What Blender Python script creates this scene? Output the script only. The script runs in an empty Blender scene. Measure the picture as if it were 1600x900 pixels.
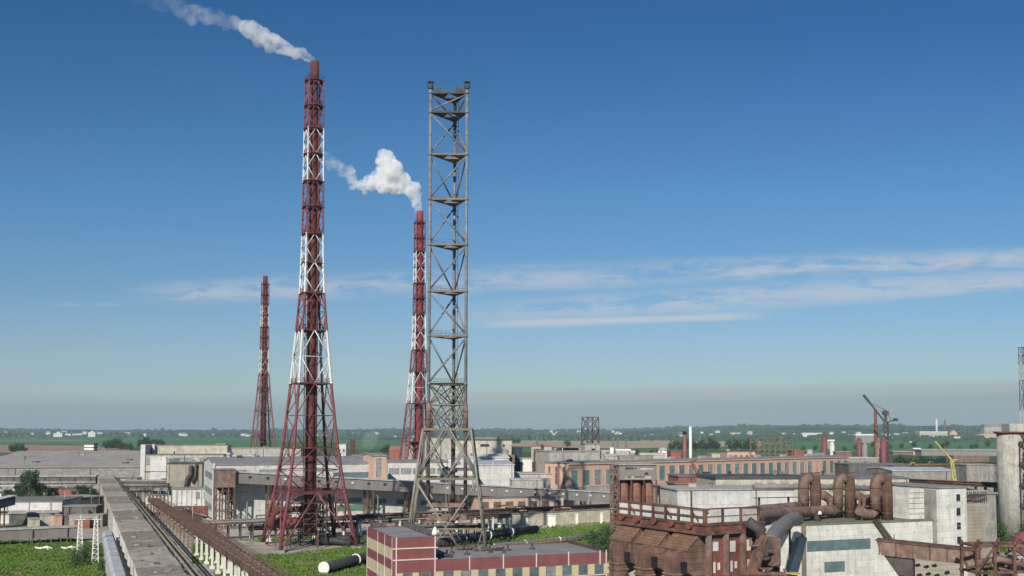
import bpy, bmesh, math, random
from mathutils import Vector, Matrix, noise
R = math.radians
C = bpy.context.scene.collection
SC = bpy.context.scene
rnd = random.Random(7)

# ------------------------------------------------------------------ camera
H, F, PITCH = 27.0, 1550.0, R(3.0)
PPY = 675.0 - F * math.tan(PITCH)              # principal point row of the 1600x900 frame
cam = bpy.data.cameras.new('camera'); camo = bpy.data.objects.new('camera', cam); C.objects.link(camo)
camo.location = (0, 0, H); camo.rotation_euler = (R(90) + PITCH, R(-0.12), 0)
cam.sensor_width = 36; cam.lens = F / 1600 * 36; cam.shift_y = (PPY - 450) / 1600
cam.clip_start = 0.5; cam.clip_end = 60000
SC.camera = camo

# ------------------------------------------------------------------ light
SUN_EL, SUN_AZ = R(32), R(17)                  # light travels towards +Y turned SUN_AZ to the right
EXPOSURE = 0.0
w = bpy.data.worlds.new('World'); SC.world = w; w.use_nodes = True
SC.view_settings.view_transform = 'Standard'; SC.view_settings.look = 'None'
SC.view_settings.exposure = EXPOSURE; SC.view_settings.gamma = 1
SC.view_settings.use_curve_mapping = False
nt = w.node_tree; nt.nodes.clear()
class NG:
    """tiny node-graph helper"""
    def __init__(s, nt): s.nt = nt
    def n(s, t, **k):
        nd = s.nt.nodes.new(t)
        for a, v in k.items():
            if a.startswith('i_'):
                nd.inputs[int(a[2:])].default_value = v
            else: setattr(nd, a, v)
        return nd
    def l(s, a, b): s.nt.links.new(a, b)
    def m(s, op, a, b=None, c=None, clamp=False):
        nd = s.nt.nodes.new('ShaderNodeMath'); nd.operation = op; nd.use_clamp = clamp
        for i, v in enumerate((a, b, c)):
            if v is None: continue
            if isinstance(v, (int, float)): nd.inputs[i].default_value = v
            else: s.l(v, nd.inputs[i])
        return nd.outputs[0]
    def mix(s, f, a, b, mode='MIX'):
        nd = s.nt.nodes.new('ShaderNodeMix'); nd.data_type = 'RGBA'; nd.blend_type = mode
        for i, v in ((0, f), (6, a), (7, b)):
            if isinstance(v, (int, float)): nd.inputs[i].default_value = v
            elif isinstance(v, tuple): nd.inputs[i].default_value = (*v[:3], 1)
            else: s.l(v, nd.inputs[i])
        return nd.outputs[2]
    def ss(s, v, a, b, o0=0.0, o1=1.0):
        nd = s.nt.nodes.new('ShaderNodeMapRange'); nd.interpolation_type = 'SMOOTHSTEP'
        s.l(v, nd.inputs[0])
        for i, x in enumerate((a, b, o0, o1)): nd.inputs[i + 1].default_value = x
        return nd.outputs[0]
    def noise(s, vec, scale, detail=4, rough=0.55, dist=0.0):
        nd = s.nt.nodes.new('ShaderNodeTexNoise'); s.l(vec, nd.inputs['Vector'])
        nd.inputs['Scale'].default_value = scale; nd.inputs['Detail'].default_value = detail
        nd.inputs['Roughness'].default_value = rough; nd.inputs['Distortion'].default_value = dist
        return nd.outputs[0]
    def ramp(s, f, stops, interp='LINEAR'):
        nd = s.nt.nodes.new('ShaderNodeValToRGB'); cr = nd.color_ramp; cr.interpolation = interp
        s.l(f, nd.inputs[0])
        while len(cr.elements) < len(stops): cr.elements.new(0.5)
        for e, (p, c) in zip(cr.elements, stops):
            e.position = p; e.color = (*c[:3], 1)
        return nd.outputs[0]
g = NG(nt)
tc = g.n('ShaderNodeTexCoord').outputs['Generated']
sky = g.n('ShaderNodeTexSky', sky_type='NISHITA', sun_disc=False, sun_elevation=SUN_EL)
sky.sun_rotation = math.pi + SUN_AZ
sky.altitude = 200; sky.air_density = 1.0; sky.dust_density = 0.6; sky.ozone_density = 2.2
sep = g.n('ShaderNodeSeparateXYZ'); g.l(tc, sep.inputs[0])
X, Y, Z = sep.outputs
Yp = g.m('MAXIMUM', Y, 0.02)
u = g.m('DIVIDE', X, Yp); v = g.m('DIVIDE', Z, Yp)
front = g.ss(Y, 0.1, 0.35)
def streak_layer(u0, v0, slope, half, amt, ustart, uend, seed, thr=(0.42, 0.7), edge=0.1):
    vv = g.m('SUBTRACT', v, g.m('MULTIPLY_ADD', g.m('SUBTRACT', u, u0), slope, v0))
    cmb = g.n('ShaderNodeCombineXYZ'); g.l(g.m('MULTIPLY', u, 1.0), cmb.inputs[0]); g.l(g.m('MULTIPLY', vv, 9.0), cmb.inputs[1]); cmb.inputs[2].default_value = seed
    n1 = g.noise(cmb.outputs[0], 5.0, 7, 0.62, 0.5)
    cmb2 = g.n('ShaderNodeCombineXYZ'); g.l(u, cmb2.inputs[0]); g.l(g.m('MULTIPLY', vv, 3.0), cmb2.inputs[1]); cmb2.inputs[2].default_value = seed + 7
    n2 = g.noise(cmb2.outputs[0], 28.0, 4, 0.6, 0.8)
    nn = g.m('ADD', g.m('MULTIPLY', n1, 0.6), g.m('MULTIPLY', n2, 0.4))
    a = g.m('ABSOLUTE', g.m('ADD', vv, g.m('MULTIPLY', g.m('SUBTRACT', n1, 0.5), half * 1.6)))
    band = g.ss(a, half * 1.5, half * 0.1)
    lo = g.ss(u, ustart - edge, ustart + edge); hi = g.ss(u, uend + edge, uend - edge)
    return g.m('MULTIPLY', g.m('MULTIPLY', g.m('MULTIPLY', band, g.ss(nn, *thr)), g.m('MULTIPLY', lo, hi)), amt)
skyc = sky.outputs[0]
SKY_TINT = (0.80, 1.0, 1.10)
skyc = g.mix(1.0, skyc, SKY_TINT, 'MULTIPLY')
skyc = g.mix(1.0, skyc, g.ramp(v, [(0.0, (.80, .76, .76)), (0.075, (.73, .69, .73)), (0.16, (.60, .67, .735)), (0.242, (.49, .67, .78)), (0.43, (.27, .52, .70)), (1.0, (.22, .45, .66))]), 'MULTIPLY')
cl = streak_layer(-0.04, 0.155, 0.040, 0.012, 0.68, -0.04, 1.2, 1.0, (0.36, 0.60))
cl = g.m('MAXIMUM', cl, streak_layer(-0.04, 0.153, 0.038, 0.012, 0.55, -0.36, 0.1, 4.0, (0.36, 0.58), 0.05))
cl = g.m('MAXIMUM', cl, streak_layer(-0.04, 0.119, 0.066, 0.013, 0.6, -0.02, 1.2, 9.0, (0.36, 0.56)))
cl = g.m('MAXIMUM', cl, streak_layer(-0.04, 0.108, 0.036, 0.0045, 0.8, -0.02, 0.24, 13.0, (0.25, 0.45), 0.04))
cl = g.m('MAXIMUM', cl, streak_layer(0.45, 0.155, 0.02, 0.0022, 0.40, 0.43, 1.2, 17.0, (0.25, 0.5)))
cl = g.m('MAXIMUM', cl, streak_layer(-0.3, 0.131, 0.02, 0.0022, 0.22, -0.47, -0.2, 19.0, (0.45, 0.62), 0.04))
#cl = g.m('MAXIMUM', cl, streak_layer(-0.04, 0.028, 0.036, 0.006, 0.42, -0.15, 1.2, 23.0, (0.2, 0.45)))
cl = g.m('MULTIPLY', cl, front)
skyc = g.mix(cl, skyc, (5.6, 5.9, 6.3))
# the far smog layer lying along the horizon
smog_top = g.m('MULTIPLY_ADD', g.m('MAXIMUM', g.m('ADD', u, 0.0), 0.0), 0.03, 0.030)
cmb = g.n('ShaderNodeCombineXYZ'); g.l(u, cmb.inputs[0]); g.l(g.m('MULTIPLY', v, 12.0), cmb.inputs[1])
sn = g.noise(cmb.outputs[0], 3.0, 5, 0.6)
smog = g.ss(g.m('ADD', g.m('SUBTRACT', smog_top, v), g.m('MULTIPLY', g.m('SUBTRACT', sn, 0.5), 0.008)), -0.011, 0.011)
smog = g.m('MULTIPLY', smog, g.ss(v, -0.2, 0.02, 0.75, 0.60))
skyc = g.mix(smog, skyc, (1.85, 2.25, 2.42))
lowc = streak_layer(0.15, 0.040, 0.020, 0.0065, 0.62, -0.12, 1.2, 23.0, (0.1, 0.4), 0.15)
skyc = g.mix(g.m('MULTIPLY', lowc, front), skyc, (4.3, 4.35, 4.3))
up = g.ss(v, 0.02, 0.14, 1.0, 0.0)
skyc = g.mix(g.m('MULTIPLY', up, 0.35), skyc, (3.3, 4.3, 4.9))
bg = g.n('ShaderNodeBackground'); bg.inputs[1].default_value = 0.10
g.l(skyc, bg.inputs[0]); g.l(bg.outputs[0], g.n('ShaderNodeOutputWorld').inputs[0])

sl = bpy.data.lights.new('sun', 'SUN'); sl.energy = 5.0; sl.angle = R(0.5); sl.color = (1.0, 0.94, 0.84)
so = bpy.data.objects.new('sun', sl); C.objects.link(so)
ldir = Vector((math.sin(SUN_AZ) * math.cos(SUN_EL), math.cos(SUN_AZ) * math.cos(SUN_EL), -math.sin(SUN_EL)))
so.rotation_euler = ldir.to_track_quat('-Z', 'Y').to_euler(); so.location = (-60, -150, 140)

# ------------------------------------------------------------------ reading the place off the photograph
cp, sp_ = math.cos(PITCH), math.sin(PITCH)
roll = R(0.12)
def ray(px, py):
    a, b = (px - 800) / F, (PPY - py) / F
    a, b = a * math.cos(roll) - b * math.sin(roll), a * math.sin(roll) + b * math.cos(roll)
    return Vector((a, cp - b * sp_, sp_ + b * cp))
def at(px, py, Yd):
    d = ray(px, py); t = Yd / d.y
    return Vector((d.x * t, Yd, H + d.z * t))
def P(px, py, z=0.0):
    d = ray(px, py); t = (z - H) / d.z
    return Vector((d.x * t, d.y * t, z))

# ------------------------------------------------------------------ mesh builder
class MB:
    def __init__(s): s.v, s.f = [], []
    def add(s, vs, fs):
        o = len(s.v); s.v += [tuple(p) for p in vs]; s.f += [tuple(i + o for i in f) for f in fs]; return s
    def box(s, x0, x1, y0, y1, z0, z1):
        vs = [(x, y, z) for z in (z0, z1) for y in (y0, y1) for x in (x0, x1)]
        return s.add(vs, [(0, 2, 3, 1), (4, 5, 7, 6), (0, 1, 5, 4), (2, 6, 7, 3), (0, 4, 6, 2), (1, 3, 7, 5)])
    def beam(s, p, q, w, h=None):
        p, q = Vector(p), Vector(q); h = w if h is None else h
        d = (q - p).normalized(); up = Vector((0, 0, 1)) if abs(d.z) < 0.98 else Vector((0, 1, 0))
        a = d.cross(up).normalized() * w / 2; b = a.cross(d).normalized() * h / 2
        vs = [e + i * a + j * b for e in (p, q) for i, j in ((-1, -1), (1, -1), (1, 1), (-1, 1))]
        return s.add(vs, [(0, 1, 2, 3), (7, 6, 5, 4), (0, 4, 5, 1), (1, 5, 6, 2), (2, 6, 7, 3), (3, 7, 4, 0)])
    def tube(s, p, q, r, r2=None, n=8, caps=True):
        return s.path([p, q], r, n, [r, r if r2 is None else r2], caps)
    def path(s, pts, r, n=10, rs=None, caps=True):
        pts = [Vector(p) for p in pts]; rings = []
        prev = None
        for i, p in enumerate(pts):
            if i == 0: d = pts[1] - p
            elif i == len(pts) - 1: d = p - pts[-2]
            else: d = (pts[i + 1] - p).normalized() + (p - pts[i - 1]).normalized()
            d.normalize()
            if prev is None:
                up = Vector((0, 0, 1)) if abs(d.z) < 0.9 else Vector((1, 0, 0))
                a = d.cross(up).normalized()
            else: a = (prev - d * prev.dot(d)).normalized()
            prev = a; b = d.cross(a); rr = rs[i] if rs else r
            k = 1.0
            if 0 < i < len(pts) - 1: k = 1.0 / max(0.6, ((pts[i + 1] - p).normalized().dot(d)))
            rings.append([p + (a * math.cos(t) + b * math.sin(t)) * rr for t in [2 * math.pi * j / n for j in range(n)]])
        o = 0; vs = [q for rg in rings for q in rg]; fs = []
        for i in range(len(rings) - 1):
            for j in range(n):
                k = (j + 1) % n; fs.append((i * n + j, i * n + k, (i + 1) * n + k, (i + 1) * n + j))
        if caps: fs += [tuple(range(n))[::-1], tuple(range((len(rings) - 1) * n, len(rings) * n))]
        return s.add(vs, fs)
    def lathe(s, cx, cy, prof, n=20):
        vs = [(cx + r * math.cos(2 * math.pi * j / n), cy + r * math.sin(2 * math.pi * j / n), z) for r, z in prof for j in range(n)]
        fs = []
        for i in range(len(prof) - 1):
            for j in range(n):
                k = (j + 1) % n; fs.append((i * n + j, i * n + k, (i + 1) * n + k, (i + 1) * n + j))
        fs += [tuple(range(n))[::-1], tuple(range((len(prof) - 1) * n, len(prof) * n))]
        return s.add(vs, fs)
    def prism(s, poly, a0, a1, axis='x'):
        n = len(poly)
        def mk(a, p):
            return {'x': (a, p[0], p[1]), 'y': (p[0], a, p[1]), 'z': (p[0], p[1], a)}[axis]
        vs = [mk(a, p) for a in (a0, a1) for p in poly]
        fs = [tuple(range(n))[::-1], tuple(range(n, 2 * n))] + [(i, (i + 1) % n, n + (i + 1) % n, n + i) for i in range(n)]
        return s.add(vs, fs)
    def mesh(s, name, mat, smooth=False):
        me = bpy.data.meshes.new(name); me.from_pydata(s.v, [], s.f); me.materials.append(mat)
        bm = bmesh.new(); bm.from_mesh(me); bmesh.ops.recalc_face_normals(bm, faces=bm.faces); bm.to_mesh(me); bm.free()
        if smooth:
            for p in me.polygons: p.use_smooth = len(p.vertices) == 4
        return me
    def build(s, name, mat, parent=None, smooth=False, **tags):
        o = bpy.data.objects.new(name, s.mesh(name, mat, smooth)); C.objects.link(o)
        if parent is not None: o.parent = parent
        for k, v_ in tags.items(): o[k] = v_
        return o
def thing(name, label, cat, loc=(0, 0, 0), rz=0.0, group=None):
    o = bpy.data.objects.new(name, None); C.objects.link(o); o.empty_display_size = 0.5
    o.location = (loc[0], loc[1], loc[2] if len(loc) > 2 else 0); o.rotation_euler = (0, 0, rz)
    o['label'] = label; o['category'] = cat
    if group: o['group'] = group
    return o
def tag(o, label, cat, group=None):
    o['label'] = label; o['category'] = cat
    if group: o['group'] = group
    return o
def dup(o, loc=None, rz=None, label=None, parent=None, scale=None):
    c = o.copy(); C.objects.link(c)
    if parent is not None: c.parent = parent
    if loc is not None: c.location = (loc[0], loc[1], loc[2] if len(loc) > 2 else 0)
    if rz is not None: c.rotation_euler = (0, 0, rz)
    if scale is not None: c.scale = scale if not isinstance(scale, (int, float)) else (scale,) * 3
    if label: c['label'] = label
    for ch in list(o.children): dup(ch, parent=c)
    return c

# ------------------------------------------------------------------ materials
def new_mat(name):
    m = bpy.data.materials.new(name); m.use_nodes = True; m.node_tree.nodes.clear()
    G = NG(m.node_tree); out = G.n('ShaderNodeOutputMaterial'); b = G.n('ShaderNodeBsdfPrincipled'); G.l(b.outputs[0], out.inputs[0])
    return m, G, b
def surf(name, c1, c2=None, rough=0.85, metal=0.0, scale=0.35, contrast=(0.35, 0.65), stain=None, stain_amt=0.5, stain_thr=(0.5, 0.68),
         streak=0.0, joints=None, joint_c=None, bump=0.0, fine=0.25, bands=None, cellvar=0.0):
    """weathered surface: two tones of one colour, stains, vertical dirt streaks, panel joints, painted bands by height"""
    m, G, b = new_mat(name)
    oc = G.n('ShaderNodeTexCoord').outputs['Object']
    c2 = c2 or tuple(x * 0.75 for x in c1)
    n1 = G.noise(oc, scale, 6, 0.6)
    col = G.mix(G.ss(n1, *contrast), c1, c2)
    if bands:                                             # paint bands up the height: [(z_from, colour), ...]
        sp = G.n('ShaderNodeSeparateXYZ'); G.l(oc, sp.inputs[0])
        for z0, cc in bands:
            col = G.mix(G.m('GREATER_THAN', sp.outputs[2], z0), col, G.mix(G.ss(n1, *contrast), cc, tuple(x * 0.82 for x in cc)))
    if joints:
        pw, ph, mort = joints
        sp = G.n('ShaderNodeSeparateXYZ'); G.l(oc, sp.inputs[0])
        cb = G.n('ShaderNodeCombineXYZ'); G.l(G.m('ADD', sp.outputs[0], sp.outputs[1]), cb.inputs[0]); G.l(sp.outputs[2], cb.inputs[1])
        br = G.n('ShaderNodeTexBrick', offset=0.0 if ph > 0.4 else 0.5, squash=1.0)
        G.l(cb.outputs[0], br.inputs['Vector']); br.inputs['Scale'].default_value = 1.0
        br.inputs['Brick Width'].default_value = pw; br.inputs['Row Height'].default_value = ph
        br.inputs['Mortar Size'].default_value = mort; br.inputs['Mortar Smooth'].default_value = 0.3
        br.inputs['Color1'].default_value = (1, 1, 1, 1); br.inputs['Color2'].default_value = (1 - cellvar,) * 3 + (1,)
        jc = joint_c or tuple(x * 0.45 for x in c1); br.inputs['Mortar'].default_value = (1, 1, 1, 1)
        col = G.mix(1.0, col, br.outputs['Color'], 'MULTIPLY')
        col = G.mix(G.m('MULTIPLY', br.outputs['Fac'], 0.8), col, jc)
    mp = G.n('ShaderNodeMapping'); G.l(oc, mp.inputs[0]); mp.inputs['Scale'].default_value = (1.6, 1.6, 0.12)
    if streak:
        n2 = G.noise(mp.outputs[0], 1.0, 5, 0.65)
        col = G.mix(G.m('MULTIPLY', G.ss(n2, 0.47, 0.72), streak), col, tuple(x * 0.42 for x in c2))
    if stain:
        n3 = G.noise(oc, scale * 2.3, 7, 0.65, 0.6)
        col = G.mix(G.m('MULTIPLY', G.ss(n3, *stain_thr), stain_amt), col, stain)
    if fine:
        n4 = G.noise(oc, 4.5, 4, 0.7)
        col = G.mix(1.0, col, G.ramp(n4, [(0.25, (1 - fine,) * 3), (0.75, (1 + fine * 0.4,) * 3)]), 'MULTIPLY')
    G.l(col, b.inputs['Base Color']); b.inputs['Roughness'].default_value = rough; b.inputs['Metallic'].default_value = metal
    b.inputs['Specular IOR Level'].default_value = 0.3
    if bump:
        bp = G.n('ShaderNodeBump'); bp.inputs['Strength'].default_value = bump; bp.inputs['Distance'].default_value = 0.06
        G.l(G.noise(oc, 2.6, 6, 0.7), bp.inputs['Height']); G.l(bp.outputs[0], b.inputs['Normal'])
    return m
M = {}
RUST = (0.13, 0.055, 0.035)
M['conc'] = surf('concrete_grey', (0.34, 0.32, 0.285), (0.24, 0.225, 0.2), streak=0.5, bump=0.3, stain=(0.12, 0.11, 0.1))
M['conc_pale'] = surf('concrete_pale', (0.50, 0.475, 0.42), (0.38, 0.36, 0.31), streak=0.5, stain=(0.2, 0.17, 0.13), bump=0.2)
M['conc_dark'] = surf('concrete_dark', (0.17, 0.16, 0.15), (0.1, 0.095, 0.09), streak=0.5, stain=(0.06, 0.055, 0.05), bump=0.2)
M['panel'] = surf('white_wall_panels', (0.78, 0.77, 0.69), (0.66, 0.65, 0.58), streak=0.45, joints=(3.0, 0.92, 0.022), joint_c=(0.40, 0.385, 0.33), stain=(0.34, 0.31, 0.25), stain_amt=0.4, cellvar=0.14)
M['panel_big'] = surf('white_wall_slabs', (0.70, 0.69, 0.65), (0.58, 0.57, 0.53), streak=0.35, joints=(6.0, 2.2, 0.05), joint_c=(0.36, 0.35, 0.32), stain=(0.3, 0.28, 0.24), stain_amt=0.5, cellvar=0.12)
M['white'] = surf('white_paint_weathered', (0.72, 0.70, 0.66), (0.58, 0.56, 0.52), streak=0.35, stain=(0.30, 0.24, 0.18), stain_amt=0.35)
M['cream'] = surf('cream_plaster', (0.58, 0.54, 0.42), (0.45, 0.41, 0.32), streak=0.5, stain=(0.26, 0.2, 0.14))
M['beige'] = surf('beige_block_wall', (0.44, 0.39, 0.31), (0.35, 0.30, 0.24), streak=0.3, joints=(1.6, 0.55, 0.03), cellvar=0.1)
M['brick'] = surf('orange_brick', (0.68, 0.44, 0.32), (0.60, 0.35, 0.24), joints=(0.5, 0.16, 0.012), joint_c=(0.45, 0.36, 0.28), streak=0.3, scale=0.12, stain=(0.55, 0.42, 0.3), stain_amt=0.4)
M['redbrick'] = surf('red_brick', (0.36, 0.14, 0.10), (0.27, 0.10, 0.07), joints=(0.5, 0.16, 0.012), streak=0.3)
M['roof'] = surf('roof_felt_grey', (0.21, 0.205, 0.20), (0.15, 0.145, 0.14), stain=(0.30, 0.28, 0.25), scale=0.15, stain_amt=0.5, bump=0.2)
M['roof_grey'] = surf('roof_felt_pale_grey', (0.30, 0.29, 0.285), (0.24, 0.23, 0.225), stain=(0.15, 0.14, 0.13), scale=0.25, stain_amt=0.6, bump=0.2)
M['roof_dark'] = surf('roof_felt_dark', (0.10, 0.098, 0.095), (0.065, 0.063, 0.06), stain=(0.18, 0.17, 0.15), scale=0.2)
M['roof_pale'] = surf('roof_slate_pale', (0.40, 0.365, 0.32), (0.33, 0.30, 0.26), stain=(0.16, 0.15, 0.13), scale=0.08, stain_amt=0.45, streak=0.2)
M['roof_zinc'] = surf('roof_sheet_light', (0.55, 0.56, 0.58), (0.42, 0.43, 0.45), stain=(0.25, 0.22, 0.2), scale=0.2, rough=0.5)
M['roof_moss'] = surf('roof_weedy', (0.23, 0.21, 0.16), (0.13, 0.16, 0.07), scale=0.5, stain=(0.30, 0.28, 0.22), bump=0.5)
M['deck'] = surf('bridge_deck', (0.36, 0.30, 0.235), (0.25, 0.21, 0.165), scale=0.5, stain=(0.12, 0.10, 0.08), stain_amt=0.8, bump=0.6, fine=0.45)
M['deck2'] = surf('bridge_deck_lighter', (0.50, 0.44, 0.355), (0.36, 0.31, 0.25), scale=0.5, stain=(0.18, 0.155, 0.12), stain_amt=0.8, bump=0.6, fine=0.45)
M['rust'] = surf('rusty_steel', (0.20, 0.105, 0.07), (0.085, 0.048, 0.038), scale=0.4, streak=0.7, stain=(0.27, 0.19, 0.14), stain_amt=0.45, bump=0.2)
M['rust_duct'] = surf('brown_duct_sheet', (0.235, 0.135, 0.095), (0.12, 0.068, 0.05), scale=0.4, streak=0.7, stain=(0.30, 0.22, 0.17), stain_amt=0.35, bump=0.15)
M['rust_red'] = surf('rusty_red_paint', (0.26, 0.09, 0.07), (0.12, 0.058, 0.045), scale=0.7, streak=0.6, stain=(0.12, 0.06, 0.045), stain_amt=0.7, bump=0.2)
M['rust_pale'] = surf('pale_brown_steel', (0.285, 0.20, 0.155), (0.165, 0.105, 0.08), scale=0.7, streak=0.45, stain=(0.13, 0.07, 0.05), stain_amt=0.6)
M['rust_tile'] = surf('brown_cladding', (0.27, 0.165, 0.10), (0.19, 0.11, 0.07), scale=0.8, joints=(0.75, 0.27, 0.03), joint_c=(0.09, 0.05, 0.035), streak=0.35, bump=0.2, cellvar=0.2)
M['rust_rib'] = surf('brown_ribbed_cladding', (0.24, 0.155, 0.115), (0.13, 0.08, 0.06), scale=0.8, joints=(9.0, 0.6, 0.04), joint_c=(0.09, 0.05, 0.04), streak=0.5)
M['brown'] = surf('brown_rack_steel', (0.19, 0.125, 0.092), (0.125, 0.08, 0.06), scale=0.6, streak=0.3, stain=(0.27, 0.19, 0.14), stain_amt=0.5)
M['tank_rust'] = surf('brown_silo', (0.30, 0.15, 0.09), (0.20, 0.09, 0.07), scale=0.5, streak=0.6, stain=(0.22, 0.17, 0.10), stain_amt=0.6)
M['steel'] = surf('grey_steel', (0.26, 0.262, 0.265), (0.18, 0.182, 0.185), rough=0.6, metal=0.15, scale=0.5, streak=0.3, stain=(0.2, 0.12, 0.08), stain_amt=0.45)
M['steel_mid'] = surf('base_leg_steel', (0.34, 0.32, 0.285), (0.24, 0.225, 0.195), rough=0.65, scale=0.6, streak=0.4, stain=(0.19, 0.12, 0.08), stain_amt=0.55)
M['steel_dark'] = surf('dark_steel', (0.10, 0.085, 0.078), (0.06, 0.05, 0.048), rough=0.7, scale=0.6, stain=(0.14, 0.09, 0.06))
M['steel_pale'] = surf('pale_steel_paint', (0.52, 0.50, 0.46), (0.40, 0.38, 0.34), rough=0.6, streak=0.4, stain=(0.25, 0.17, 0.12))
M['steel_olive'] = surf('olive_steel', (0.24, 0.22, 0.155), (0.17, 0.155, 0.115), rough=0.7, streak=0.3, stain=(0.24, 0.12, 0.07), stain_amt=0.6)
M['gallery'] = surf('gallery_grey_brown', (0.27, 0.245, 0.225), (0.22, 0.195, 0.18), streak=0.3, scale=0.2, joints=(1.5, 30.0, 0.03))
M['pipe_dark'] = surf('black_pipe_wrap', (0.055, 0.055, 0.06), (0.035, 0.035, 0.04), rough=0.6, stain=(0.12, 0.11, 0.10))
M['pipe_grey'] = surf('lagged_pipe_grey', (0.27, 0.255, 0.24), (0.19, 0.175, 0.165), rough=0.6, streak=0.2, stain=(0.14, 0.1, 0.08), scale=0.8)
M['pipe_yellow'] = surf('yellow_gas_pipe', (0.50, 0.32, 0.09), (0.36, 0.23, 0.08), rough=0.6, stain=(0.2, 0.12, 0.06))
M['yellow'] = surf('yellow_crane_paint', (0.55, 0.45, 0.13), (0.42, 0.34, 0.12), rough=0.6)
M['maroon'] = surf('maroon_tiles', (0.235, 0.085, 0.082), (0.20, 0.07, 0.07), scale=0.6, joints=(0.42, 0.42, 0.012), joint_c=(0.14, 0.05, 0.05), streak=0.15, fine=0.15)
M['ytile'] = surf('pale_yellow_tiles', (0.55, 0.49, 0.29), (0.49, 0.43, 0.25), scale=0.6, joints=(0.42, 0.42, 0.012), joint_c=(0.4, 0.36, 0.22), streak=0.15, fine=0.15)
M['trim'] = surf('pinkish_white_trim', (0.70, 0.58, 0.54), (0.62, 0.5, 0.47), fine=0.1)
M['trim_orange'] = surf('pale_salmon_render', (0.64, 0.47, 0.37), (0.56, 0.38, 0.28), streak=0.3)
M['red'] = surf('red_tank_paint', (0.25, 0.08, 0.09), (0.19, 0.065, 0.07), streak=0.3, rough=0.6)
M['blue_dark'] = surf('dark_blue_chute', (0.035, 0.06, 0.085), (0.02, 0.035, 0.055), rough=0.6)
M['green_paint'] = surf('green_paint', (0.12, 0.24, 0.17), (0.09, 0.18, 0.13))
M['white_clean'] = surf('white_plastic', (0.78, 0.77, 0.70), (0.7, 0.69, 0.62), fine=0.1)
M['trunk'] = surf('bark', (0.10, 0.075, 0.055), (0.06, 0.045, 0.035))
M['road'] = surf('road_concrete_dusty', (0.56, 0.50, 0.42), (0.44, 0.39, 0.32), scale=0.08, stain=(0.24, 0.22, 0.18), stain_amt=0.5)
M['hole'] = surf('dark_interior', (0.02, 0.02, 0.022), (0.012, 0.012, 0.014), fine=0)
M['red_roof'] = surf('red_sheet_roof', (0.40, 0.16, 0.12), (0.3, 0.12, 0.09))
def glass(name, c, c2, rough=0.22):
    m, G, b = new_mat(name)
    oc = G.n('ShaderNodeTexCoord').outputs['Object']
    sc = G.n('ShaderNodeObjectInfo')
    add = G.n('ShaderNodeVectorMath', operation='ADD'); G.l(oc, add.inputs[0]); G.l(sc.outputs['Location'], add.inputs[1])
    n = G.noise(add.outputs[0], 0.9, 3, 0.6)
    G.l(G.mix(G.ss(n, 0.35, 0.65), c, c2), b.inputs['Base Color']); b.inputs['Roughness'].default_value = rough
    b.inputs['Specular IOR Level'].default_value = 0.5
    return m
M['gl_green'] = glass('green_glass_blocks', (0.13, 0.235, 0.21), (0.09, 0.165, 0.16), 0.5)
M['gl_teal'] = glass('teal_ribbon_glass', (0.13, 0.20, 0.20), (0.09, 0.145, 0.15), 0.4)
M['gl_green2'] = glass('faded_green_glass', (0.22, 0.33, 0.33), (0.10, 0.17, 0.17), 0.5)
M['gl_office'] = glass('office_glass', (0.06, 0.10, 0.11), (0.12, 0.16, 0.16), 0.1)
M['gl_dark'] = glass('dark_glass', (0.02, 0.022, 0.04), (0.03, 0.035, 0.05), 0.3)
M['gl_grey'] = glass('dusty_glass', (0.17, 0.19, 0.19), (0.28, 0.29, 0.27), 0.4)
M['gl_rust'] = glass('brown_shutter', (0.12, 0.07, 0.055), (0.16, 0.1, 0.08), 0.8)

# red and white painted chimney steel; the bands are paint on the legs and braces
def chimney_bands(name, wz, red=(0.25, 0.05, 0.055), white=(0.75, 0.74, 0.72)):
    bands = [(-1, red)]
    for z0, z1 in wz: bands += [(z0, white), (z1, red)]
    return surf(name, red, bands=bands, rough=0.65, scale=0.5, streak=0.25, stain=(0.13, 0.06, 0.05), stain_amt=0.45, stain_thr=(0.52, 0.66), contrast=(0.3, 0.7))

def leaf_mat(name, c1, c2, dry=None):
    m, G, b = new_mat(name)
    oc = G.n('ShaderNodeTexCoord').outputs['Object']
    n = G.noise(oc, 0.55, 4, 0.6); n2 = G.noise(oc, 3.5, 2, 0.5)
    col = G.mix(G.ss(n, 0.35, 0.65), c1, c2)
    col = G.mix(1.0, col, G.ramp(n2, [(0.3, (0.65,) * 3), (0.7, (1.3,) * 3)]), 'MULTIPLY')
    if dry: col = G.mix(G.ss(G.noise(oc, 0.11, 6, 0.65, 0.5), 0.54, 0.66, 0.0, 0.85), col, dry)
    G.l(col, b.inputs['Base Color']); b.inputs['Roughness'].default_value = 0.7
    b.inputs['Specular IOR Level'].default_value = 0.2
    return m
M['leaf'] = leaf_mat('leaves_dark', (0.045, 0.085, 0.03), (0.03, 0.06, 0.025))
M['leaf2'] = leaf_mat('leaves_mid', (0.07, 0.13, 0.035), (0.04, 0.08, 0.028))
M['grass'] = leaf_mat('grass_blades', (0.15, 0.24, 0.04), (0.09, 0.155, 0.032), (0.23, 0.20, 0.11))

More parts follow.
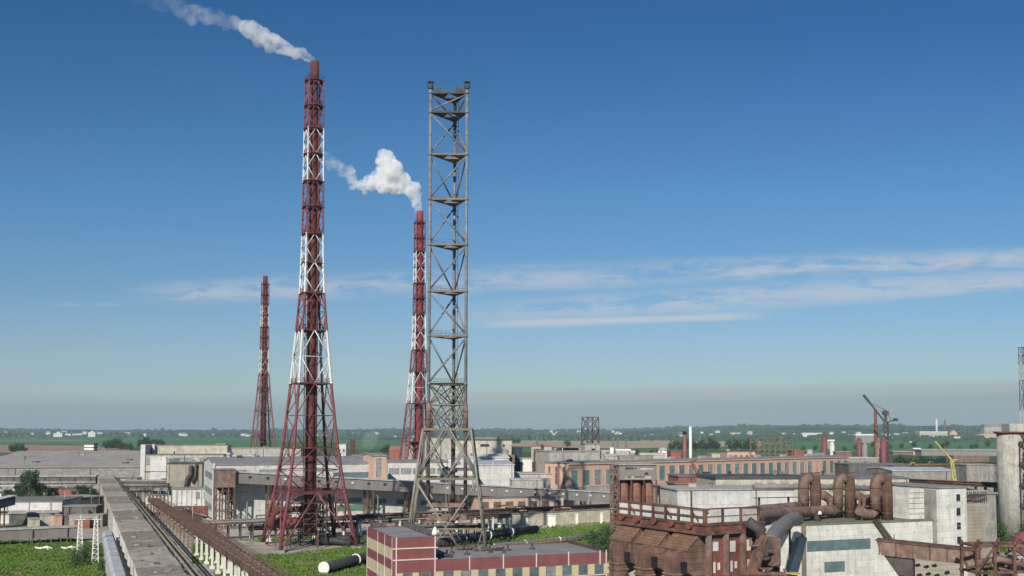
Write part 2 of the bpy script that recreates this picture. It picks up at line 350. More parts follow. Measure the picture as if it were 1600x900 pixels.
# ------------------------------------------------------------------ ground to the horizon
def hillh(az, r):
    px = 800 + F * math.tan(max(-1.3, min(1.3, az)))
    skyl = 673.5 - 2.0 * max(0, min(1, (px - 200) / 400)) - 6.5 * max(0, min(1, (px - 980) / 160)) + 1.5 * max(0, min(1, (px - 1400) / 200))
    top = H + (675 - skyl) / F * 9000
    top += 5.5 * (noise.noise(Vector((az * 30, 3, 0))) + 0.7 * noise.noise(Vector((az * 120, 9, 0)))) + 2.5 * noise.noise(Vector((az * 420, 4, 0)))
    r0 = 5200 - 1900 * max(0, min(1, (px - 900) / 300))
    t = max(0.0, min(1.0, (r - r0) / (8600 - r0))); t = t * t * (3 - 2 * t)
    return top * t + (6 * noise.noise(Vector((math.sin(az) * r / 900, math.cos(az) * r / 900, 1))) * min(1, max(0, (r - 2600) / 2000)))
azs = [R(-38 + 0.12 * i) for i in range(int(76 / 0.12) + 1)]
azs += [R(38 + 4 * i) for i in range(1, 71)]
azs = [a for a in azs if a < R(-38) + 2 * math.pi - 0.01]
rs = [0, 60, 200, 600, 1200, 2000, 2600, 3000] + [3300 + 300 * i for i in range(20)] + [9600, 11000, 15000, 26000]
gm = MB(); nA = len(azs)
vs = [(math.sin(a) * r, math.cos(a) * r, 0 if r == 0 else hillh(((a + math.pi) % (2 * math.pi)) - math.pi, r) * (1 if r < 9300 else 0.9)) for r in rs for a in azs]
fs = [(i * nA + j, i * nA + (j + 1) % nA, (i + 1) * nA + (j + 1) % nA, (i + 1) * nA + j) for i in range(len(rs) - 1) for j in range(nA)]
gm.add(vs, fs)
def ground_mat():
    m, G, b = new_mat('ground_land')
    oc = G.n('ShaderNodeTexCoord').outputs['Object']
    ln = G.n('ShaderNodeVectorMath', operation='LENGTH'); G.l(oc, ln.inputs[0]); d = ln.outputs['Value']
    n1 = G.noise(oc, 0.02, 6, 0.62, 0.4); n2 = G.noise(oc, 0.25, 5, 0.65); n3 = G.noise(oc, 0.006, 4, 0.6)
    dust = G.mix(G.ss(n2, 0.35, 0.65), (0.42, 0.37, 0.30), (0.30, 0.26, 0.21))
    weeds = G.mix(G.ss(n2, 0.4, 0.6), (0.085, 0.14, 0.035), (0.15, 0.16, 0.06))
    plant = G.mix(G.ss(n1, 0.47, 0.56), dust, weeds)
    mid = G.mix(G.ss(n1, 0.40, 0.55), (0.15, 0.16, 0.09), (0.05, 0.09, 0.035))
    # large fields
    mp = G.n('ShaderNodeMapping'); G.l(oc, mp.inputs[0]); mp.inputs['Rotation'].default_value = (0, 0, R(18)); mp.inputs['Scale'].default_value = (1, 0.8, 1)
    vo = G.n('ShaderNodeTexVoronoi', distance='CHEBYCHEV'); G.l(mp.outputs[0], vo.inputs['Vector']); vo.inputs['Scale'].default_value = 1 / 1300
    sp = G.n('ShaderNodeSeparateColor'); G.l(vo.outputs['Color'], sp.inputs[0])
    fld = G.ramp(sp.outputs[0], [(0.0, (0.055, 0.13, 0.035)), (0.34, (0.09, 0.17, 0.045)), (0.55, (0.30, 0.24, 0.13)), (0.68, (0.08, 0.13, 0.05)), (0.85, (0.035, 0.06, 0.03))], 'CONSTANT')
    fld = G.mix(G.m('MULTIPLY', G.ss(n3, 0.4, 0.6), 0.35), fld, (0.06, 0.10, 0.035))
    n4 = G.noise(oc, 0.0011, 5, 0.6)
    sx = G.n('ShaderNodeSeparateXYZ'); G.l(oc, sx.inputs[0])
    fade = G.ss(d, 4200, 6400)
    forest = G.m('MULTIPLY', G.ss(g2 := n4, 0.40, 0.50), fade)
    forest = G.m('MAXIMUM', forest, G.ss(d, 6400, 7600, 0.0, 0.92))
    col = G.mix(G.ss(d, 620, 900), plant, mid)
    col = G.mix(G.ss(d, 1200, 1500), col, fld)
    col = G.mix(forest, col, (0.022, 0.042, 0.024))
    G.l(col, b.inputs['Base Color']); b.inputs['Roughness'].default_value = 1.0; b.inputs['Specular IOR Level'].default_value = 0.1
    return m
gm.build('ground', ground_mat(), kind='structure')

def sheet(name, pts, z, mat, **k):
    s_ = MB(); s_.add([(p.x, p.y, z) for p in pts], [tuple(range(len(pts)))]); return s_.build(name, mat, **k)
def field(px_pts, mat, z=0.6):
    return sheet('field', [P(x, y, z) for x, y in px_pts], z, mat, kind='structure')
M['f_brown'] = surf('ploughed_field', (0.36, 0.225, 0.155), (0.30, 0.19, 0.13), scale=0.01, stain=(0.25, 0.22, 0.12), stain_amt=0.4, fine=0)
M['f_green'] = surf('green_crop_field', (0.075, 0.19, 0.05), (0.06, 0.15, 0.045), scale=0.004, fine=0)
M['f_tan'] = surf('stubble_field', (0.44, 0.35, 0.21), (0.36, 0.28, 0.16), scale=0.004, stain=(0.30, 0.19, 0.12), fine=0)
M['f_green2'] = surf('meadow', (0.10, 0.18, 0.05), (0.07, 0.13, 0.04), scale=0.01, fine=0)
field([(-150, 707), (60, 708), (180, 709), (205, 703), (150, 697), (70, 695), (-200, 695)], M['f_brown'])
field([(-300, 694.6), (100, 694.2), (240, 702), (700, 702), (740, 685.2), (300, 684.2), (-300, 684.5)], M['f_green'], 0.55)
field([(735, 696), (960, 701), (1190, 697), (1190, 688), (1120, 684.5), (740, 682.8)], M['f_tan'])
field([(730, 706), (940, 708), (1180, 703), (1180, 698), (960, 702), (735, 697)], M['f_green2'], 0.5)
field([(1200, 706), (1800, 712), (1900, 694), (1400, 690), (1200, 693)], M['f_green'], 0.45)

# ------------------------------------------------------------------ grass and paved strips inside the works
def grass_patch(pts, n, seed, hgt=0.2):
    """a rough turf sheet with standing tufts"""
    rr = random.Random(seed); poly = [P(x, y) for x, y in pts]
    xs = [p.x for p in poly]; ys = [p.y for p in poly]
    def inside(x, y):
        c = False; j = len(poly) - 1
        for i in range(len(poly)):
            a, b_ = poly[i], poly[j]
            if (a.y > y) != (b_.y > y) and x < (b_.x - a.x) * (y - a.y) / (b_.y - a.y) + a.x: c = not c
            j = i
        return c
    mb = MB(); mb.add([(p.x, p.y, 0.012) for p in poly], [tuple(range(len(poly)))])
    k = 0; tries = 0
    while k < n and tries < n * 8:
        tries += 1
        x, y = rr.uniform(min(xs), max(xs)), rr.uniform(min(ys), max(ys))
        if not inside(x, y): continue
        dens = noise.noise(Vector((x * 0.12, y * 0.12, seed)))
        if dens < -0.25 and rr.random() < 0.8: continue
        k += 1
        hh = hgt * rr.uniform(0.4, 1.2) * (1 + max(0, dens) * 2)
        for q in range(3):
            a = rr.uniform(0, 6.28); w_ = rr.uniform(0.12, 0.3); dx, dy = math.cos(a) * w_, math.sin(a) * w_
            tx, ty = rr.uniform(-0.15, 0.15), rr.uniform(-0.15, 0.15)
            mb.add([(x - dx, y - dy, 0.01), (x + dx, y + dy, 0.01), (x + tx, y + ty, hh)], [(0, 1, 2)])
    return mb.build('grass', M['grass'], kind='stuff')
grass_patch([(-60, 905), (-60, 846), (110, 842), (165, 850), (160, 880), (165, 905)], 7000, 1, .26)
grass_patch([(375, 868), (450, 866), (560, 852), (600, 850), (600, 920), (440, 920), (400, 893)], 4500, 2, 0.35)
grass_patch([(690, 868), (760, 826), (850, 824), (955, 815), (975, 850), (960, 880), (700, 885)], 4200, 3, 0.4)
grass_patch([(300, 852), (325, 850), (372, 868), (372, 884), (300, 882)], 800, 4, 0.4)
grass_patch([(1545, 900), (1545, 790), (1680, 786), (1720, 900)], 2600, 5, 0.9)
grass_patch([(60, 822), (160, 818), (160, 812), (60, 814)], 600, 6, 0.8)
grass_patch([(360, 845), (420, 846), (560, 842), (560, 838), (430, 840)], 500, 7, 0.3)

def strip(name, pts, mat, z=0.02): return sheet(name, [P(x, y, z) for x, y in pts], z, mat, kind='structure')
strip('road', [(560, 836), (700, 822), (860, 826), (980, 815), (980, 803), (860, 810), (700, 814), (380, 826), (380, 846), (470, 840)], M['road'], 0.016)
strip('road', [(225, 800), (300, 800), (380, 826), (385, 850), (340, 845), (290, 850), (340, 905), (250, 905)], M['road'], 0.02)

# ------------------------------------------------------------------ windows, halls
WIN = {}
def win(root, x, z, w_, h_, y=0.0, side='f', glass_='gl_grey', frame='steel_pale', nx=2, nz=2, fw=0.09, proud=0.10, label=None):
    key = (round(w_, 2), round(h_, 2), glass_, frame, nx, nz, fw)
    if key not in WIN:
        f = MB(); a, b_ = w_ / 2, h_ / 2
        f.box(-a, a, -proud, 0.02, -b_, -b_ + fw); f.box(-a, a, -proud, 0.02, b_ - fw, b_)
        f.box(-a, -a + fw, -proud + .004, 0.02, -b_ + fw, b_ - fw); f.box(a - fw, a, -proud + .004, 0.02, -b_ + fw, b_ - fw)
        for i in range(1, nx): f.box(-a + w_ * i / nx - fw * .35, -a + w_ * i / nx + fw * .35, -proud * .7, 0.0, -b_ + fw, b_ - fw)
        for i in range(1, nz): f.box(-a + fw, a - fw, -proud * .65, 0.0, -b_ + h_ * i / nz - fw * .35, -b_ + h_ * i / nz + fw * .35)
        p = MB(); p.box(-a + fw * .5, a - fw * .5, -0.03, 0.0, -b_ + fw * .5, b_ - fw * .5)
        WIN[key] = (f.mesh('window', M[frame]), p.mesh('pane', M[glass_]))
    fm, pm = WIN[key]
    o = bpy.data.objects.new('window', fm); C.objects.link(o); o.parent = root
    loc, rz = {'f': ((x, y - 0.005, z), 0), 'l': ((y - 0.005, x, z), R(-90)), 'r': ((y + 0.005, x, z), R(90))}[side]
    o.location = loc; o.rotation_euler = (0, 0, rz)
    if label: o['label'] = label
    pn = bpy.data.objects.new('pane', pm); C.objects.link(pn); pn.parent = o
    return o
def frame_of(A, B):
    return (A.x, A.y, 0), math.atan2(B.y - A.y, B.x - A.x), math.hypot(B.x - A.x, B.y - A.y)
def hall(name, label, cat, A, B, depth, z, wall='conc', roof='roof', kind='flat', rise=0.0, over=0.25, z0=0.0, th=0.35, group=None):
    """a building with its front from A to B (its left and right ends as seen) and its body behind; local x along the front, y back"""
    loc, rz, L = frame_of(A, B)
    t = thing(name, label, cat, loc, rz, group)
    w_ = MB(); w_.box(0, L, 0, depth, z0, z)
    if kind == 'gable':                                   # ridge along the length
        w_.prism([(0, z), (depth, z), (depth / 2, z + rise)], 0, L, 'x')
    if kind == 'gable_y':                                 # ridge across: gable end in front
        w_.prism([(0, z), (L, z), (L / 2, z + rise)], 0, depth, 'y')
    if kind == 'shed':
        w_.prism([(0, z), (depth, z), (depth, z + rise)], 0, L, 'x')
    w_.build('wall', M[wall], t)
    r_ = MB(); o = over
    if kind == 'flat': r_.box(-o, L + o, -o, depth + o, z + .002, z + th)
    if kind == 'gable':
        k = rise / (depth / 2) * o
        r_.prism([(-o, z - k + .01), (depth / 2, z + rise + .01), (depth + o, z - k + .01), (depth + o, z - k + th), (depth / 2, z + rise + th), (-o, z - k + th)], -o, L + o, 'x')
    if kind == 'gable_y':
        k = rise / (L / 2) * o
        r_.prism([(-o, z - k + .01), (L / 2, z + rise + .01), (L + o, z - k + .01), (L + o, z - k + th), (L / 2, z + rise + th), (-o, z - k + th)], -o, depth + o, 'y')
    if kind == 'shed':
        k = rise / depth * o
        r_.prism([(-o, z - k + .01), (depth + o, z + rise + k + .01), (depth + o, z + rise + k + th), (-o, z - k + th)], -o, L + o, 'x')
    ro = r_.build('roof', M[roof], t)
    rr = random.Random(name + label)
    if A.y < 620 and L > 6 and z > 3 and name not in ('panel_building', 'brick_hall', 'yard_wall', 'lean_to'):
        for i in range(max(1, min(7, int(L / 9)))):
            x, y = rr.uniform(1, L - 1), rr.uniform(depth * .15, depth * .85)
            zr = z + th + (rise * (1 - abs(2 * y / depth - 1)) if kind == 'gable' else rise * y / depth if kind == 'shed' else 0 if kind == 'flat' else rise)
            v_ = MB(); k = rr.random()
            if k < .4: v_.lathe(x, y, [(.32, zr - .1), (.3, zr + .8), (.5, zr + .85), (.1, zr + 1.2)], 8)
            elif k < .75: v_.box(x - .8, x + .8, y - .5, y + .5, zr - .1, zr + .7); v_.box(x - .9, x + .9, y - .6, y + .6, zr + .7, zr + .8)
            else: v_.tube((x, y, zr - .1), (x, y, zr + 2.2), .1, n=6); v_.tube((x - .5, y, zr + 1.9), (x + .5, y, zr + 1.9), .05, n=4)
            v_.build('roof_vent', M[rr.choice(['steel', 'steel_dark', 'conc_pale', 'rust'])], t)
        for i in range(max(1, min(5, int(L / 14)))):
            x = rr.uniform(.5, L - .5); v_ = MB(); v_.tube((x, -.18, z0 + .2), (x, -.18, z - .1), .11, n=6); v_.build('downpipe', M[rr.choice(['steel_dark', 'rust', 'steel'])], t)
        if L > 14:
            x0_ = rr.uniform(0, L * .4); v_ = MB(); v_.tube((x0_, -.4, z0 + (z - z0) * .55), (x0_ + L * .5, -.4, z0 + (z - z0) * .55), .16, n=6); v_.build('wall_pipe', M[rr.choice(['rust', 'steel_pale', 'steel_dark'])], t)
    return t, L, ro
def pz(py, Yd): return at(800, py, Yd).z

# ================================================================== things
# ---- red and white lattice chimneys
Y1 = 236.0
LV = [(0, 12.8), (12.9, 9.3), (23.2, 7.35), (38.4, 5.45), (51.0, 4.15), (60.0, 3.3), (67.3, 3.0), (74.2, 2.85), (80.8, 2.8), (87.0, 2.75), (93.6, 2.7), (99.8, 2.65), (105.4, 2.6), (111.6, 2.55)]
WHITE = [(38.4, 51.0), (60.0, 74.2), (87.0, 99.8)]
def chimney(cx, cy, label, ang0, mat, flue_mat, leg_r=0.42, base=True, flue_r=1.2, white_feet=True):
    t = thing('lattice_chimney', label, 'chimney', (cx, cy, 0), 0, 'red and white lattice chimneys')
    def cor(k, z, rr): a = R(ang0 + 90 * k); return Vector((math.cos(a) * rr, math.sin(a) * rr, z))
    for k in range(4):
        lg = MB(); rl = [max(0.16, leg_r * (1 - z / 150)) for z, _ in LV]
        lg.path([cor(k, z, r_) for z, r_ in LV], 0, 8, rl)
        for z, r_ in LV[1:]: lg.tube(cor(k, z - 0.25, r_), cor(k, z + 0.25, r_), rl[0] * 0.95 * (1 - z / 160) + .08)
        lo = lg.build('leg', mat, t, True)
        ft = MB(); p = cor(k, 0, 12.8); ft.box(p.x - 1.3, p.x + 1.3, p.y - 1.3, p.y + 1.3, 0, 0.5); ft.build('footing', M['conc'], lo)
    for i in range(len(LV) - 1):
        (z0, r0), (z1, r1) = LV[i], LV[i + 1]
        bm_ = MB(); th = 0.20 if i > 5 else 0.26
        for k in range(4):
            a0, b0, a1, b1 = cor(k, z0, r0), cor(k + 1, z0, r0), cor(k, z1, r1), cor(k + 1, z1, r1)
            mt, mb_ = (a1 + b1) / 2, (a0 + b0) / 2
            al, bl = (a0 + a1) / 2, (b0 + b1) / 2
            if i == 0:
                bm_.tube(mt, a0 * 0.985 + mt * .015, 0.2); bm_.tube(mt, b0 * 0.985 + mt * .015, 0.2)
                q = (a0 * .4 + a1 * .6); q2 = b0 * .4 + b1 * .6
                bm_.tube(q, (mt * .55 + a0 * .45), 0.12); bm_.tube(q2, (mt * .55 + b0 * .45), 0.12)
                bm_.tube(a1, (mt * .55 + a0 * .45), 0.12); bm_.tube(b1, (mt * .55 + b0 * .45), 0.12)
            else:
                for e in (al, bl):
                    bm_.tube(mt, e, th * .5, n=6); bm_.tube(e, mb_, th * .5, n=6)
                if i < 5:
                    bm_.tube(al, bl, 0.08, n=6)
                    bm_.tube((mt + al) / 2, a1, 0.06, n=6); bm_.tube((mt + bl) / 2, b1, 0.06, n=6)
                    bm_.tube((mb_ + al) / 2, a0, 0.06, n=6); bm_.tube((mb_ + bl) / 2, b0, 0.06, n=6)
        bm_.build('bracing', mat, t, True)
        pf = MB()
        for k in range(4):
            pf.beam(cor(k, z1, r1), cor(k + 1, z1, r1), 0.3, 0.34 if i else 0.7)
            pf.beam(cor(k, z1, r1), (0, 0, z1), 0.18, 0.2)
        inner = 1.35
        n = 16; rr1 = r1 * 0.92 if i > 5 else min(r1 * 0.72, 4.0)
        vs_ = [(math.cos(2 * math.pi * j / n) * q, math.sin(2 * math.pi * j / n) * q, z1 + dz) for dz in (-0.06, 0.06) for q in (inner, rr1) for j in range(n)]
        fs_ = []
        for j in range(n):
            a = (j + 1) % n
            fs_ += [(j, a, n + a, n + j), (2 * n + j, 3 * n + j, 3 * n + a, 2 * n + a), (n + j, n + a, 3 * n + a, 3 * n + j), (j, 2 * n + j, 2 * n + a, a)]
        pf.add(vs_, fs_)
        pl = pf.build('platform', M['chim_plat'], t)
        rl_ = MB()
        for k in range(4):
            a, b_ = cor(k, z1, r1 * 1.04), cor(k + 1, z1, r1 * 1.04)
            for hh in (0.55, 1.1): rl_.tube(a + Vector((0, 0, hh)), b_ + Vector((0, 0, hh)), 0.035, n=4)
            ns = 5
            for j in range(ns + 1):
                q = a.lerp(b_, j / ns); rl_.tube(q, q + Vector((0, 0, 1.1)), 0.035, n=4)
        rl_.build('railing', M['chim_plat'], pl)
    fl = MB(); fl.lathe(0, 0, [(flue_r * 1.02, 3), (flue_r, 30), (flue_r * 0.92, 60), (flue_r * 0.84, 100), (flue_r * 0.78, 111), (flue_r * 0.70, 116)], 20)
    for z in range(6, 114, 4):
        q = flue_r * (1.02 - z / 380); fl.lathe(0, 0, [(q, z), (q + 0.07, z + .02), (q + 0.07, z + .22), (q, z + .24)], 20)
    fo = fl.build('flue', flue_mat, t, True)
    cp_ = MB(); cp_.lathe(0, 0, [(flue_r * .80, 111.7), (flue_r * .88, 111.9), (flue_r * .88, 116.5), (flue_r * .80, 116.5), (flue_r * .78, 115)], 20)
    cp_.build('flue_cap', flue_mat, fo, True)
    ri = MB(); ri.tube((flue_r + .35, -0.5, 4), (flue_r + .15, -0.5, 104), 0.22)
    ri.build('riser_pipe', flue_mat, t, True)
    ld = MB()
    for s_ in (-.25, .25): ld.tube((-flue_r - .3, s_, 2), (-flue_r - .3, s_, 110), 0.05, n=4)
    for z in range(2, 110): ld.tube((-flue_r - .3, -.25, z), (-flue_r - .3, .25, z), 0.035, n=4)
    ld.build('ladder', M['chim_plat'], t)
    return t
M['chim_plat'] = surf('platform_maroon', (0.16, 0.06, 0.06), (0.10, 0.04, 0.04), rough=0.8)
M['chim1'] = chimney_bands('chimney_paint_strong', WHITE, red=(0.25, 0.075, 0.08), white=(0.82, 0.80, 0.76))
M['chim3'] = chimney_bands('chimney_paint_faded', WHITE[1:], red=(0.27, 0.10, 0.105), white=(0.66, 0.63, 0.62))
M['flue1'] = surf('flue_brown_red', (0.19, 0.05, 0.05), (0.10, 0.035, 0.035), scale=0.35, streak=0.6, stain=(0.16, 0.12, 0.07), stain_amt=0.55)
M['flue2'] = surf('flue_bright_red', (0.28, 0.055, 0.06), (0.20, 0.045, 0.05), scale=0.3, streak=0.4)
c1 = at(484, 700, Y1)
chimney(c1.x, c1.y, 'tallest red and white lattice chimney in front of the others, smoking', -18, M['chim1'], M['flue1'])
c2 = at(654, 600, 399)
chimney(c2.x, c2.y, 'red and white lattice chimney just behind the grey three-legged tower, smoking', -24, M['chim1'], M['flue2'], leg_r=0.42, flue_r=1.6)
c3 = at(412, 600, 568)
chimney(c3.x, c3.y, 'smallest and farthest red lattice chimney, without smoke, behind the long grey hall', -16, M['chim3'], M['flue1'], leg_r=0.5, flue_r=1.5)

# duct works at the foot of the near chimney
t = thing('flue_ductwork', 'tangle of rusty ducts and frames under the tallest lattice chimney', 'ductwork', (c1.x, c1.y, 0), R(20))
d = MB(); d.path([(0, 0, 9.5), (0, 0, 6.5), (-1.5, 0.5, 5.6), (-9, 3, 5.6)], 1.25, 12); d.build('duct', M['flue1'], t, True)
d = MB(); d.path([(-1, -0.5, 8.8), (-7, -1, 8.8), (-8.5, -1, 7.6), (-8.5, -1, 4)], 0.7, 12); d.build('duct', M['flue1'], t, True)
d = MB(); d.path([(1.5, 0.5, 1.2), (6, -1.0, 1.2), (9.5, -4.5, 0.7)], 0.8, 12); d.build('duct', M['pipe_dark'], t, True)
fr = MB()
for x in (-4.5, -1.6, 1.4, 3.6):
    for y in (-2.4, 2.4): fr.beam((x, y, 0), (x, y, 10.5), 0.22)
    for z in (3, 5.4, 7.9, 10.2): fr.beam((x, -2.4, z), (x, 2.4, z), 0.18)
for y in (-2.4, 2.4):
    for z in (3, 5.4, 7.9, 10.2):
        fr.beam((-4.5, y, z), (3.6, y, z), 0.2)
        for x0, x1 in ((-4.5, -1.6), (-1.6, 1.4), (1.4, 3.6)): fr.beam((x0, y, z - 2.4), (x1, y, z), 0.12)
fr.build('support_frame', M['steel_dark'], t)
st = MB()
for i in range(26): st.beam((-7.5 + i * .22, -3.2, 3.0 + i * .18), (-7.5 + i * .22, -2.3, 3.0 + i * .18), 0.2, .05)
st.beam((-7.6, -3.2, 3.0), (-1.9, -3.2, 7.7), 0.08, .3); st.beam((-7.6, -2.3, 3.0), (-1.9, -2.3, 7.7), 0.08, .3)
for i in range(9): st.beam((-7.5 + i * .7, -3.2, 3.0 + i * .57), (-7.5 + i * .7, -3.2, 4.1 + i * .57), 0.06)
st.build('stair', M['rust_red'], t)
for i, (x, y) in enumerate(((-5.5, -3.5), (-7.8, -0.9), (1.2, -6.0), (-9, 3))):
    s_ = MB(); s_.beam((x, y, 0), (x, y, 4.2), 0.26); s_.build('post', M['rust_red'], t)
eq = MB()
for i in range(34):
    x, y, z = rnd.uniform(-4.6, 4), rnd.uniform(-2.3, 2.3), rnd.uniform(0.4, 10)
    a = rnd.choice([(1, 0, 0), (0, 1, 0), (0, 0, 1)]); l_ = rnd.uniform(.8, 2.6); q = Vector((x, y, z))
    eq.tube(q, q + Vector(a) * l_, rnd.uniform(.09, .3))
eq.build('small_pipework', M['steel_dark'], t, True)
for (px, py) in ((420, 846), (490, 842), (541, 843), (455, 836)):
    q = P(px, py); s_ = MB(); s_.lathe(q.x, q.y, [(0.75, 0), (0.45, 0.7), (0.2, 0.9), (0.16, 1.9), (0.26, 2.0)], 10)
    tag(s_.build('concrete_stub', M['white_clean']), {420: 'white conical post left of the tangled ducts under the tallest chimney', 490: 'white conical post in the middle under the tallest chimney', 541: 'white conical post by the dark rear leg of the tallest chimney', 455: 'white conical post farthest back under the tallest chimney'}[px], 'post', 'white conical posts under the chimney')

# ---- grey lattice tower
YT = 225.0
a0 = at(671, 400, YT).x; a1 = at(728.5, 400, YT).x
cx = (a0 + a1) / 2
t = thing('lattice_tower', 'grey three-legged lattice tower on a splayed base behind the maroon office', 'tower', (cx, YT, 0))
hw = (a1 - a0) / 2
topz = pz(139, YT)
levs = [pz(y, YT) for y in (671, 633, 600, 525, 455, 382, 311, 241, 175, 145)]
cn = [Vector((-hw, 0, 0)), Vector((hw, 0, 0)), Vector((1.0, 7.2, 0))]
Zv = lambda z: Vector((0, 0, z))
for k in range(3):
    lg = MB(); q = cn[k]; lg.tube(q + Zv(12 if k < 2 else 9), q + Zv(topz if k < 2 else levs[-1]), 0.36 if k < 2 else 0.33, n=10)
    for z in levs: lg.tube(q + Zv(z - .35), q + Zv(z + .35), 0.46, n=10)
    for z in range(int(levs[0]) + 4, int(levs[-1]), 4): lg.tube(q + Zv(z), q + Zv(z + .12), 0.42, n=10)
    lo = lg.build('leg', M['steel'], t, True)
    if k < 2:
        j = MB(); j.tube(q + Zv(levs[0] - 0.5), q + Zv(levs[1] + .2), 0.62, 0.5, n=10)
        for z in (levs[0] + .5, levs[0] + 2.3, levs[0] + 4): j.tube(q + Zv(z), q + Zv(z + .15), 0.70, n=10)
        j.build('jacket', M['rust_pale'], lo, True)
        b_ = MB(); b_.tube(q + Zv(topz), q + Zv(topz + 0.8), 0.62, n=10); 
        for a in range(6):
            e = Vector((math.cos(a * 1.047) * .7, math.sin(a * 1.047) * .7, topz + .2)); b_.tube(q + e, q + e + Zv(1.4), .05, n=4)
        b_.lathe(q.x, q.y, [(.72, topz + 1.5), (.78, topz + 1.5), (.78, topz + 1.6), (.72, topz + 1.6)], 10)
        b_.build('top_basket', M['steel_dark'], lo)
for i, z in enumerate(levs[2:]):
    pf = MB(); pf.prism([(p.x, p.y) for p in (cn[0] * .98, cn[1] * .98, cn[2] * .98)], z - .06, z + .06, 'z') if i >= 99 else None
    for k in range(3): pf.beam(cn[k] + Zv(z), cn[(k + 1) % 3] + Zv(z), 0.3, 0.42)
    mids = [(cn[k] + cn[(k + 1) % 3]) / 2 for k in range(3)]
    for k in range(3): pf.beam(mids[k] + Zv(z), mids[(k + 1) % 3] + Zv(z), 0.2, 0.25)
    ctr = sum(cn, Vector()) / 3
    for k in range(3):                                    # walkway decks in the corners
        q = [cn[k], mids[k], mids[(k + 2) % 3]]
        pf.prism([(p.x, p.y) for p in q], z + .05, z + .11, 'z')
    po = pf.build('platform', M['steel_olive'] if i < 6 else M['steel_dark'], t)
    rl_ = MB()
    for k in range(3):
        a, b_ = cn[k], cn[(k + 1) % 3]
        for hh in (.6, 1.2): rl_.tube(a + Zv(z + hh), b_ + Zv(z + hh), .03, n=4)
        for j in range(1, 9): q = a.lerp(b_, j / 9); rl_.tube(q + Zv(z), q + Zv(z + 1.2), .03, n=4)
    rl_.build('railing', M['steel'], po)
    if i == 7:
        for x in (-2.2, 2.0, 3.0):
            h_ = MB(); h_.prism([(x - .7, z + .1), (x + .7, z + .1), (x + .1, z + 1.9), (x - .15, z + 1.9)], 0.3, 1.2, 'y'); h_.build('pulley_bracket', M['steel_dark'], po)
for i in range(2, 9):
    z0, z1 = levs[i], levs[i + 1]
    for k in range(3):
        a, b_ = cn[k], cn[(k + 1) % 3]
        flip = (i % 2 == 0) ^ (k == 1)
        p, q = (a + Zv(z0 + .4), b_ + Zv(z1 - .4)) if flip else (b_ + Zv(z0 + .4), a + Zv(z1 - .4))
        s_ = MB(); s_.tube(p, q, 0.2 if k == 0 else 0.19, n=8); s_.build('diagonal_brace', M['steel'], t, True)
ca = MB()
for x, y in ((1.4, 6.3), (1.9, 6.0)): ca.tube((x, y, levs[1]), (x, y, levs[-1]), 0.06, n=5)
for z in range(int(levs[1]), int(levs[-1]), 1): ca.tube((1.4, 6.3, z), (1.9, 6.0, z), .03, n=4)
ca.build('ladder', M['steel_dark'], t)
br = MB()
for i in (0, 1):
    z0, z1 = levs[i], levs[i + 1]
    for k in range(3):
        a, b_ = cn[k], cn[(k + 1) % 3]; m_ = (a + b_) / 2
        for s0, s1 in (((a, z0), (m_, z1)), ((b_, z0), (m_, z1)), ((a, z1), (m_, z0)), ((b_, z1), (m_, z0)), ((a, z0), (b_, z1)), ((b_, z0), (a, z1))):
            br.tube(s0[0] + Zv(s0[1]), s1[0] + Zv(s1[1]), 0.13, n=6)
        br.beam(a + Zv(z1), b_ + Zv(z1), .3, .3)
br.build('collar_bracing', M['steel_olive'], t, True)
# splayed base
zt, zb = levs[0], 0.0
tw, bw = at(736, 672, YT).x - cx, at(759.5, 850, YT).x - cx
def bc(k, z):
    f = 1 - z / zt; wx = tw + (bw - tw) * f
    yy = (-0.6 - 2.2 * f) if k < 2 else (7.6 + 2.6 * f)
    return Vector((wx * (1 if k in (1, 2) else -1), yy, z))
for k in range(4):
    lg = MB(); lg.tube(bc(k, 0), bc(k, zt), 0.28, 0.25, n=8); lo = lg.build('splayed_leg', M['steel_mid'] if k < 2 else M['steel_olive'], t, True)
    p = bc(k, 0); f = MB(); f.box(p.x - 1, p.x + 1, p.y - 1, p.y + 1, 0, .6); f.build('footing', M['conc'], lo)
ring = [pz(671, YT), pz(748, YT), pz(825, YT)]
for i, z in enumerate(ring):
    bmr = MB()
    for k in range(4): bmr.beam(bc(k, z), bc((k + 1) % 4, z), 0.34, 0.55 if i < 2 else .35)
    if i < 2:
        for s_ in (-.35, .3): bmr.beam(bc(0, z).lerp(bc(1, z), .5 + s_), bc(3, z).lerp(bc(2, z), .5 + s_), .3, .3)
    bmr.build('ring_beam', M['steel_olive'], t)
bb = MB()
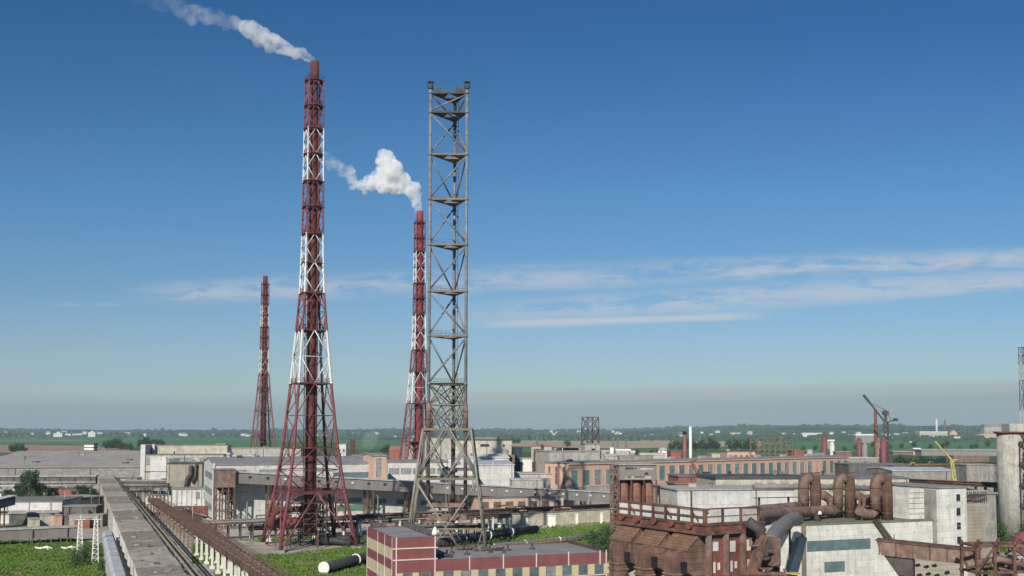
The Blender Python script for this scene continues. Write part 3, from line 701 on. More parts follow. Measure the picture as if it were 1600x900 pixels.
for k in range(4):
    z0, z1, z2, z3 = 0.3, ring[2], ring[1], ring[0]
    A_, B_ = lambda z: bc(k, z), lambda z: bc((k + 1) % 4, z)
    mt = lambda z: (A_(z) + B_(z)) / 2
    bb.tube(mt(z3) + (A_(z3) - mt(z3)) * .12, A_(z2 + .6), .2); bb.tube(mt(z3) + (B_(z3) - mt(z3)) * .12, B_(z2 + .6), .2)
    bb.tube(mt(z2 + 5) .lerp(A_(z2 + 5), .5), mt(z2 + .3), .14); bb.tube(mt(z2 + 5).lerp(B_(z2 + 5), .5), mt(z2 + .3), .14)
    q0 = A_(z2 - .5); q1 = B_(z2 - .5); lowA = A_(z0).lerp(B_(z0), .30); lowB = A_(z0).lerp(B_(z0), .70)
    bb.tube(q0, lowB, .2); bb.tube(q1, lowA, .2)
    for f0, f1 in ((.0, .5), (.5, 1.0)):
        bb.tube(A_(z2).lerp(B_(z2), f0), A_(z1).lerp(B_(z1), 1 - f0 if f0 else .5), .09); bb.tube(A_(z3).lerp(B_(z3), f0), A_(z2).lerp(B_(z2), f1), .10); bb.tube(A_(z3).lerp(B_(z3), f1), A_(z2).lerp(B_(z2), f0), .10)
    bb.tube(A_(z1), lowA.lerp(A_(z0), .6), .12); bb.tube(B_(z1), lowB.lerp(B_(z0), .6), .12)
bb.build('base_bracing', M['steel_mid'], t, True)
iw = MB()
for z in (7.5, 10.5): iw.beam((-hw - .3, 0, z), (hw + .3, 0, z), .9, .8); iw.beam((-hw, 7.2, z), (hw, 7.2, z), .6, .6)
iw.build('rusty_beam', M['rust_pale'], t)
cc = MB(); cc.tube((1.0, 7.2, 6), (1.0, 7.2, levs[0]), .5); cc.tube((-hw, 0, 9.5), (-hw, 0, levs[0]), .42); cc.tube((hw, 0, 9.5), (hw, 0, levs[0]), .42)
cc.lathe(1.0, 7.2, [(.5, 17.5), (1.0, 17.6), (1.0, 18.6), (.5, 18.7)], 10)
cc.build('lower_column', M['steel_dark'], t, True)

# ---- maroon and yellow office
O = P(614, 842, 11.0); ang = R(20)
t = thing('office_building', 'maroon tiled office with pale yellow bands and a stepped flat roof', 'building', (O.x, O.y, 0), ang)
TL, TW, TD, WD = 6.6, 35.2, 18.5, 15.8
wl = MB(); wl.box(0, TL, 0, TD, 0, 11); wl.box(TL, TW, 0, WD, 0, 7.5); wl.build('wall', M['maroon'], t)
yb = MB()
for z0, z1 in ((7.8, 9.5), (4.6, 6.3), (1.4, 3.1)): yb.box(-0.06, 0, 0.25, TD - .1, z0, z1)
yb.build('yellow_band', M['ytile'], t)
pr = MB()
pr.box(0, TL, .35, .36, 11, 11.01)
for (x0, x1, y0, y1, z0) in ((0, TL, 0, .3, 11), (0, .3, .3, TD, 11), (TL - .3, TL, .3, TD, 11), (.3, TL - .3, TD - .3, TD, 11)):
    pr.box(x0, x1, y0, y1, z0, z0 + .12)
for (x0, x1, y0, y1) in ((TL + .02, TW, 0, .3), (TW - .3, TW, .3, WD), (TL, TW - .3, WD - .3, WD)):
    pr.box(x0, x1, y0, y1, 7.5, 7.62)
pr.build('parapet', M['maroon'], t)
rf = MB(); rf.box(.3, TL - .3, .3, TD - .3, 11, 11.03); rf.box(TL + .02, TW - .3, .3, WD - .3, 7.5, 7.53); rf.build('roof', M['roof_grey'], t)
up = MB(); up.box(TL - .55, TL, 2, TD, 11.13, 11.9); up.box(0.4, 3.0, TD - .5, TD, 11.13, 11.8); up.build('roof_upstand', M['conc_dark'], t)
tr = MB()
for z in (9.5, 7.8): tr.box(-.05, TL + .3, -.12, 0, z - .09, z + .09)
for x in (0.5, TL - .1): tr.box(x - .09, x + .09, -.14, 0, 0, 11.2)
for y in (.25, 5.2, 10.2, TD - .1): tr.box(-.13, -.06, y - .06, y + .06, 0, 11.15)
for x in [TL + 5.5 * i + 5.4 for i in range(5)] + [TW - .1]: tr.box(x - .08, x + .08, -.13, 0, 5.8, 8.0)
tr.box(TL, TW, -.1, 0, 4.05, 4.2); tr.box(-.11, -.06, .2, TD, 4.45, 4.6)
tr.box(TW - .18, TW - .02, -.128, 0, 0, 4.05)
tr.build('trim', M['trim'], t)
pitch = (TW - TL - .6) / 10
for (zc, zh) in ((5.05, 1.6), (1.85, 1.6)):
    for i in range(11):
        x = TL + .1 + i * pitch - .05; pm_ = MB(); pm_.box(x, x + 1.15, -.10, 0, zc - zh / 2, zc + zh / 2); pm_.build('yellow_pier', M['ytile'], t)
    for x0, x1 in ((0.6, 1.5), (3.0, 4.0)): pm_ = MB(); pm_.box(x0, x1, -.10, 0, zc - zh / 2, zc + zh / 2); pm_.build('yellow_pier', M['ytile'], t)
    for i in range(10):
        win(t, TL + 1.2 + i * pitch + (pitch - 1.15) / 2, zc, pitch - 1.2, zh, 0, 'f', ('gl_office', 'gl_teal', 'gl_office', 'gl_grey', 'gl_office')[(i * 3) % 5], 'steel', 2, 1 if i % 3 else 2)
    for x in (2.25, 5.1): win(t, x, zc, 1.45, zh, 0, 'f', 'gl_office', 'steel', 2, 1)
for y in (6.6, 8.6): win(t, y, 3.9 + .9, 1.0, 1.7, -.06, 'l', 'gl_grey', 'steel_pale', 1, 2)
rlg = MB()
for i in range(38):
    x = TL + .4 + i * (TW - TL - .8) / 37; rlg.beam((x, WD - .12, 7.6), (x, WD - .12, 8.5), .07)
for i in range(14):
    y = 1 + i * (WD - 1.2) / 13; rlg.beam((TW - .12, y, 7.6), (TW - .12, y, 8.4), .07)
rlg.beam((TL + .4, WD - .12, 8.1), (TW, WD - .12, 8.1), .05); rlg.beam((TW - .12, 1, 8.0), (TW - .12, WD, 8.0), .05)
rlg.beam((TW - .2, 4, 7.85), (TW - .2, WD, 7.85), .12, .4)
rlg.build('roof_railing', M['steel_dark'], t)
def off(x, y, z): return O + Vector((math.cos(ang) * x - math.sin(ang) * y, math.sin(ang) * x + math.cos(ang) * y, z - O.z))
vents = [(9.6, 4.2, .5, 'pair of low dark pipes'), (13.2, 5.2, .8, 'single pipe'), (25.6, 8.5, .8, 'thick pipe'), (21.2, 8.2, .9, 'pipe with a broad foot'), (17.5, 6.4, .6, 'pipe'), (11.5, 7.9, .6, 'thin pipe'), (16.0, 9.0, .7, 'pipe'), (19.5, 5.6, .5, 'stub pipe')]
ords = ['first', 'second', 'third', 'fourth', 'fifth', 'sixth', 'seventh', 'eighth', 'ninth', 'tenth', 'eleventh', 'twelfth', 'thirteenth', 'fourteenth', 'fifteenth', 'sixteenth', 'seventeenth', 'eighteenth', 'nineteenth', 'twentieth']
for i, (x, y, s, nm) in enumerate(sorted(vents)):
    q = off(x, y, 7.53); vt = thing('roof_vent', f'{ords[i]} vent pipe from the left on the office wing roof', 'vent', q, ang, 'vents on the office roof')
    b_ = MB(); b_.lathe(0, 0, [(s * .7, 0), (s * .6, .25), (.14, .3), (.12, .8)], 10); b_.build('pipe', M['steel_dark'], vt)
    b_ = MB(); b_.lathe(0, 0, [(.2, .8), (.22, .85), (.05, 1.05)], 10); b_.build('cowl', M['pipe_dark'], vt)
for i, (x, y, l_, lab) in enumerate(((8.6, 3.0, 1.9, 'dark tarpaulin heap against the tower wall on the office roof'), (15.6, 11.2, 5.0, 'long curled heap of dark scrap near the back rail of the office roof'), (18.4, 8.8, 4.0, 'low heap of dark pipes in the middle of the office roof'))):
    q = off(x, y, 7.53); b_ = MB()
    for k in range(14):
        xx = rnd.uniform(-l_ / 2, l_ / 2); b_.path([(xx, rnd.uniform(-.5, .5), .1), (xx + rnd.uniform(.3, 1.2), rnd.uniform(-.5, .5), rnd.uniform(.15, .55))], rnd.uniform(.08, .28), 6)
    o = b_.build('scrap_pile', M['pipe_dark' if i == 0 else 'steel_dark']); o.location = q; o.rotation_euler = (0, 0, ang); tag(o, lab, 'scrap')
q = off(TL - .1, .1, 11.12)
lt = thing('roof_light', 'white cone-shaped roof lamp on the corner post of the office tower', 'lamp', q, ang)
b_ = MB(); b_.lathe(0, 0, [(.5, .25), (.46, .7), (.2, 1.35), (.05, 1.5)], 12); b_.build('cone', M['white_clean'], lt, True)
b_ = MB(); b_.tube((0, 0, 0), (0, 0, .3), .12); b_.build('post', M['trim'], lt)

# ---- concrete bridge running away on the left
bA, bB = P(257, 900, 8.0), P(165, 745, 8.0)
bdir = (bB - bA).normalized(); bL = (bB - bA).length
bA2 = bA - bdir * 22
ang = math.atan2(bdir.y, bdir.x)
t = thing('pipe_bridge', 'long flat-topped concrete pipe bridge running towards the grey hall', 'bridge', (bA2.x, bA2.y, 0), ang)
BL = bL + 22; n = 30; hwB = 3.0
for i in range(n):
    x0, x1 = BL * i / n, BL * (i + 1) / n; rr = rnd.uniform(-.12, .12); z = 8.0 + rnd.uniform(-.25, .15)
    s_ = MB(); s_.box(x0 + .1, x1 - .1, -hwB + rr, hwB + rr * .5, z - .35, z); s_.build('deck_slab', M['deck2' if (i * 7) % 5 in (1, 3) else 'deck'], t)
    s_ = MB()
    for yy in (-hwB + .6, hwB - .6):
        s_.beam((x0 + .4, yy, 0), (x0 + .4, yy, 7.5), .45); s_.beam((x0 + 2.6, yy, 0), (x0 + .5, yy, 6.9), .2)
    s_.beam((x0 + .4, -hwB, 7.0), (x0 + .4, hwB, 7.0), .5, .5); s_.beam((x0 + .4, -hwB + .6, 4.0), (x0 + .4, hwB - .6, 4.0), .35)
    s_.build('trestle', M['white' if i < 14 else 'conc_pale'], t)
    if i % 2 == 0 or i < 8:
        s_ = MB(); s_.box(x0 + .5, x0 + .75, -hwB + .2, hwB - .8, z + .001, z + .22); s_.build('deck_rib', M['conc'], t)
        for k in range(3): xx = x0 + rnd.uniform(1, 8); yy = rnd.uniform(-2.4, 1.8); s_ = MB(); s_.box(xx, xx + rnd.uniform(.3, 1.8), yy, yy + rnd.uniform(.15, .8), z + .001, z + rnd.uniform(.06, .2)); s_.build('deck_patch', M[rnd.choice(['deck2', 'conc_dark', 'conc_pale'])], t)
pp = MB()
for dy, r_, dz in ((-hwB - .5, .2, .1), (-hwB - 1.1, .14, -.4), (-hwB - 1.9, .2, -.6)): pp.tube((0, dy, 7.9 + dz), (BL, dy, 7.9 + dz), r_, n=8)
for i in range(40): pp.beam((BL * i / 40, -hwB, 7.3), (BL * i / 40, -hwB - 2.1, 7.15), .16, .2)
pp.build('side_pipes', M['steel_olive'], t, True)
# ---- brown rack with white legs
rA, rB = P(428, 900, 5.6), P(238, 778, 5.6)
rdir = (rB - rA).normalized(); rA2 = rA - rdir * 24; RL = (rB - rA).length + 24
t = thing('pipe_rack', 'rusty brown open-topped pipe trough on white concrete legs, running away left of the chimney', 'pipe rack', (rA2.x, rA2.y, 0), math.atan2(rdir.y, rdir.x))
tr = MB(); tr.box(0, RL, -1.5, 1.5, 4.5, 4.8); tr.box(0, RL, 1.35, 1.5, 4.8, 5.6); tr.box(0, RL, -1.5, -1.35, 4.8, 5.6); tr.build('trough', M['rust'], t)
for i in range(int(RL / 4)): s_ = MB(); s_.beam((i * 4, -1.6, 5.75), (i * 4, 1.6, 5.75), .14, .16); s_.build('cross_tie', M['brown'], t)
pp = MB()
for y, r_ in ((-.8, .38), (.05, .45), (.9, .34)): pp = MB(); pp.tube((0, y, 5.3), (RL, y, 5.3), r_, n=8); pp.build('pipe', M['rust_pale' if y > .5 else 'brown'], t, True)
rl_ = MB()
for y in (-1.45, 1.45):
    rl_.beam((0, y, 6.7), (RL, y, 6.7), .06); rl_.beam((0, y, 6.2), (RL, y, 6.2), .05)
    for i in range(int(RL / 1.6)): rl_.beam((i * 1.6, y, 5.5), (i * 1.6, y, 6.7), .07)
rl_.build('railing', M['brown'], t)
ns = int(RL / 7.5)
for i in range(ns):
    x = 3 + i * 7.5
    for y in (-1.0, 1.0):
        s_ = MB(); s_.beam((x, y, 0), (x, y, 4.4), .42 if i < 14 else .3)
        if i < 14: s_.box(x - .45, x + .45, y - .45, y + .45, 0, .5)
        s_.build('column', M['white_clean' if i < 14 else 'rust_pale'], t)
    s_ = MB(); s_.beam((x, -1.6, 4.3), (x, 1.6, 4.3), .3, .35); s_.build('cross_beam', M['conc_pale'], t)
# side branch
q0, q1 = P(398, 884, 4.2), P(290, 798, 4.2); L2 = (q1 - q0).length
t = thing('pipe_rack', 'lower brown rack with lagged pipes just right of the white-legged trough', 'pipe rack', (q0.x, q0.y, 0), math.atan2(q1.y - q0.y, q1.x - q0.x))
s_ = MB(); s_.box(0, L2, -1.3, 1.3, 3.5, 3.75)
for i in range(int(L2 / 2)): s_.beam((i * 2, -1.4, 3.9), (i * 2, 1.4, 3.9), .12)
s_.build('deck', M['brown'], t)
s_ = MB()
for y, r_ in ((-.8, .3), (0, .4), (.8, .3)): s_.tube((0, y, 4.25), (L2, y, 4.25), r_, n=8)
s_.build('pipe', M['brown'], t, True)
s_ = MB()
for y in (-1.35, 1.35):
    s_.beam((0, y, 5.0), (L2, y, 5.0), .06)
    for i in range(int(L2 / 2)): s_.beam((i * 2, y, 3.7), (i * 2, y, 5.0), .07)
s_.build('railing', M['brown'], t)
for i in range(int(L2 / 9)):
    s_ = MB(); 
    for y in (-1, 1): s_.beam((2 + i * 9, y, 0), (2 + i * 9, y, 3.5), .26)
    s_.build('trestle', M['rust'], t)
# rusty mesh wedge
q0, q1 = P(455, 905, 4.0), P(402, 876, 4.0)
t = thing('walkway', 'brown mesh-sided walkway end beside the grass in front of the tallest chimney', 'walkway', (q0.x, q0.y, 0), math.atan2(q1.y - q0.y, q1.x - q0.x))
s_ = MB(); s_.box(0, 15, 0, 2.2, 2.6, 4.0); s_.build('side_panel', M['brown'], t)
s_ = MB(); s_.beam((-.5, -.05, 4.15), (15.2, -.05, 4.15), .12); 
for x in (1, 8, 14.5): s_.beam((x, 1, 0), (x, 1, 2.6), .25)
s_.build('frame', M['rust_pale'], t)

# ---- grey covered conveyor left of the bridge
q0, q1 = P(190, 905, 5.2), P(168, 829, 5.2); L2 = (q1 - q0).length
t = thing('covered_conveyor', 'light grey covered conveyor alongside the concrete bridge', 'conveyor', (q0.x, q0.y, 0), math.atan2(q1.y - q0.y, q1.x - q0.x))
for i in range(8):
    x0 = L2 * i / 8; s_ = MB(); s_.prism([(-1.15, 3.2), (1.15, 3.2), (1.15, 4.6), (.7, 5.15), (-.7, 5.15), (-1.15, 4.6)], x0 + .04, x0 + L2 / 8 - .04, 'x'); s_.build('cover', M['roof_zinc'], t)
for i in range(9):
    s_ = MB(); x = L2 * i / 8.2 + .4
    for y in (-.9, .9): s_.beam((x, y, 0), (x, y, 3.2), .22)
    s_.beam((x, -.9, .3), (x, .9, 3), .12); s_.build('trestle', M['steel_pale'], t)
# leaning props beside it
for i, (px, py) in enumerate(((196, 868), (205, 885), (214, 905), (188, 845))):
    q = P(px, py); t = thing('support_frame', f'{ords[i]} white braced frame between grey conveyor and concrete bridge', 'frame', q, R(110), 'white braced frames by the bridge')
    s_ = MB(); s_.beam((-.9, 0, 0), (-.5, 0, 6.2), .25); s_.beam((.9, 0, 0), (.5, 0, 6.2), .25); s_.build('legs_pair', M['white'], t)
    s_ = MB(); s_.beam((-.8, 0, 1), (.6, 0, 4), .13); s_.beam((.8, 0, 1), (-.6, 0, 4), .13); s_.beam((-.6, 0, 5.6), (.6, 0, 5.6), .2); s_.build('brace', M['white'], t)

# ---- two lattice posts in the grass
for (px, py, lab) in ((124, 874, 'white lattice post on the left of the two at the grass edge'), (148.5, 880, 'white lattice post nearer the grey conveyor, right of the two')):
    q = P(px, py); hh = at(px, 813, q.y).z
    t = thing('lattice_post', lab, 'post', q, R(15), 'white lattice posts')
    s_ = MB()
    for sx in (-1, 1):
        for sy in (-.3, .3): s_.beam((sx * .62, sy, 0), (sx * .3, sy * .8, hh), .15)
    s_.build('upright', M['white_clean'], t)
    s_ = MB(); nn = 9
    for i in range(nn):
        z0, z1 = hh * i / nn, hh * (i + 1) / nn; w0 = .62 - .32 * z0 / hh; w1 = .62 - .32 * z1 / hh
        s_.beam((-w0, -.3, z0 + .1), (w0, -.3, z0 + .1), .1); s_.beam((-w0, -.3, z0 + .1), (w1, -.3, z1), .08)
    s_.build('lattice', M['white_clean'], t)
    s_ = MB(); s_.beam((0, 0, hh), (0, 0, hh + 1.2), .1); s_.beam((-1.0, 0, hh + .2), (1.0, 0, hh + .2), .12); s_.build('cross_arm', M['white_clean'], t)
for (px, py, l_, lab) in ((68, 858.5, 1.9, 'white broken slab lying in the grass, left one'), (107, 858, 1.6, 'white broken slab lying in the grass near the lattice posts')):
    q = P(px, py); b_ = MB(); b_.prism([(-l_, -.3), (-l_ * .2, -.45), (0, -.1), (l_ * .6, -.4), (l_, .1), (l_ * .3, .4), (-l_ * .6, .3)], 0.5, .8, 'z'); b_.box(-l_ * .7, -l_ * .5, -.2, .2, 0, .5); b_.box(l_ * .4, l_ * .6, -.1, .2, 0, .5)
    b_.v = [(x, y, z - .25 + .2 * math.sin(x * 2.1)) for x, y, z in b_.v]
    o = b_.build('slab', M['white_clean']); o.location = q; tag(o, lab, 'slab')

# ---- duct gallery bottom left
q0, q1 = P(-60, 829, 3.9), P(121, 822, 3.9); L2 = (q1 - q0).length
t = thing('duct_gallery', 'low grey-brown duct gallery on short slanted legs behind the grass', 'gallery', (q0.x, q0.y, 0), math.atan2(q1.y - q0.y, q1.x - q0.x))
s_ = MB(); s_.box(0, L2, 0, 2.6, 1.3, 3.6); s_.build('casing', M['gallery'], t)
s_ = MB(); s_.box(-.1, L2 + .1, -.25, 2.9, 3.6, 3.95); s_.build('top_cover', M['steel_pale'], t)
for i in range(int(L2 / 2.2)):
    s_ = MB(); x = 1 + i * 2.2; s_.beam((x, .2, 1.3), (x + .4, .2, 0), .22); s_.beam((x, 2.3, 1.3), (x + .4, 2.3, 0), .22); s_.build('leg', M['conc_dark'], t)
for x in (L2 - 2.4, L2 - 10):
    s_ = MB(); s_.box(x, x + .25, -.3, 0, .2, 3.6); s_.build('buttress', M['conc_dark'], t)

# ---- shed row bottom left
A, B = P(-40, 785, 6.2), P(97, 784, 6.2)
t, L, _ = hall('brick_shed', 'long shed with white block front and flat grey roof left of the bridge', 'shed', A, B, 20, 6.2, 'white', 'roof')
for i in range(5): win(t, 3 + i * (L - 6) / 4, 3.1, (L - 6) / 4 - .5, 1.3, 0, 'f', 'gl_grey', 'steel', 4, 1)
s_ = MB()
for i in range(4): s_.box(L * i / 4 + 2.8, L * i / 4 + 3.1, -.12, 0, 3.9, 6.1)
s_.build('wall_ribs', M['conc'], t)
A, B = P(97, 780, 5.5), P(162, 776, 5.5)
t, L, _ = hall('flat_shed', 'dull purple-grey shed between the white block shed and the bridge', 'shed', A, B, 12, 5.5, 'conc_dark', 'roof_pale')
A, B = P(14, 803, 3.2), P(92, 801, 3.2)
hall('lean_to', 'low lean-to with a pale roof edge in front of the white block shed', 'shed', A, B, 7, 3.2, 'conc_dark', 'conc_pale', over=.3)
for (x0, x1, y, z, mt, lab) in ((48, 62, 812, 2.6, 'cream', 'small yellowish hut below the white block shed'), (62, 84, 806, 3.0, 'conc_pale', 'small pinkish grey hut between yellow and orange huts'), (84, 97, 806, 3.0, 'brick', 'small orange hut below the right end of the white block shed'), (108, 160, 806, 3.2, 'roof_pale', 'wide low hut with brown-pink roof beside the bridge'), (116, 140, 813, 2.4, 'redbrick', 'dark red low hut just behind the lattice posts')):
    A, B = P(x0, y, z), P(x1, y - .6, z); hall('hut', lab, 'hut', A, B, 6, z, mt, 'roof_pale', over=.15, th=.2, group='small huts left of the bridge')
# slanted gallery at the left edge
t = thing('inclined_gallery', 'dark inclined gallery on rusty legs at the left edge', 'gallery', P(-30, 828), R(60))
s_ = MB(); s_.prism([(-6, 3.8), (9, 6.3), (9, 8.8), (-6, 6.3)], -1.3, 1.3, 'y'); s_.build('casing', M['blue_dark'], t)
s_ = MB(); s_.prism([(-6.1, 6.31), (9.1, 8.82), (9.1, 9.0), (-6.1, 6.5)], -1.5, 1.5, 'y'); s_.build('roof', M['roof_zinc'], t)
s_ = MB()
for x in (-3, 6): s_.beam((x, -1, 0), (x, -1, 5 + x * .17), .3); s_.beam((x, 1, 0), (x, 1, 5 + x * .17), .3)
s_.build('leg_pair', M['rust'], t)

# ---- elevated gallery y 743
A, B = P(-60, 744, 9.4), P(149, 743, 9.4)
loc, rz, L = frame_of(A, B)
t = thing('elevated_gallery', 'elevated gallery with pale roof edge and white posts in front of the long grey hall', 'gallery', loc, rz)
s_ = MB(); s_.box(0, L, 0, 3.4, 6.0, 9.0); s_.build('casing', M['conc_dark'], t)
s_ = MB(); s_.box(-.3, L + .3, -.4, 3.8, 9.0, 9.5); s_.build('roof', M['conc_pale'], t)
s_ = MB(); s_.box(-.2, L + .2, -.3, 0, 6.4, 7.3); s_.build('sill_band', M['conc'], t)
s_ = MB(); s_.tube((0, -.6, 5.6), (L, -.6, 5.6), .3); s_.tube((0, -1.3, 5.5), (L, -1.3, 5.5), .25); s_.build('pipe', M['steel_pale'], t, True)
for i in range(9):
    x = 2 + i * (L - 4) / 8; s_ = MB(); s_.beam((x, 0.1, 0), (x, .1, 6), .5); s_.beam((x, 3.2, 0), (x, 3.2, 6), .5); s_.build('column', M['white_clean'], t)
    s_ = MB(); s_.box(x - .25, x + .25, -.2, 0, 7.35, 8.95); s_.build('mullion', M['steel_dark'], t)
# ---- long grey hall
A, B = P(-60, 731, 10), P(223, 730, 10)
t, L, _ = hall('long_hall', 'very long low hall with a sloping pale grey roof on the far left', 'hall', A, B, 85, 10, 'conc', 'roof_pale', 'shed', 5.8, .6)
for i in range(10): win(t, 8 + i * (L - 16) / 9, 7.4, 6.0, 2.2, 0, 'f', 'gl_grey', 'conc', 4, 1)
s_ = MB()
for (x, y, h_) in ((L * .93, 40, 4.0), (L * .84, 30, 4), (L * .86, 14, 3), (L * .32, 20, 2.5)): s_.box(x - 1.2, x + 1.2, y, y + 6, 10 + y * 5.8 / 85, 10 + y * 5.8 / 85 + .9)
s_.build('roof_hatch', M['conc_dark'], t)
q = at(138.5, 708, 556)
t = thing('roof_tower', 'small cream tower with dark red stripes rising behind the long grey hall roof', 'tower', (q.x, q.y, 0))
ztw = at(138, 693.5, 556).z
s_ = MB(); s_.box(-2.7, 2.7, 0, 5, 0, ztw); s_.build('wall', M['white_clean'], t)
s_ = MB()
for k in range(3): s_.box(-2.9, 2.9, -.15, 5.15, 16.0 + k * 1.7, 16.4 + k * 1.7)
s_.build('band', M['rust_red'], t)
s_ = MB(); s_.box(-2.9, 2.9, -.2, 5.2, ztw + .002, ztw + .3); s_.build('roof', M['conc_dark'], t)

# ---- building group left of the white hall
def bld(x0, x1, ytop, Yd, depth, wall, roof, name, label, cat='building', rz=None, kind='flat', rise=0, wins=None, over=.25, group=None, th=.3):
    zt_ = at((x0 + x1) / 2, ytop, Yd).z
    A = at(x0, ytop, Yd); 
    ca_ = R(21) if rz is None else rz
    # right end on the line through A at angle ca_
    r1 = ray(x1, ytop); k = r1.x / r1.y
    tt = (k * A.y - A.x) / (math.cos(ca_) - k * math.sin(ca_))
    B = Vector((A.x + math.cos(ca_) * tt, A.y + math.sin(ca_) * tt, 0))
    t_, L_, ro = hall(name, label, cat, A, B, depth, zt_, wall, roof, kind, rise, over, group=group, th=th)
    if wins:
        for (n_, za, zb_, gl, fr_, nx, nz, frac) in wins:
            pt = L_ / n_
            for i in range(n_): win(t_, pt * (i + .5), zt_ - (za + zb_) / 2, pt * frac, abs(zb_ - za), 0, 'f', gl, fr_, nx, nz)
    return t_, L_, zt_
def fbld(x0, x1, ytop, ybase, wall, roof, name, label, cat='building', gable=False, wins=0):
    px = (x0 + x1) / 2; a = math.atan((px - 800) / F); d = 1300.0
    while d < 9000 and hillh(a, d) < H - (ybase - 675 + (px - 800) * .002) / F * d * math.cos(a): d += 25
    Yd = d * math.cos(a); zb0 = hillh(a, d) - 2; A = at(x0, ytop, Yd); B = at(x1, ytop, Yd); L_ = B.x - A.x; z_ = A.z - zb0
    t_ = thing(name, label, cat, (A.x, Yd, zb0)); h_ = z_ * (.75 if gable else 1)
    s1 = MB(); s1.box(0, L_, 0, L_ * .4, 0, h_)
    if gable: s1.prism([(0, h_), (L_, h_), (L_ / 2, z_)], 0, L_ * .4, 'y')
    s1.build('wall', M[wall], t_)
    s1 = MB(); th_ = max(1.2, z_ * .18)
    if gable: s1.prism([(-.5, h_), (L_ / 2, z_ + .1), (L_ + .5, h_), (L_ + .5, h_ + 1), (L_ / 2, z_ + 1.1), (-.5, h_ + 1)], -1, L_ * .4, 'y')
    else: s1.box(-1, L_ + 1, -1, L_ * .4 + 1, z_ + .02, z_ + th_)
    s1.build('roof', M[roof], t_)
    for i in range(wins): win(t_, L_ * (i + .5) / wins, h_ * .55, L_ / wins * .6, h_ * .3, -.05, 'f', 'gl_grey', 'conc', 2, 1, .3)
    return t_
t, L, z = bld(224, 349, 711, 445, 30, 'cream', 'roof', 'long_building', 'long pale building with a stained parapet and tall white end pier', rz=R(8), wins=[(3, 1.2, 4.6, 'gl_grey', 'conc', 6, 2, .8)])
s_ = MB(); s_.box(0.5, L, 12, 24, z + .3, z + 4.0); s_.build('upper_storey', M['cream'], t)
s_ = MB(); s_.box(0.2, L + .2, 11.8, 24.3, z + 4.002, z + 4.3); s_.build('upper_roof', M['conc'], t)
s_ = MB(); s_.box(-1.2, .8, -.5, 24, 0, z + 4.6); s_.box(1.6, 2.6, 10, 24, z + .3, z + 4.6); s_.build('end_pier', M['white'], t)
s_ = MB(); s_.box(3, 10, -.4, 0, 1, z - .8); s_.build('white_bay', M['white'], t)
win(t, 13.3, z - 4.5, 5.0, 6, 0, 'f', 'gl_teal', 'conc', 2, 4)
win(t, 13.3, z - 12, 5.0, 5, 0, 'f', 'gl_teal', 'conc', 2, 3)
t, L, z = bld(262, 316, 725, 380, 16, 'beige', 'roof_dark', 'block_building', 'brownish grey block building with a dark duct down its front', rz=R(12))
s_ = MB(); s_.path([(8.5, -.8, z - .5), (8.5, -.8, z - 4), (7.2, -1.0, z - 6), (6.8, -1, z - 10)], .8, 8); s_.path([(10.5, -.8, z), (10.2, -.8, z - 5), (9.0, -1, z - 7)], .5, 8); s_.build('duct', M['steel_dark'], t, True)
s_ = MB(); s_.box(-.1, .5, -.3, 0, 1, z - .3); s_.box(6.2, 6.6, -.2, 0, 1, z - .3); s_.build('pilaster', M['conc_pale'], t)
bld(337, 352, 694, 470, 6, 'beige', 'conc', 'stair_house', 'brownish roof house at the right end of the stained parapet building', rz=R(5))
t, L, z = bld(268, 330, 765, 325, 10, 'white', 'conc', 'annex', 'low whitish annex with vertical streaks left of the white hall', rz=R(15))
for x in (L * .66, L * .86): win(t, x, z - 2, 1.3, 2.2, 0, 'f', 'gl_grey', 'conc', 1, 2)
s_ = MB()
for i in range(8): s_.box(i * L / 8, i * L / 8 + .2, -.1, 0, .3, z - .3)
s_.build('wall_ribs', M['conc'], t)
t, L, z = bld(354, 470, 701, 520, 30, 'conc_pale', 'roof_pale', 'rear_hall', 'pale grey windowless hall in front of the farthest chimney', rz=R(4))
bld(363, 400, 713, 430, 8, 'brick', 'white', 'roof_cabin', 'small pink and white cabin row behind the white hall roof', rz=R(5), wins=[(5, .6, 2.0, 'gl_dark', 'white', 1, 1, .5)])
bld(400, 412, 715, 425, 6, 'white', 'conc', 'roof_cabin', 'small white cabin behind the white hall, right of the pink row', rz=R(5))

# ---- white hall behind the gallery
A = P(334, 727, 17.0); B = A + Vector((math.cos(R(21)), math.sin(R(21)), 0)) * 48.8
t, L, _ = hall('white_hall', 'big white slab-clad hall behind the sloping conveyor gallery', 'hall', A, B, 42, 17.0, 'panel_big', 'roof_grey', 'gable', 1.6)
for z in (13.4, 8.6, 4.0): win(t, 20, z, 30, 1.9, 0, 'l', 'gl_teal', 'conc', 12, 1)
s_ = MB(); s_.box(-.35, .35, -.3, 0, 0, 17.6); s_.build('corner_pier', M['white'], t)
for x, w_ in ((5, 9), (17, 8), (31, 10)): win(t, x, 15.2, w_, 1.0, 0, 'f', 'gl_grey', 'white', 8, 1)
win(t, L - 7, 13.6, 13, 1.7, 0, 'f', 'gl_teal', 'conc', 5, 1); win(t, L - 25, 13.2, 16, 1.0, 0, 'f', 'gl_grey', 'white', 8, 1)
s_ = MB(); s_.box(22, L, -.12, 0, 9.3, 9.9); s_.build('green_band', M['green_paint'], t)
for i in range(7): win(t, 8 + i * 7.5, 4.4, 4, 1.5, 0, 'f', 'gl_teal', 'conc', 3, 1)
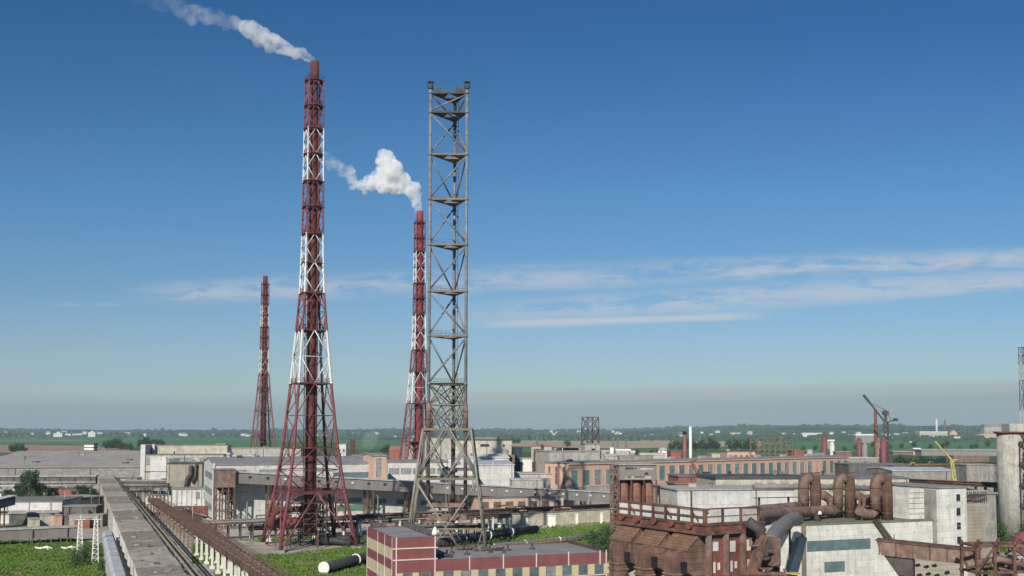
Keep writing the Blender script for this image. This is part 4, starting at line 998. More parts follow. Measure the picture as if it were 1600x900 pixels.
for i, (x, y) in enumerate(((6, 20), (14, 22), (24, 20), (33, 23), (41, 20))):
    q = t.matrix_basis @ Vector((x, y, 18.5)); b_ = MB(); b_.lathe(0, 0, [(.7, 0), (.7, 1.1), (1.1, 1.2), (.2, 1.9)], 10); o = b_.build('roof_vent', M['steel_pale']); o.location = q; tag(o, f'{ords[i]} mushroom vent from the left on the white hall ridge', 'vent', 'vents on the white hall roof')
# brick stair tower with glass
t, L, z = bld(582.5, 604, 713, 305, 14, 'brick', 'conc', 'brick_tower', 'orange brick stair tower with a tall glass strip at the white hall end', rz=R(21), kind='gable', rise=.6)
win(t, L * .42, z - 3.5, 1.9, 6, 0, 'f', 'gl_grey', 'white', 2, 5)
t, L, z = bld(606, 700, 723, 330, 30, 'white', 'conc', 'white_annex', 'white wing with a dusty ribbon window behind the left tower leg', rz=R(8), wins=[(5, 1.7, 3.9, 'gl_grey', 'white', 4, 1, .92)])
bld(527, 540.5, 694, 520, 12, 'white', 'conc', 'white_block', 'small white block house with dark windows right of the tallest chimney', rz=R(4), wins=[(2, 2.5, 4.0, 'gl_dark', 'white', 1, 1, .5)])
bld(549, 580, 712, 430, 10, 'brick', 'conc', 'orange_block', 'small orange brick rooftop block beyond the white hall', rz=R(5), wins=[(3, 1.0, 2.4, 'gl_dark', 'white', 1, 1, .5)])

# ---- conveyor gallery
gA = Vector((-80.5, 275, 0)); gd = Vector((.921, .389, 0)); GL = 124.0; gang = math.atan2(.389, .921)
t = thing('conveyor_gallery', 'long grey-brown conveyor gallery sloping down to the right on steel trestles', 'gallery', gA, gang)
def gz(x): return 12.9 - 8.7 * x / GL
s_ = MB(); s_.prism([(4, gz(4)), (GL, gz(GL)), (GL, gz(GL) + 3.0), (4, gz(4) + 3.0)], 0, 4, 'y'); s_.build('casing', M['gallery'], t)
s_ = MB(); s_.prism([(4, gz(4) + 3.01), (GL + .3, gz(GL) + 3.01), (GL + .3, gz(GL) + 3.3), (4, gz(4) + 3.3)], -.35, 4.35, 'y'); s_.build('roof', M['roof_zinc'], t)
for i in range(24):
    x = 8 + i * 4.85
    win(t, x, gz(x) + 1.9, 1.0, .75, 0, 'f', 'gl_dark' if i < 12 and i % 4 != 2 else 'white_clean', 'steel', 1, 1, label='white boarded window' if not (i < 12 and i % 4 != 2) else None)
for x in (14, 27, 42.5, 55, 69, 84, 99, 114):
    s_ = MB(); z = gz(x)
    for y in (.3, 3.7): s_.beam((x - .9, y, 0), (x - .9, y, z), .4); s_.beam((x + .9, y, 0), (x + .9, y, z), .4)
    for zz in range(2, int(z), 3):
        s_.beam((x - .9, .3, zz), (x + .9, .3, min(z, zz + 2.6)), .14); s_.beam((x - .9, 3.7, zz), (x + .9, 3.7, min(z, zz + 2.6)), .14)
        s_.beam((x - .9, .3, zz), (x - .9, 3.7, min(z, zz + 2.6)), .14)
    s_.build('trestle', M['rust'], t)
ub_ = thing('lean_to_hall', 'white lean-to hall directly under the conveyor gallery', 'hall', gA, gang)
s_ = MB(); s_.prism([(3, 0), (112, 0), (112, gz(112) - .4), (3, gz(3) - .4)], 6.2, 13, 'y'); s_.build('wall', M['panel_big'], ub_)
s_ = MB(); s_.prism([(2.8, gz(3) - .38), (112.2, gz(112) - .38), (112.2, gz(112) - .2), (2.8, gz(3) - .2)], 6.0, 13.2, 'y'); s_.build('roof', M['roof'], ub_)
s_ = MB(); s_.box(34, 47, 6.08, 6.19, 3.6, 5.4); s_.build('green_band', M['green_paint'], ub_)
for i in range(8):
    o_ = win(ub_, 24 + i * 7.6, 7.6 - i * .45, 4.4, 1.4, 6.2, 'f', 'gl_teal', 'conc', 4, 1)
# hopper house at the head of the gallery
t = thing('hopper_house', 'brown box-shaped hopper house on rusty legs at the left end of the gallery', 'hopper', gA + gd * -1.2, gang)
s_ = MB(); s_.box(-.1, 5.1, -1.2, 5.2, 11.6, 16.3); s_.build('casing', M['rust_pale'], t)
s_ = MB(); s_.box(-.3, 5.3, -1.4, 5.4, 16.302, 16.6); s_.build('roof', M['roof'], t)
s_ = MB(); s_.prism([(.2, 11.58), (4.9, 11.58), (3.0, 9.4), (2.0, 9.4)], 0, 4, 'y'); s_.build('hopper_cone', M['rust'], t)
for x in (.1, 1.7, 3.3, 4.9):
    for y in (-1, 5):
        s_ = MB(); s_.beam((x, y, 0), (x, y, 11.6), .34); s_.build('leg', M['rust'], t)
s_ = MB()
for y in (-1, 5):
    for z in (2, 5, 8): s_.beam((.1, y, z), (4.9, y, z), .2); s_.beam((.1, y, z), (2.5, y, z + 3), .13); s_.beam((4.9, y, z), (2.5, y, z + 3), .13)
for x in (.1, 4.9):
    for z in (2, 5, 8): s_.beam((x, -1, z), (x, 5, z), .18); s_.beam((x, -1, z), (x, 5, z + 3), .13)
s_.build('bracing', M['rust'], t)

# ---- pipe racks across the middle
def rack(x0, y0, x1, y1, z, label, npipes=4, mats=('pipe_grey', 'pipe_dark', 'rust_pale', 'pipe_yellow'), col='steel_dark', cols=12, colw=.3, w_=2.6, tray=True, seed=0, thick=.3):
    A, B = P(x0, y0, z), P(x1, y1, z); loc, rz, L = frame_of(A, B); rr = random.Random(seed)
    t = thing('pipe_rack', label, 'pipe rack', loc, rz, 'pipe racks across the works')
    for i in range(npipes):
        s_ = MB(); y = w_ * (i + .5) / npipes; dz = rr.uniform(-.1, .5); r_ = rr.uniform(.6, 1.1) * thick
        pts = [(0, y, z - .5 + dz)]
        if L > 30:
            xm = rr.uniform(.3, .7) * L; pts += [(xm, y, z - .5 + dz), (xm, y, z + .5 + dz), (xm + 3, y, z + .5 + dz), (xm + 3, y, z - .5 + dz)]
        pts.append((L, y, z - .5 + dz)); s_.path(pts, r_, 8); s_.build('pipe', M[mats[i % len(mats)]], t, True)
    for i in range(cols):
        x = .5 + i * (L - 1) / max(1, cols - 1); s_ = MB()
        for y in (.1, w_ - .1): s_.beam((x, y, 0), (x, y, z - .8), colw)
        s_.beam((x, -.2, z - .9), (x, w_ + .2, z - .9), colw, .3); s_.build('column', M[col], t)
    if tray:
        s_ = MB(); s_.beam((0, -.1, z - .95), (L, -.1, z - .95), .15, .35); s_.beam((0, w_ + .1, z - .95), (L, w_ + .1, z - .95), .15, .35)
        for i in range(int(L / 1.5)): s_.beam((i * 1.5, -.1, z - 1.1), (i * 1.5, w_ + .1, z - 1.0), .08)
        s_.build('tray', M['rust'], t)
    return t
rack(316, 814, 560, 806, 5.0, 'pipe rack crossing behind the legs of the tallest chimney', 5, cols=14, seed=1)
rack(560, 806, 960, 789, 4.6, 'long dark pipe rack with yellow pipes passing behind the grey tower', 6, ('pipe_dark', 'rust_pale', 'pipe_yellow', 'pipe_dark', 'pipe_grey', 'rust'), col='conc', cols=12, seed=2, thick=.30, w_=2.0)
rack(560, 812, 800, 803, 4.2, 'lower rack of rusty pipes on white posts behind the grey tower base', 4, col='white_clean', cols=9, colw=.5, seed=3, thick=.34)
rack(388, 822, 560, 818, 3.0, 'low rack on white posts just behind the feet of the tallest chimney', 4, ('pipe_dark', 'pipe_grey', 'rust_pale', 'pipe_dark'), col='white_clean', cols=9, colw=.45, seed=4)
rack(700, 806, 960, 796, 3.4, 'rack of rusty and yellow pipes in front of the beige yard wall', 4, ('rust', 'pipe_yellow', 'pipe_dark', 'rust_pale'), col='white_clean', cols=8, seed=5, thick=.28, w_=1.6, tray=False)
rack(170, 766, 236, 765, 6.5, 'rusty rack with dark pipes crossing behind the concrete bridge', 4, col='conc_pale', cols=7, seed=6, thick=.5)
rack(228, 772, 268, 771, 5.5, 'short rack on white posts between the bridge and the annex', 3, col='white_clean', cols=7, seed=7, colw=.5)
rack(170, 757, 262, 757, 7.5, 'faint brown rack in front of the block building', 3, col='conc', cols=8, seed=17, thick=.5)
rack(1408, 749, 1575, 756, 14.0, 'rack of orange-brown pipes behind the white stair tower', 7, ('rust', 'pipe_yellow', 'rust_pale', 'rust', 'steel_dark', 'pipe_yellow', 'rust_pale'), col='steel_dark', cols=12, seed=8, thick=.22, w_=4.5)
rack(1340, 728, 1560, 722, 12.0, 'far yellow pipeline rack behind the yellow crane', 2, ('pipe_yellow', 'rust_pale'), col='steel_dark', cols=9, seed=9, thick=.6)
# beige yard wall and shed with shutters under the gallery
A, B = P(760, 805, 3.6), P(965, 795, 3.6)
t, L, _ = hall('yard_wall', 'stained beige yard wall running behind the rusty pipe rack', 'wall', A, B, .5, 3.6, 'cream', 'conc', th=.15)
t, L, z = bld(748, 880, 779, 300, 10, 'trim_orange', 'roof', 'shutter_shed', 'pinkish shed with brown shuttered windows under the gallery', rz=R(16), wins=[(7, 1.0, 3.0, 'gl_rust', 'conc_pale', 1, 1, .66)], th=.15)
# isolated white posts along the road
for i, (px, py) in enumerate(((722, 846), (766, 832), (779, 826), (783, 826.5), (798.5, 825), (824, 828), (858, 822.5), (862, 823), (866, 823), (901, 820), (939.5, 818))):
    q = P(px, py); s_ = MB(); s_.box(-.35, .35, -.35, .35, 0, 3.0); s_.box(-.5, .5, -.5, .5, 3.0, 3.25)
    o = s_.build('white_post', M['white_clean']); o.location = q; tag(o, f'{ords[i]} white concrete post from the left along the road by the grass', 'post', 'white posts along the road')

# ---- pipelines lying in the grass
def pipeline(pts, r, mat, label, ring_at, ringm='white_clean', yellow=False):
    W = [Vector((P(x, y).x, P(x, y).y, r + .35)) for x, y in pts]
    t = thing('pipeline', label, 'pipeline', (W[0].x, W[0].y, 0)); o = Vector((W[0].x, W[0].y, 0))
    s_ = MB(); s_.path([p - o for p in W], r, 14); s_.build('pipe', M[mat], t, True)
    if yellow:
        s_ = MB(); s_.path([p - o + Vector((.1, -r * 1.02, -.3)) for p in W], .14, 6); s_.build('gas_pipe', M['pipe_yellow'], t, True)
    for f in ring_at:
        tot = sum((W[i + 1] - W[i]).length for i in range(len(W) - 1)); dd = f * tot
        for i in range(len(W) - 1):
            l_ = (W[i + 1] - W[i]).length
            if dd <= l_ or i == len(W) - 2:
                dr = (W[i + 1] - W[i]).normalized(); c = W[i] + dr * min(dd, l_) - o; s_ = MB(); s_.tube(c - dr * .18, c + dr * .18, r * 1.22, n=16); s_.tube(c - dr * .2, c + dr * .2, r * .7, n=12)
                s_.build('collar', M[ringm], t, True)
                sd = MB(); sd.box(c.x - .4, c.x + .4, c.y - .4, c.y + .4, 0, .5); sd.build('saddle', M['conc'], t); break
            dd -= l_
    return t
pipeline([(506, 898), (600, 872), (640, 862)], .95, 'pipe_dark', 'thick black pipe with white round end caps beside the maroon office', (0.0, .34))
pipeline([(655, 861), (720, 851), (780, 841), (838, 834)], .95, 'pipe_dark', 'black pipe with white collars behind the office, passing the grey tower base', (.35, .58, .78), yellow=True)
pipeline([(690, 868), (790, 857), (880, 848), (935, 842)], .55, 'pipe_grey', 'brown and yellow pipe with white collars lying in the grass behind the office', (.3, .5, .72, .93), yellow=True)
pipeline([(486, 838), (520, 850), (562, 850)], .9, 'pipe_dark', 'bent dark pipe lying at the foot of the tallest chimney', ())

# ---- grey tower block and silos in the middle
t, L, z = bld(636, 664, 685, 400, 20, 'conc_pale', 'conc', 'concrete_silo_block', 'square weathered concrete block partly hidden by the grey tower', rz=R(12), wins=[(1, 2.6, 8.4, 'gl_grey', 'conc_pale', 3, 4, .34)])
t, L, z = bld(664, 712, 684, 380, 22, 'conc_pale', 'roof', 'process_building', 'tall pale process building behind the grey tower', rz=R(8), wins=[(4, 12.0, 13.2, 'gl_grey', 'white', 3, 1, .6)])
t, L, z = bld(706, 799, 688, 375, 14, 'cream', 'roof_dark', 'cantilever_building', 'long cream top storey overhanging with a row of round holes, on pale legs', rz=R(6))
t['category'] = 'building'
wl = [c for c in t.children if c.name.startswith('wall')][0]
w_ = MB(); w_.box(0, L, 0, 14, z - 5.4, z); wl.data = w_.mesh('wall', M['cream'])
s_ = MB(); s_.box(-.3, L + 1.2, -1.2, 14, z - 8.4, z - 5.41); s_.build('overhang', M['rust_pale'], t)
for i in range(9):
    x = L * .30 + i * L * .08; s_ = MB(); s_.tube((x, -1.35, z - 6.9), (x, -1.19, z - 6.9), .34, n=12); s_.build('round_hole', M['hole'], t)
for x in (1, L * .35, L * .78, L - .6): 
    s_ = MB(); s_.box(x - .9, x + .9, 1, 3, 0, z - 8.41); s_.build('leg', M['conc'], t)
win(t, L * .55, z - 1.9, 3.4, 1.1, 0, 'f', 'gl_dark', 'conc', 2, 1); win(t, L * .87, z - 2.0, .9, .9, 0, 'f', 'gl_dark', 'conc', 1, 1)
for x, mt in ((.8, 'hole'), (.84, 'hole')): pass
bld(700, 795, 716, 360, 26, 'white', 'white', 'sheet_hall', 'white hall with a bright sheet roof right of the grey tower', rz=R(6), kind='gable', rise=1.2, wins=[(3, 1.2, 2.4, 'gl_teal', 'white', 2, 1, .25)])
bld(748, 803, 727, 330, 20, 'panel_big', 'roof_zinc', 'white_shed', 'white boxy shed with a metal roof behind the gallery', rz=R(6), kind='shed', rise=.8)
bld(690, 742, 735, 320, 14, 'panel_big', 'roof', 'white_shed', 'pale shed directly behind the grey tower base', rz=R(8))
bld(802, 862, 741, 340, 14, 'cream', 'conc_pale', 'low_building', 'low cream building left of the orange brick hall', rz=R(6))
bld(800, 860, 750, 320, 8, 'conc_pale', 'roof_zinc', 'low_building', 'low grey shed with a pale sheet roof against the orange brick hall', rz=R(6))
for (x, w_, y, Yd, mt, lab, cap) in ((789, 11, 706, 372, 'conc', 'grey round silo under the overhanging cream storey', 1), (799, 7, 708, 385, 'cream', 'cream round silo at the end of the overhanging storey', 0)):
    q = at(x, y, Yd); t = thing('silo', lab, 'silo', (q.x, q.y, 0)); r_ = w_ / F * Yd / 2
    s_ = MB(); s_.lathe(0, 0, [(r_, 0), (r_, q.z)], 20); s_.build('shell', M[mt], t, True)
    s_ = MB(); s_.lathe(0, 0, [(r_ * 1.04, q.z), (r_ * 1.04, q.z + .4), (.2, q.z + 1.2)], 20); s_.build('cap', M['conc'], t)
bld(804, 816, 700, 400, 8, 'blue_dark', 'roof_dark', 'dark_tower', 'dark blue-grey windowless tower right of the cream silo', 'tower', rz=R(6))
t = bld(816, 831, 717, 392, 8, 'white_clean', 'cream', 'white_tank_house', 'small bright white tank house beside the dark tower', rz=R(6))[0]
def lattice_mast(px, ytop, ybase_Y, w_px, label, mat, name='lattice_mast', cat='mast', levels=6, taper=.8, group=None):
    q = at(px, ytop, ybase_Y); t = thing(name, label, cat, (q.x, q.y, 0), R(25), group); h_ = q.z; r_ = w_px / F * ybase_Y / 2 * .8
    co = lambda k, z: Vector((r_ * (1 if k in (0, 3) else -1) * (1 - (1 - taper) * z / h_), r_ * (1 if k < 2 else -1) * (1 - (1 - taper) * z / h_), z))
    s_ = MB(); th_ = max(.18, ybase_Y / 1500)
    for k in range(4): s_.beam(co(k, 0), co(k, h_), th_)
    s_.build('upright', M[mat], t)
    s_ = MB()
    for i in range(levels):
        z0, z1 = h_ * i / levels, h_ * (i + 1) / levels
        for k in range(4): s_.beam(co(k, z1), co((k + 1) % 4, z1), th_ * .9); s_.beam(co(k, z0), co((k + 1) % 4, z1), th_ * .7); s_.beam(co((k + 1) % 4, z0), co(k, z1), th_ * .7)
    s_.build('lattice', M[mat], t)
    return t, h_, r_
t, h_, r_ = lattice_mast(840, 702, 405, 11, 'rusty lattice tower left of the orange brick hall', 'rust', levels=9, taper=1, name='lattice_stair_tower', cat='tower')
s_ = MB()
for i in range(9): s_.box(-r_, r_, -r_, r_, h_ * (i + 1) / 9 - .1, h_ * (i + 1) / 9 + .1)
s_.build('landing', M['rust'], t)
lattice_mast(551, 686, 900, 9, 'faint red lattice mast beyond the white hall', 'rust_red', levels=5)
t = bld(608, 634, 704, 640, 10, 'redbrick', 'red_roof', 'village_house', 'house with a long pink-red roof left of the concrete block', 'house', rz=0, kind='gable', rise=2.5)[0]

# ---- orange brick hall
A, B = P(888, 724, 16.5), P(1326, 713, 16.5)
t, L, _ = hall('brick_hall', 'very long orange brick hall with tall green windows and flat grey roof', 'hall', A, B, 12, 16.5, 'brick', 'roof_grey', over=.4)
Z0 = 10.6
pi_ = L / 31
for i in range(31):
    win(t, pi_ * (i + .5), 11.2 if i < 7 else 12.2, pi_ * .62, 5.9 if i < 7 else 5.3, 0, 'f', ('gl_green', 'gl_green2', 'gl_teal', 'gl_green', 'gl_grey')[(i * 7 + i // 4) % 5] if i != 26 else 'brick', 'trim_orange', 1, 1, .14, .14)
s_ = MB(); s_.box(0, L, -.35, 0, 16.0, 16.45); s_.box(0, L, -.2, 0, 8.4, 8.9); s_.build('cornice', M['trim_orange'], t)
s_ = MB(); s_.box(-.02, L, -.08, 0, 0, 8.35); s_.build('plinth', M['conc_pale'], t)
for y in (2.2, 6, 9.6): win(t, y, 12.2, 1.5, 6.4, 0, 'l', 'gl_rust', 'trim_orange', 1, 3, .2, .15)
for i in range(9):
    x = 6 + i * (L - 10) / 9; q = t.matrix_basis @ Vector((x, 6.5, 16.85)); s_ = MB(); s_.box(-1.6, 1.6, -.8, .8, 0, .5); s_.prism([(-.8, .5), (.8, .5), (0, .9)], -1.6, 1.6, 'x')
    o = s_.build('roof_skylight', M['roof_pale']); o.location = q; o.rotation_euler = t.rotation_euler; tag(o, f'{ords[i]} low skylight from the left on the orange brick hall roof', 'skylight', 'skylights on the brick hall')
t, L, z = bld(858, 935, 706, 372, 14, 'conc_pale', 'roof_pale', 'upper_block', 'pale windowless block standing behind the left end of the brick hall', rz=R(20))
for i, (px, s) in enumerate(((872, 1.6), (879, 2.2), (886, 1.8), (893, 2.8), (897, 2.0), (904, 1.8))):
    q = at(px, 706, 420); zz = at(px, 700, 420).z; b_ = MB(); b_.box(-s, s, 0, 4, 0, zz); b_.box(-s * .4, s * .6, -.5, 0, zz * .6, zz - 1); o = b_.build('hut', M[('conc_pale', 'white', 'brick')[i % 3]]); o.location = (q.x, q.y, 0)
    tag(o, f'{ords[i]} little {("grey", "white", "orange")[i % 3]} hut from the left behind the pale windowless block', 'hut', 'little huts behind the brick hall')
t, L, z = bld(914, 937, 694, 400, 7, 'conc_pale', 'conc', 'concrete_cabin', 'square concrete tower house with two dark openings under the open steel frame', rz=R(10), wins=None)
for zz in (1.6, 6.2): win(t, L * .55, z - zz - .6, 1.5, 1.0, 0, 'f', 'hole', 'conc', 1, 1)
t, h_, r_ = lattice_mast(922, 652, 420, 30, 'dark open steel frame tower above the orange brick hall', 'steel_dark', 'steel_frame_tower', 'tower', 6, .78)
for x0, x1 in ((1040, 1075), (1110, 1150), (1160, 1190), (965, 1000)): pass

# ---- control cabin over the brown silos
t = thing('silo_cabin', 'grey concrete cabin with two dark lines of lettering above three brown silos', 'cabin', P(967, 750, 17.6), R(9))
q = t.location; t.location = (q.x, q.y, 0)
cw = (1028 - 967) / F * q.y; zc0, zc1 = 17.6, 17.6 + 23 / F * q.y
s_ = MB(); s_.box(0, cw, 0, 5, zc0, zc1); s_.build('wall', M['gallery'], t)
s_ = MB(); s_.box(-.3, cw + .2, -.3, 5.3, zc1 + .002, zc1 + .25); s_.build('roof', M['roof_pale'], t)
s_ = MB(); s_.box(cw * .18, cw * .86, -.05, 0, zc0 + .15, zc0 + .75); s_.box(cw * .56, cw * .9, -.05, 0, zc1 - .95, zc1 - .6); s_.box(cw * .16, cw * .55, -.05, 0, zc1 - 1.0, zc1 - .9); s_.build('sign_strip', M['cream'], t)
win(t, cw * .72, zc0 + 1.25, .95, .55, 0, 'f', 'gl_dark', 'conc', 1, 1)
def glyph_row(x, z, n_, h_, gap_at, seed):
    rr = random.Random(seed); s_ = MB(); w0 = h_ * .55
    for i in range(n_):
        if i in gap_at: x += w0 * .9; continue
        s_.box(x, x + w0 * .22, -.09, -.052, z, z + h_)
        if rr.random() < .8: s_.box(x + w0 * .55, x + w0 * .78, -.09, -.052, z, z + h_)
        s_.box(x + w0 * .22, x + w0 * .55, -.089, -.052, z + (h_ * .8 if rr.random() < .5 else h_ * .4), z + (h_ if rr.random() < .3 else h_ * .6) + h_ * .02) if rr.random() < .9 else None
        x += w0
    return s_
glyph_row(cw * .17, zc1 - .95, 8, .52, (6,), 3).build('lettering', M['hole'], t)
glyph_row(cw * .20, zc0 + .3, 15, .48, (4, 5), 5).build('lettering', M['hole'], t)
for i in range(3):
    cx_ = cw * (.17 + .33 * i); rr_ = cw * .15
    st_ = thing('silo', ('left', 'middle', 'right')[i] + ' brown cylinder silo of the three under the grey cabin', 'silo', (0, 0, 0), 0, 'brown silos under the cabin')
    w0 = Matrix.Translation(t.location) @ Matrix.Rotation(R(9), 4, 'Z') @ Vector((cx_, 2.0, 0)); st_.location = w0
    s_ = MB(); s_.lathe(0, 0, [(rr_, 0), (rr_, zc0 - 1.0), (rr_ * .8, zc0 - .3), (rr_ * .5, zc0 - .05)], 24)
    for z in (12, 14.2, 16.2): s_.lathe(0, 0, [(rr_, z), (rr_ + .05, z + .02), (rr_ + .05, z + .12), (rr_, z + .14)], 24)
    s_.build('shell', M['tank_rust'], st_, True)
s_ = MB()
for i in range(4):
    x = cw * (.005 + .33 * i); s_.beam((x, .2, 0), (x, .2, zc0), .28); s_.beam((x, 4.4, 0), (x, 4.4, zc0), .28)
s_.box(0, cw, 3.9, 4.2, 0, zc0 - .01)
s_.build('support_column', M['rust'], t)
t, h_, r_ = lattice_mast(959, 727, q.y + 1, 10, 'caged stair tower left of the brown silos', 'rust_pale', 'stair_tower', 'tower', 7, 1)
s_ = MB()
for i in range(12):
    z = h_ * (i + 1) / 12; s_.box(-r_, r_, -r_, r_, z - .06, z + .02)
    s_.beam((-r_, 0, z - h_ / 12), (r_, 0, z), .25, .08)
s_.build('stair_flight', M['steel_pale'], t)

# ---- rusty filter house in the right foreground
Lp, Cp = Vector((12.0, 113, 0)), Vector((19.4, 100, 0))
fd = (Cp - Lp).normalized(); FL = (Cp - Lp).length; fang = math.atan2(fd.y, fd.x)
t = thing('filter_house', 'big rusty brown filter house with three sloped hoods and white screens on top', 'filter house', Lp, fang)
FD = 7.3; zb_, zt_ = 16.75, 18.0                                  # red band
s_ = MB(); s_.box(0, FL, .6, FD - .4, 12.2, zb_ - .01); s_.build('wall', M['steel_dark'], t)
s_ = MB(); s_.box(-.3, FL + .3, -.3, FD + .3, zb_ + .36, zt_ - .35)
for i in range(14): x = .5 + i * (FL - 1) / 13; s_.box(x - .09, x + .09, -.38, -.3, zb_ + .36, zt_ - .35)
for i in range(6): y = .3 + i * (FD - .6) / 5; s_.box(FL + .3, FL + .38, y - .09, y + .09, zb_ + .36, zt_ - .35)
s_.build('red_band', M['rust_red'], t)
s_ = MB(); s_.box(-.5, FL + .45, -.65, FD + .5, zb_, zb_ + .35); s_.box(-.4, FL + .4, -.45, FD + .4, zt_ - .34, zt_ - .2); s_.build('ledge', M['rust'], t)
for i in range(5):
    x = 1.6 + i * 2.9; s_ = MB(); s_.tube((x, -.3, zb_ + .8), (x, -.75, zb_ + .8), .3, n=12); s_.tube((x, -.75, zb_ + .8), (x, -.8, zb_ + .8), .38, n=12); s_.build('nozzle', M['rust_red'], t, True)
# screens on top
def screens(axis, L_, n_, off_, lead):
    for i in range(n_):
        a0_, a1_ = L_ * i / n_ + .2, L_ * (i + 1) / n_ - .2
        s_ = MB()
        for z0, z1 in ((zt_ - .15, zt_ + .42), (zt_ + .56, zt_ + 1.1)):
            if axis == 'x': s_.box(a0_, a1_, off_, off_ + .06, z0, z1)
            else: s_.box(off_, off_ + .06, a0_, a1_, z0, z1)
        s_.build('screen', M['steel_pale' if (i + lead) % 5 == 3 else 'white'], t)
screens('x', FL, 7, .1, 0); screens('y', FD, 3, FL - .25, 1)
s_ = MB()
for i in range(8): x = FL * i / 7; s_.beam((x, .02, zt_ - .2), (x, .02, zt_ + 1.3), .2)
s_.beam((-.3, .02, zt_ + 1.28), (FL + .3, .02, zt_ + 1.28), .22, .14); s_.beam((-.1, -.04, zt_ + .49), (FL, -.04, zt_ + .49), .1, .14)
for i in range(4): y = FD * i / 3; s_.beam((FL - .2, y, zt_ - .2), (FL - .2, y, zt_ + 1.3), .2)
s_.beam((FL - .2, 0, zt_ + 1.28), (FL - .2, FD, zt_ + 1.28), .22, .14)
for i in (1, 4, 6): s_.beam((FL * i / 7, -.1, zt_ + 1.2), (FL * i / 7 + 1.2, -.1, zt_ + .1), .09)
s_.build('screen_frame', M['rust'], t)
s_ = MB(); s_.path([(1, 1.2, zt_ + 1.0), (FL * .5, 1.2, zt_ + 1.1), (FL - 1, 1.3, zt_ + .9)], .22, 8); s_.build('top_pipe', M['rust_pale'], t, True)
s_ = MB(); s_.box(0, FL, .7, FD - .8, zt_ - .2, zt_ - .1); s_.build('top_deck', M['rust'], t)
s_ = MB()
for i in range(4): s_.box(1 + i * 3.2, 2.6 + i * 3.2, 2, 4.6, zt_ - .1, zt_ + rnd.uniform(.3, .8))
s_.build('top_machinery', M['rust_red'], t)
# hoods and ducts on the long side
for i in range(3):
    x0 = 1.0 + i * 4.75; x1 = x0 + 3.7; OUT = 1.7
    s_ = MB(); s_.prism([(.62, zb_ - .15), (-.25, zb_ - .15), (-OUT, zb_ - 1.55), (-OUT, 13.0), (-.2, 12.3), (.62, 12.3)], x0, x1, 'x'); h0 = s_.build('hood', M['rust_rib'], t)
    s_ = MB(); s_.prism([(-.2, zb_ - .10), (-.25, zb_ - .04), (-OUT - .1, zb_ - 1.49), (-OUT - .1, zb_ - 1.6)], x0 - .1, x1 + .1, 'x')
    s_.build('sloped_cladding', M['rust_tile'], h0)
    # square duct in front with a rounded shoulder
    xa, xb = x0 + 1.5, x0 + 3.2; prof = [(-OUT, zb_ - 1.6)]; zs = zb_ - 1.7
    for k in range(7):
        a = R(90 * k / 6); prof.append((-OUT - .55 - math.sin(a) * .75, zs - .75 + math.cos(a) * .75))
    prof += [(-OUT - 1.3, 0.0), (-OUT - .1, 0.0), (-OUT - .1, 13.4), (-OUT, 13.5)]
    s_ = MB(); s_.prism(prof, xa, xb, 'x'); du = s_.build('duct', M['rust_duct'], t)
    for z in (12.75, 12.1, 8): s_ = MB(); s_.box(xa - .12, xb + .12, -OUT - 1.42, -OUT - .02, z, z + .18); s_.build('flange', M['rust_pale'], du)
    s_ = MB(); s_.box(xb + .01, xb + .45, -OUT - .5, -OUT - .001, 12.9, zs - 1.0); s_.build('shadow_gap', M['hole'], du)  # solid near-black box painting in the shadowed gap between duct and hood
    s_ = MB(); s_.prism([(-.3, 12.28), (-OUT - .5, 11.6), (-OUT - .5, 10.9), (-.3, 10.9)], x1 - .3, x1 + 1.7, 'x'); s_.build('lower_box', M['cream'], t)
    s_ = MB(); s_.tube((xb + .2, -OUT - .3, 11.5), (x1 + .9, -OUT - .3, 11.3), .28); s_.build('cross_pipe', M['rust'], t, True)
s_ = MB(); s_.box(-.2, FL + .2, -1.2, FD, 9.4, 10.0); s_.box(-.2, FL + .2, .6, FD, 10.01, 12.19); s_.build('lower_deck', M['rust_pale'], t)
s_ = MB()
for x in (0, FL * .33, FL * .66, FL):
    for y in (-.9, FD - .3): s_.beam((x, y, 0), (x, y, 9.4), .5)
s_.build('support_column', M['rust'], t)
# short side facing the right
s_ = MB()
for i in range(4): y = .2 + i * (FD - .5) / 3; s_.box(FL + .01, FL + .42, y - .24, y + .24, 8, zb_ - .002)
for z in (10.6, 11.9): s_.box(FL - .35, FL + 1.3, -.1, FD + .2, z, z + .22)
s_.build('end_frame', M['rust_pale'], t)
for i in range(3):
    y0 = .55 + i * (FD - .5) / 3; s_ = MB(); s_.box(FL + .01, FL + .08, y0, y0 + 1.7, 12.25, 16.2); s_.build('end_panel', M['rust_red'], t)
    s_ = MB(); s_.box(FL + .081, FL + .13, y0 + .3, y0 + 1.0, 14.9 if i else 15.1, 16.0); s_.box(FL + .081, FL + .13, y0 + .35, y0 + .6, 12.9, 14.0); s_.box(FL + .081, FL + .13, y0 + .9, y0 + 1.2, 13.2, 13.9); s_.build('white_patch', M['white'], t)
    s_ = MB(); s_.box(FL - .2, FL + .5, y0 + .1, y0 + 1.6, 8.1, 10.5); s_.build('end_box', M['cream'], t)
s_ = MB(); s_.beam((FL + 1.2, 0, 12.8), (FL + 1.2, FD, 12.8), .06)
for i in range(8): s_.beam((FL + 1.2, i * FD / 7, 12.1), (FL + 1.2, i * FD / 7, 12.8), .06)
s_.path([(FL - .2, FD * .9, 14.2), (FL + 1.6, FD * .95, 13.4), (FL + 2.0, FD * .95, 9)], .5, 10)
s_.build('end_gallery', M['steel_dark'], t)
